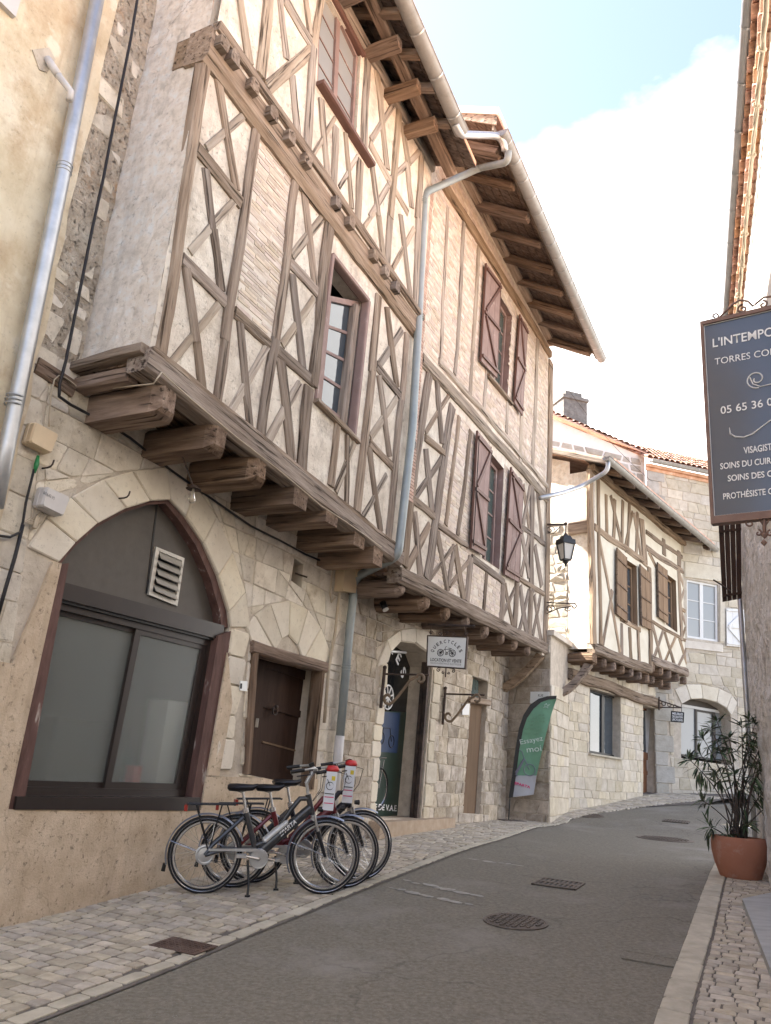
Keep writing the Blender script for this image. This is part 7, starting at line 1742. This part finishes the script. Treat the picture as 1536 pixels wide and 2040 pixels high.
# streaks of sunlight painted onto the asphalt as broken pale patches
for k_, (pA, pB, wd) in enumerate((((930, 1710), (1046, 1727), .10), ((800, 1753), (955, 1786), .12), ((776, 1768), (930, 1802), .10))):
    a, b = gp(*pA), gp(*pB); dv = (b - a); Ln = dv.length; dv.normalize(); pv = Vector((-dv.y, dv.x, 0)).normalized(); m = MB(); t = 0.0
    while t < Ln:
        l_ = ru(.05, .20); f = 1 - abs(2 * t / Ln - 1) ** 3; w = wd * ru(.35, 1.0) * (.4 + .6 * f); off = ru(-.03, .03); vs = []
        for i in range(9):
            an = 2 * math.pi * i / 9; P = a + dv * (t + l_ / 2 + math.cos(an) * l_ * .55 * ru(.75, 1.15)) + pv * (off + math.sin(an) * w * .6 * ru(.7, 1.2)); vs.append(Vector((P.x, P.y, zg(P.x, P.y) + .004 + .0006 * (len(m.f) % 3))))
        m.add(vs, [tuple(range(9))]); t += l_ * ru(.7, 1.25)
    m.build('marking_and_sun_streak', MT['sun_streak'])['kind'] = 'structure'
# ------------------------------------------------------------------ bicycles (local frame: x forward, z up, rear hub above the origin)
def arcpts(c, R, a0, a1, n=16, y=0.0): return [Vector((c[0] + R * math.cos(a0 + (a1 - a0) * i / n), y, c[1] + R * math.sin(a0 + (a1 - a0) * i / n))) for i in range(n + 1)]
def mkb(mb, name, mat, parent, smooth=True):
    o = mb.build(name, MT[mat], None, False); o.parent = parent
    if smooth: autosmooth(o, 40)
    return o
WR = .345; WBs = 1.13
def make_bike(frame, label, batt, group='electric bicycles leaning on stands outside the shop'):
    root = empty('bicycle', (0, 0, 0), label, 'bicycle', group)
    RH, FH, BB = Vector((0, 0, WR)), Vector((WBs, 0, WR)), Vector((.50, 0, .32))
    for nm, H in (('rear', RH), ('front', FH)):
        m = MB(); m.torus(H, (0, 1, 0), WR - .021, .021, 48, 8); ty = mkb(m, 'tyre', 'tyre', root)
        m = MB(); m.torus(H, (0, 1, 0), WR - .056, .016, 48, 6, fl=1.1); m.torus(H + Vector((0, -.022, 0)), (0, 1, 0), WR - .026, .0028, 48, 4); m.torus(H + Vector((0, .022, 0)), (0, 1, 0), WR - .026, .0028, 48, 4); mkb(m, 'rim', 'chrome', ty)
        m = MB(); 
        for k in range(28):
            a = 2 * math.pi * k / 28; s = .03 if k % 2 else -.03; b = a + (.35 if k % 4 < 2 else -.35); hr = .075 if nm == 'rear' else .022
            m.tube([H + Vector((math.cos(b) * hr, s, math.sin(b) * hr)), H + Vector((math.cos(a) * (WR - .06), 0, math.sin(a) * (WR - .06)))], .0019, 3, False)
        mkb(m, 'spokes', 'chrome', ty, False)
        m = MB()
        if nm == 'rear': m.tube([H + Vector((0, -.05, 0)), H + Vector((0, -.042, 0)), H + Vector((0, .042, 0)), H + Vector((0, .05, 0))], [.05, .088, .088, .05], 22); m.torus(H + Vector((0, -.045, 0)), (0, 1, 0), .07, .006, 22, 5)
        else: m.tube([H + Vector((0, -.05, 0)), H + Vector((0, .05, 0))], .022, 12)
        mkb(m, 'hub', 'alloy', ty)
        if nm == 'front':
            m = MB(); m.torus(H + Vector((0, .045, 0)), (0, 1, 0), .075, .004, 22, 4); mkb(m, 'brake_disc', 'alloy', ty)
        # mudguard
        a0, a1 = (math.radians(195), math.radians(20)) if nm == 'rear' else (math.radians(205), math.radians(62))
        vs = []; n = 20
        for i in range(n + 1):
            a = a0 + (a1 - a0) * i / n; d = Vector((math.cos(a), 0, math.sin(a)))
            for y, r in ((-.03, .006), (-.018, .017), (0, .021), (.018, .017), (.03, .006)): vs.append(H + d * (WR + .004 + r) + Vector((0, y, 0)))
        m = MB(); m.add(vs, [(i * 5 + k, i * 5 + k + 1, i * 5 + 6 + k, i * 5 + 5 + k) for i in range(n) for k in range(4)]); fd = mkb(m, 'mudguard', 'fender', root)
        m = MB()
        for s in (-.032, .032): m.tube([H + Vector((0, s * 1.2, 0)), H + Vector((math.cos(math.radians(160)) * (WR + .01), s, math.sin(math.radians(160)) * (WR + .01)))], .003, 4)
        mkb(m, 'stay', 'chrome', fd)
        if nm == 'rear':
            m = MB(); m.tube([H + Vector((-(WR + .015), 0, -.08)), H + Vector((-(WR + .025), 0, -.15))], [.018, .022], 6); mkb(m, 'mudflap', 'black', fd)
    HT, HB = Vector((.935, 0, .90)), Vector((.99, 0, .715)); ST = Vector((.345, 0, .74)); SBm = Vector((.455, 0, .42))
    m = MB(); m.tube([HT, HB], .028, 12); m.tube([HB.lerp(HT, .35), BB + Vector((.04, 0, .08)), BB], [.044, .054, .046], 12)
    m.tube([ST, SBm, BB], .028, 10)
    m.tube([HT.lerp(HB, .2), Vector((.86, 0, .86)), Vector((.78, 0, .76)), Vector((.68, 0, .60)), Vector((.58, 0, .47)), Vector((.50, 0, .44)), SBm], .025, 10)
    for s in (-.055, .055):
        m.tube([RH + Vector((0, s, 0)), Vector((.15, s * .9, .39)), Vector((.46, s * .35, .40))], .018, 8)
        m.tube([RH + Vector((0, s, .0)), Vector((.06, s, .43)), Vector((.33, s * .35, .68))], .018, 8)
    fr_ = mkb(m, 'frame', frame, root)
    m = MB(); A, B = HB.lerp(HT, .35), BB + Vector((.02, 0, .06)); dv = (A - B).normalized(); nv_ = Vector((-dv.z, 0, dv.x))
    a = B + dv * .06 + nv_ * .045; b = B + dv * .36 + nv_ * .040
    m.tube([a, a + dv * .02, b - dv * .02, b], [.022, .042, .042, .022], 10); mkb(m, 'battery', batt, fr_)
    # fork
    cr0 = HB + Vector((.012, 0, -.02)); m = MB(); m.tube([HB, cr0], .024, 10)
    m.tube([cr0 + Vector((0, -.065, -.01)), cr0 + Vector((0, .065, -.01))], .022, 10); mkb(m, 'fork_crown', 'alloy', root)
    fk = MB(); fu_ = MB()
    for s in (-.062, .062):
        top = cr0 + Vector((0, s, 0)); mid = top.lerp(FH + Vector((0, s, 0)), .35); fu_.tube([top + Vector((0, 0, .03)), mid], .014, 10); fk.tube([mid, FH + Vector((0, s, .0))], [.021, .016], 10)
    f_ = mkb(fk, 'fork', 'bike_dark', root); mkb(fu_, 'stanchion', 'chrome', f_)
    # rack, rear lamp
    m = MB(); zr_ = .79
    for s in (-.05, 0, .05): m.tube([Vector((-.20, s, zr_)), Vector((.25, s, zr_ + .005))], .007, 6)
    for x in (-.2, 0, .24): m.tube([Vector((x, -.055, zr_)), Vector((x, .055, zr_))], .006, 6)
    for s in (-.06, .06): m.tube([RH + Vector((.03, s, .03)), Vector((-.12, s, zr_))], .007, 6); m.tube([RH + Vector((.03, s, .03)), Vector((.12, s, zr_))], .007, 6)
    rk = mkb(m, 'rack', 'black', root); m = MB(); m.box((-.215, 0, zr_ - .035), .03, .10, .055); mkb(m, 'rear_lamp', 'redlens', rk, False)
    # saddle
    m = MB(); m.tube([ST, ST + Vector((-.045, 0, .185))], .0135, 10); sp2 = mkb(m, 'seatpost', 'chrome', root)
    m = MB(); m.tube([ST + Vector((.004, 0, -.02)), ST + Vector((-.006, 0, .02))], .03, 10); mkb(m, 'clamp', 'chrome', sp2)
    prof = [(-.15, .085, .02), (-.13, .095, .04), (-.06, .085, .045), (.02, .05, .04), (.09, .03, .035), (.14, .02, .02)]; vs = []; sc0 = ST + Vector((-.04, 0, .215))
    for x, w, h in prof:
        for k in range(8):
            a = 2 * math.pi * k / 8; vs.append(sc0 + Vector((x, math.cos(a) * w, math.sin(a) * h * (.7 if math.sin(a) > 0 else 1.0) + .02 * (x > .1))))
    m = MB(); m.add(vs, [(i * 8 + k, i * 8 + (k + 1) % 8, i * 8 + 8 + (k + 1) % 8, i * 8 + 8 + k) for i in range(5) for k in range(8)] + [tuple(range(7, -1, -1)), tuple(range(40, 48))]); mkb(m, 'saddle', 'saddle', root)
    m = MB(); m.tube([sc0 + Vector((-.1, 0, -.03)), sc0 + Vector((-.02, .02, -.05)), sc0 + Vector((.08, 0, -.02))], .004, 5); m.tube([sc0 + Vector((-.1, 0, -.03)), sc0 + Vector((-.02, -.02, -.05)), sc0 + Vector((.08, 0, -.02))], .004, 5); mkb(m, 'saddle_rails', 'chrome', sp2)
    # stem, handlebar, grips, levers, display
    S1 = HT + Vector((-.025, 0, .12)); S2 = Vector((.97, 0, 1.11)); m = MB(); m.tube([HT, S1], .016, 10); m.tube([S1 + Vector((0, 0, -.02)), S1.lerp(S2, .5) + Vector((.0, 0, 0)), S2], .021, 10); sm_ = mkb(m, 'stem', 'alloy', root)
    for s in (-1, 1):
        pts = [S2, S2 + Vector((.03, s * .10, .03)), S2 + Vector((0, s * .20, .05)), S2 + Vector((-.08, s * .27, .04)), S2 + Vector((-.20, s * .30, .02))]
        m = MB(); m.tube(pts, .011, 8); mkb(m, 'handlebar', 'alloy', sm_)
        m = MB(); m.tube([pts[-2].lerp(pts[-1], .25), pts[-1] + Vector((-.04, s * .008, -.005))], [.018, .017], 10); mkb(m, 'grip', 'black', root)
        m = MB(); m.tube([pts[3] + Vector((.02, 0, -.01)), pts[3] + Vector((.03, s * .02, -.045)), pts[-1] + Vector((.02, s * .03, -.04))], .006, 6); mkb(m, 'brake_lever', 'black', root)
        m = MB(); m.tube([pts[3], S2 + Vector((.10, s * .16, .0)), S2 + Vector((.09, s * .06, -.16)), HT + Vector((.05, s * .02, -.06))], .003, 5); mkb(m, 'brake_cable', 'cable', root)
    m = MB(); m.box(S2 + Vector((-.02, -.02, .07)), .05, .075, .035, Matrix.Rotation(-.4, 3, 'Y')); mkb(m, 'display', 'black', root, False)
    m = MB(); m.tube([HB + Vector((.05, 0, .05)), HB + Vector((.10, 0, .05))], [.02, .028], 10); mkb(m, 'headlamp', 'black', root)
    # drive: chain ring, cranks, guard, stand
    m = MB(); c = BB + Vector((0, -.05, 0)); m.torus(c, (0, 1, 0), .082, .008, 28, 5)
    for k in range(5):
        a = 2 * math.pi * k / 5 + .3; m.tube([c, c + Vector((math.cos(a) * .08, 0, math.sin(a) * .08))], .008, 5)
    cr1 = mkb(m, 'chain_ring', 'alloy', root)
    m = MB(); m.tube([c + Vector((0, -.012, 0)), c + Vector((0, .0, 0))], .075, 24); mkb(m, 'guard_disc', 'alloy', cr1)
    m = MB(); m.tube([c + Vector((0, -.02, 0)), c + Vector((-.165, -.03, .035))], [.014, .011], 8); m.tube([BB + Vector((0, .06, 0)), BB + Vector((.165, .07, -.035))], [.014, .011], 8); m.tube([BB + Vector((0, -.07, 0)), BB + Vector((0, .06, 0))], .018, 10); mkb(m, 'crank', 'chrome', root)
    for p in (c + Vector((-.165, -.075, .035)), BB + Vector((.165, .115, -.035))):
        m = MB(); m.box(p, .09, .085, .025); mkb(m, 'pedal', 'alloy', root, False)
    m = MB(); m.prism([Vector((.03, -.075, .405)), Vector((.47, -.075, .41)), Vector((.57, -.075, .37)), Vector((.585, -.075, .33)), Vector((.50, -.075, .385)), Vector((.03, -.075, .385))], Vector((0, .012, 0))); mkb(m, 'chain_guard', 'alloy', root, False)
    m = MB(); m.tube([Vector((.06, -.06, .30)), Vector((.45, -.055, .25))], .003, 4); m.tube([Vector((.06, -.06, .385)), Vector((.50, -.055, .40))], .003, 4); mkb(m, 'chain', 'black', root)
    m = MB(); m.tube([Vector((.40, -.03, .30)), Vector((.425, -.10, .10)), Vector((.42, -.13, .012))], [.013, .011, .013], 8); m.box((.42, -.14, .012), .05, .03, .02); mkb(m, 'kickstand', 'black', root)
    return root
def copy_tree(o, p=None):
    c = o.copy(); COL.objects.link(c); c.parent = p
    if p is not None: c.matrix_parent_inverse = o.matrix_parent_inverse.copy()
    for ch in list(o.children): copy_tree(ch, c)
    return c
def recolor(o, src, dst):
    for ch in o.children_recursive:
        if ch.type == 'MESH' and ch.data.materials and ch.data.materials[0] == MT[src]:
            ch.data = ch.data.copy(); ch.data.materials[0] = MT[dst]
def place_bike(o, pr, pf, lean):
    A, B = gp(*pr), gp(*pf); x = (B - A).normalized(); y = Vector((0, 0, 1)).cross(x).normalized(); z = x.cross(y)
    y2 = y * math.cos(lean) + z * math.sin(lean); z2 = x.cross(y2)
    M4 = Matrix((x, y2, z2)).transposed().to_4x4(); M4.translation = A + Vector((0, 0, .012)); o.matrix_basis = M4
    return (B - A).length
b1 = make_bike('bike_grey', 'graphite step-through electric bicycle with silver battery, nearest of the three', 'battery')
def bike_text(root, s, mat):
    cu_ = bpy.data.curves.new('t', 'FONT'); cu_.body = s; cu_.size = .055; cu_.offset = .001; cu_.shear = .3; to = bpy.data.objects.new('t', cu_); COL.objects.link(to); bpy.context.view_layer.update()
    me = bpy.data.meshes.new_from_object(to.evaluated_get(bpy.context.evaluated_depsgraph_get())); bpy.data.objects.remove(to); bpy.data.curves.remove(cu_); me.materials.append(MT[mat])
    A = Vector((.53, -.048, .40)); dv = (Vector((.965, 0, .78)) - Vector((.52, 0, .38))).normalized(); nv_ = Vector((-dv.z, 0, dv.x)); A = A + dv * .20 - nv_ * .025
    for v in me.vertices: v.co = A + dv * v.co.x + nv_ * v.co.y
    o = bpy.data.objects.new('lettering', me); COL.objects.link(o); o.parent = root
b2 = copy_tree(b1); b3 = copy_tree(b1)
for k in [c for c in b1.children if c.name.startswith('frame')]: bike_text(k, 'SPARTA', 'letter_white')
b2['label'] = 'wine red electric bicycle, middle one of the three parked by the brown door'
b3['label'] = 'dark electric bicycle standing farthest back of the three by the brown door'
recolor(b2, 'bike_grey', 'bike_red'); recolor(b2, 'battery', 'bike_red'); recolor(b3, 'bike_grey', 'bike_dark'); recolor(b3, 'battery', 'bike_dark')
L1 = place_bike(b1, (401, 1784), (642, 1785), math.radians(3)); L2 = place_bike(b2, (462, 1772), (686, 1772), math.radians(2)); L3 = place_bike(b3, (500, 1762), (716, 1757), math.radians(1))
print('wheelbases', L1, L2, L3)
for b, l in ((b1, L1), (b2, L2), (b3, L3)):
    s = l / WBs; b.matrix_basis = b.matrix_basis @ Matrix.Diagonal((min(max(s, .93), 1.07),) * 3 + (1,))
# red covers and paper price tags hanging on two handlebars
for b, lab, k in ((b2, 'white paper price tag hanging under a red cap on the wine red bicycle', 0), (b3, 'white paper price tag hanging under a red cap on the farthest bicycle', 1)):
    P = (b.matrix_basis @ Vector((.90, -.27, 1.15))); o = empty('price_tag', P, lab, 'price tag', 'price tags on the bicycles'); TG = Pl(98.0, 0); TG.c = Vector((P.x, P.y, 0)).dot(TG.n); u = Vector((P.x, P.y, 0)).dot(TG.d)
    z = P.z; m = MB(); m.lathe(P, [(0, .05), (.045, .045), (.062, .02), (.066, 0), (.05, -.01)], 16); m.build('red_cap', MT['redcap'], o, True)
    m = MB(); slab(m, TG, [(u - .055, z - .36), (u + .05, z - .36), (u + .06, z - .01), (u - .045, z - .01)], .06, .063); tg_ = m.build('paper', MT['paper'], o)
    m = MB(); m.torus(TG.w(u, z - .14, .065), TG.n, .035, .003, 18, 4); m.tube([TG.w(u, z - .14, .065), TG.w(u - .03, z - .08, .065)], .003, 4); m.build('printed_wheel', MT['ink'], tg_)
    for dz, mt in ((-.215, 'darkgreen'), (-.245, 'pink'), (-.30, 'pink')):
        m = MB(); slab(m, TG, [(u - .045, z + dz), (u + .045, z + dz), (u + .045, z + dz + .008), (u - .045, z + dz + .008)], .064, .066); m.build('printed_line', MT[mt], tg_)
    m = MB(); slab(m, TG, [(u + .01, z - .09), (u + .045, z - .09), (u + .045, z - .05), (u + .01, z - .05)], .064, .066); m.build('yellow_sticker', MT['yellow'] if 'yellow' in MT else MT.setdefault('yellow', flat('yellow_sticker', (.62, .48, .03), .5)), tg_)
# ------------------------------------------------------------------ oleander in a terracotta pot
pb = gp(1476, 1751); op = empty('potted_oleander', pb, 'oleander shrub with narrow dark leaves in a terracotta pot on the right pavement', 'potted plant')
dcam = (pb - Vector((0, 0, CAM_Z))).length
pr_ = (gp(1517, 1751) - gp(1435, 1751)).length / 2; PH = 64 / FPX * dcam
m = MB(); R = pr_; m.lathe(pb + Z * .012, [(0, 0), (R * .70, 0), (R * .74, .02), (R * .90, PH * .35), (R * .99, PH * .65), (R * 1.0, PH * .82), (R * .97, PH * .97), (R * .955, PH), (R * .90, PH), (R * .90, PH * .90), (0, PH * .88)], 40)
pt_ = m.build('pot', MT['pot'], op); autosmooth(pt_, 50)
m = MB(); m.lathe(pb + Z * (.012 + PH * .905), [(R * .89, 0), (0, .01)], 24); m.build('soil', MT['soil'], op)
rt = math.sin(math.radians(23)); rx = Vector((CA, -SA, 0)); RX = Vector((cr.x, cr.y, 0)).normalized(); RY = Vector((cf.x, cf.y, 0)).normalized()
top = pb + Z * (PH * .9)
def at_px(px, py, dep=0.0):
    r = ray(px, py); P0 = pb + RY * dep; t = P0.dot(RY) / r.dot(RY); P = r * t; P.z += CAM_Z; return P
lme = bpy.data.meshes.new('leaf')
LV = []; LFc = []
for i, (x, w) in enumerate(((0, .05), (.2, .62), (.45, 1.0), (.7, .8), (.9, .35), (1.0, .02))):
    z_ = -.16 * x * x; LV += [(x, -w * .075, z_ + .012 * w), (x, 0, z_), (x, w * .075, z_ + .012 * w)]
for i in range(5): LFc += [(i * 3, i * 3 + 1, i * 3 + 4, i * 3 + 3), (i * 3 + 1, i * 3 + 2, i * 3 + 5, i * 3 + 4)]
lme.from_pydata(LV, [], LFc); lme.materials.append(MT['leaf'])
cnt = 0; lstuff = MB()
def leaf(P, dirv, ln):
    global cnt
    x = dirv.normalized(); y = Z.cross(x); y = y.normalized() if y.length > .05 else RX; y = (y + x.cross(y) * ru(-.7, .7)).normalized(); z = x.cross(y)
    M3 = Matrix((x, y, z)).transposed(); M4 = M3.to_4x4() @ Matrix.Diagonal((ln, ln * ru(.85, 1.25), ln, 1)); M4.translation = P
    if cnt < 295: link('leaf', lme, op, M4)
    else: lstuff.add([M4 @ Vector(v) for v in LV], LFc)
    cnt += 1
tips = [((1372, 1512), -.1), ((1392, 1500), .1), ((1400, 1470), 0), ((1417, 1452), -.15), ((1428, 1436), .1), ((1440, 1500), .15), ((1452, 1470), -.1), ((1478, 1446), 0), ((1492, 1432), .15), ((1505, 1440), -.1), ((1522, 1436), .1), ((1534, 1452), -.1), ((1500, 1480), .2), ((1520, 1490), 0), ((1540, 1500), .15), ((1416, 1648), .0), ((1400, 1595), .1), ((1462, 1540), -.15), ((1510, 1530), -.15), ((1535, 1560), 0), ((1450, 1660), -.1), ((1490, 1640), -.15), ((1475, 1600), .12), ((1548, 1470), .1), ((1425, 1540), .1), ((1525, 1610), .05), ((1488, 1560), .1)]
bm_ = MB()
for (p, dep) in tips:
    T = at_px(p[0], p[1], dep); B0 = top + RX * ru(-.10, .10) + RY * ru(-.1, .1); mid = B0.lerp(T, .5) + RX * ru(-.04, .04) + Z * (.18 if p[1] < 1560 else .06) * ru(.3, 1)
    mid = mid - RX * (T - B0).dot(RX) * .22
    pts = [B0 * (1 - t) ** 2 + mid * 2 * t * (1 - t) + T * t * t for t in [i / 8 for i in range(9)]]
    ms = MB(); ms.tube(pts, [.011 - .0008 * i for i in range(9)], 6); ms.build('stem', MT['stem'], op, True)
    dv = (pts[-1] - pts[-3]).normalized()
    for w_, (base, nl, lm) in enumerate(((pts[-1], 12, .165), (pts[-1] - dv * .03, 8, .175), (pts[-2], 6, .17), (pts[-2].lerp(pts[-3], .5), 5, .165), (pts[-3], 3, .155))):
        if p[1] > 1590 and w_ > 2: continue
        for k in range(nl):
            a = 2 * math.pi * k / nl + ru(-.3, .3); s1 = dv.orthogonal().normalized(); s2 = dv.cross(s1)
            up_ = ru(.1, 1.1) if w_ < 2 else ru(-.35, .6)
            d = (s1 * math.cos(a) + s2 * math.sin(a)) + dv * up_ - Z * ru(.0, .35 + .2 * w_)
            leaf(base + dv * ru(-.015, .015), d, lm * ru(.7, 1.2))
# hanging dead leaves
for (px, py) in ((1388, 1550), (1396, 1556), (1408, 1560), (1422, 1540), (1436, 1560), (1470, 1580), (1512, 1570), (1412, 1670), (1395, 1545), (1530, 1650)):
    P = at_px(px, py - 8, ru(-.1, .1)); 
    for _ in range(3): leaf(P + RX * ru(-.02, .02), Vector((ru(-.3, .3), ru(-.3, .3), -1)), .17 * ru(.8, 1.2))
if lstuff.v: tag(lstuff.build('leaf_mass', MT['leaf_stuff'], op), kind='stuff')
print('leaves', cnt, 'objects', len(bpy.data.objects))
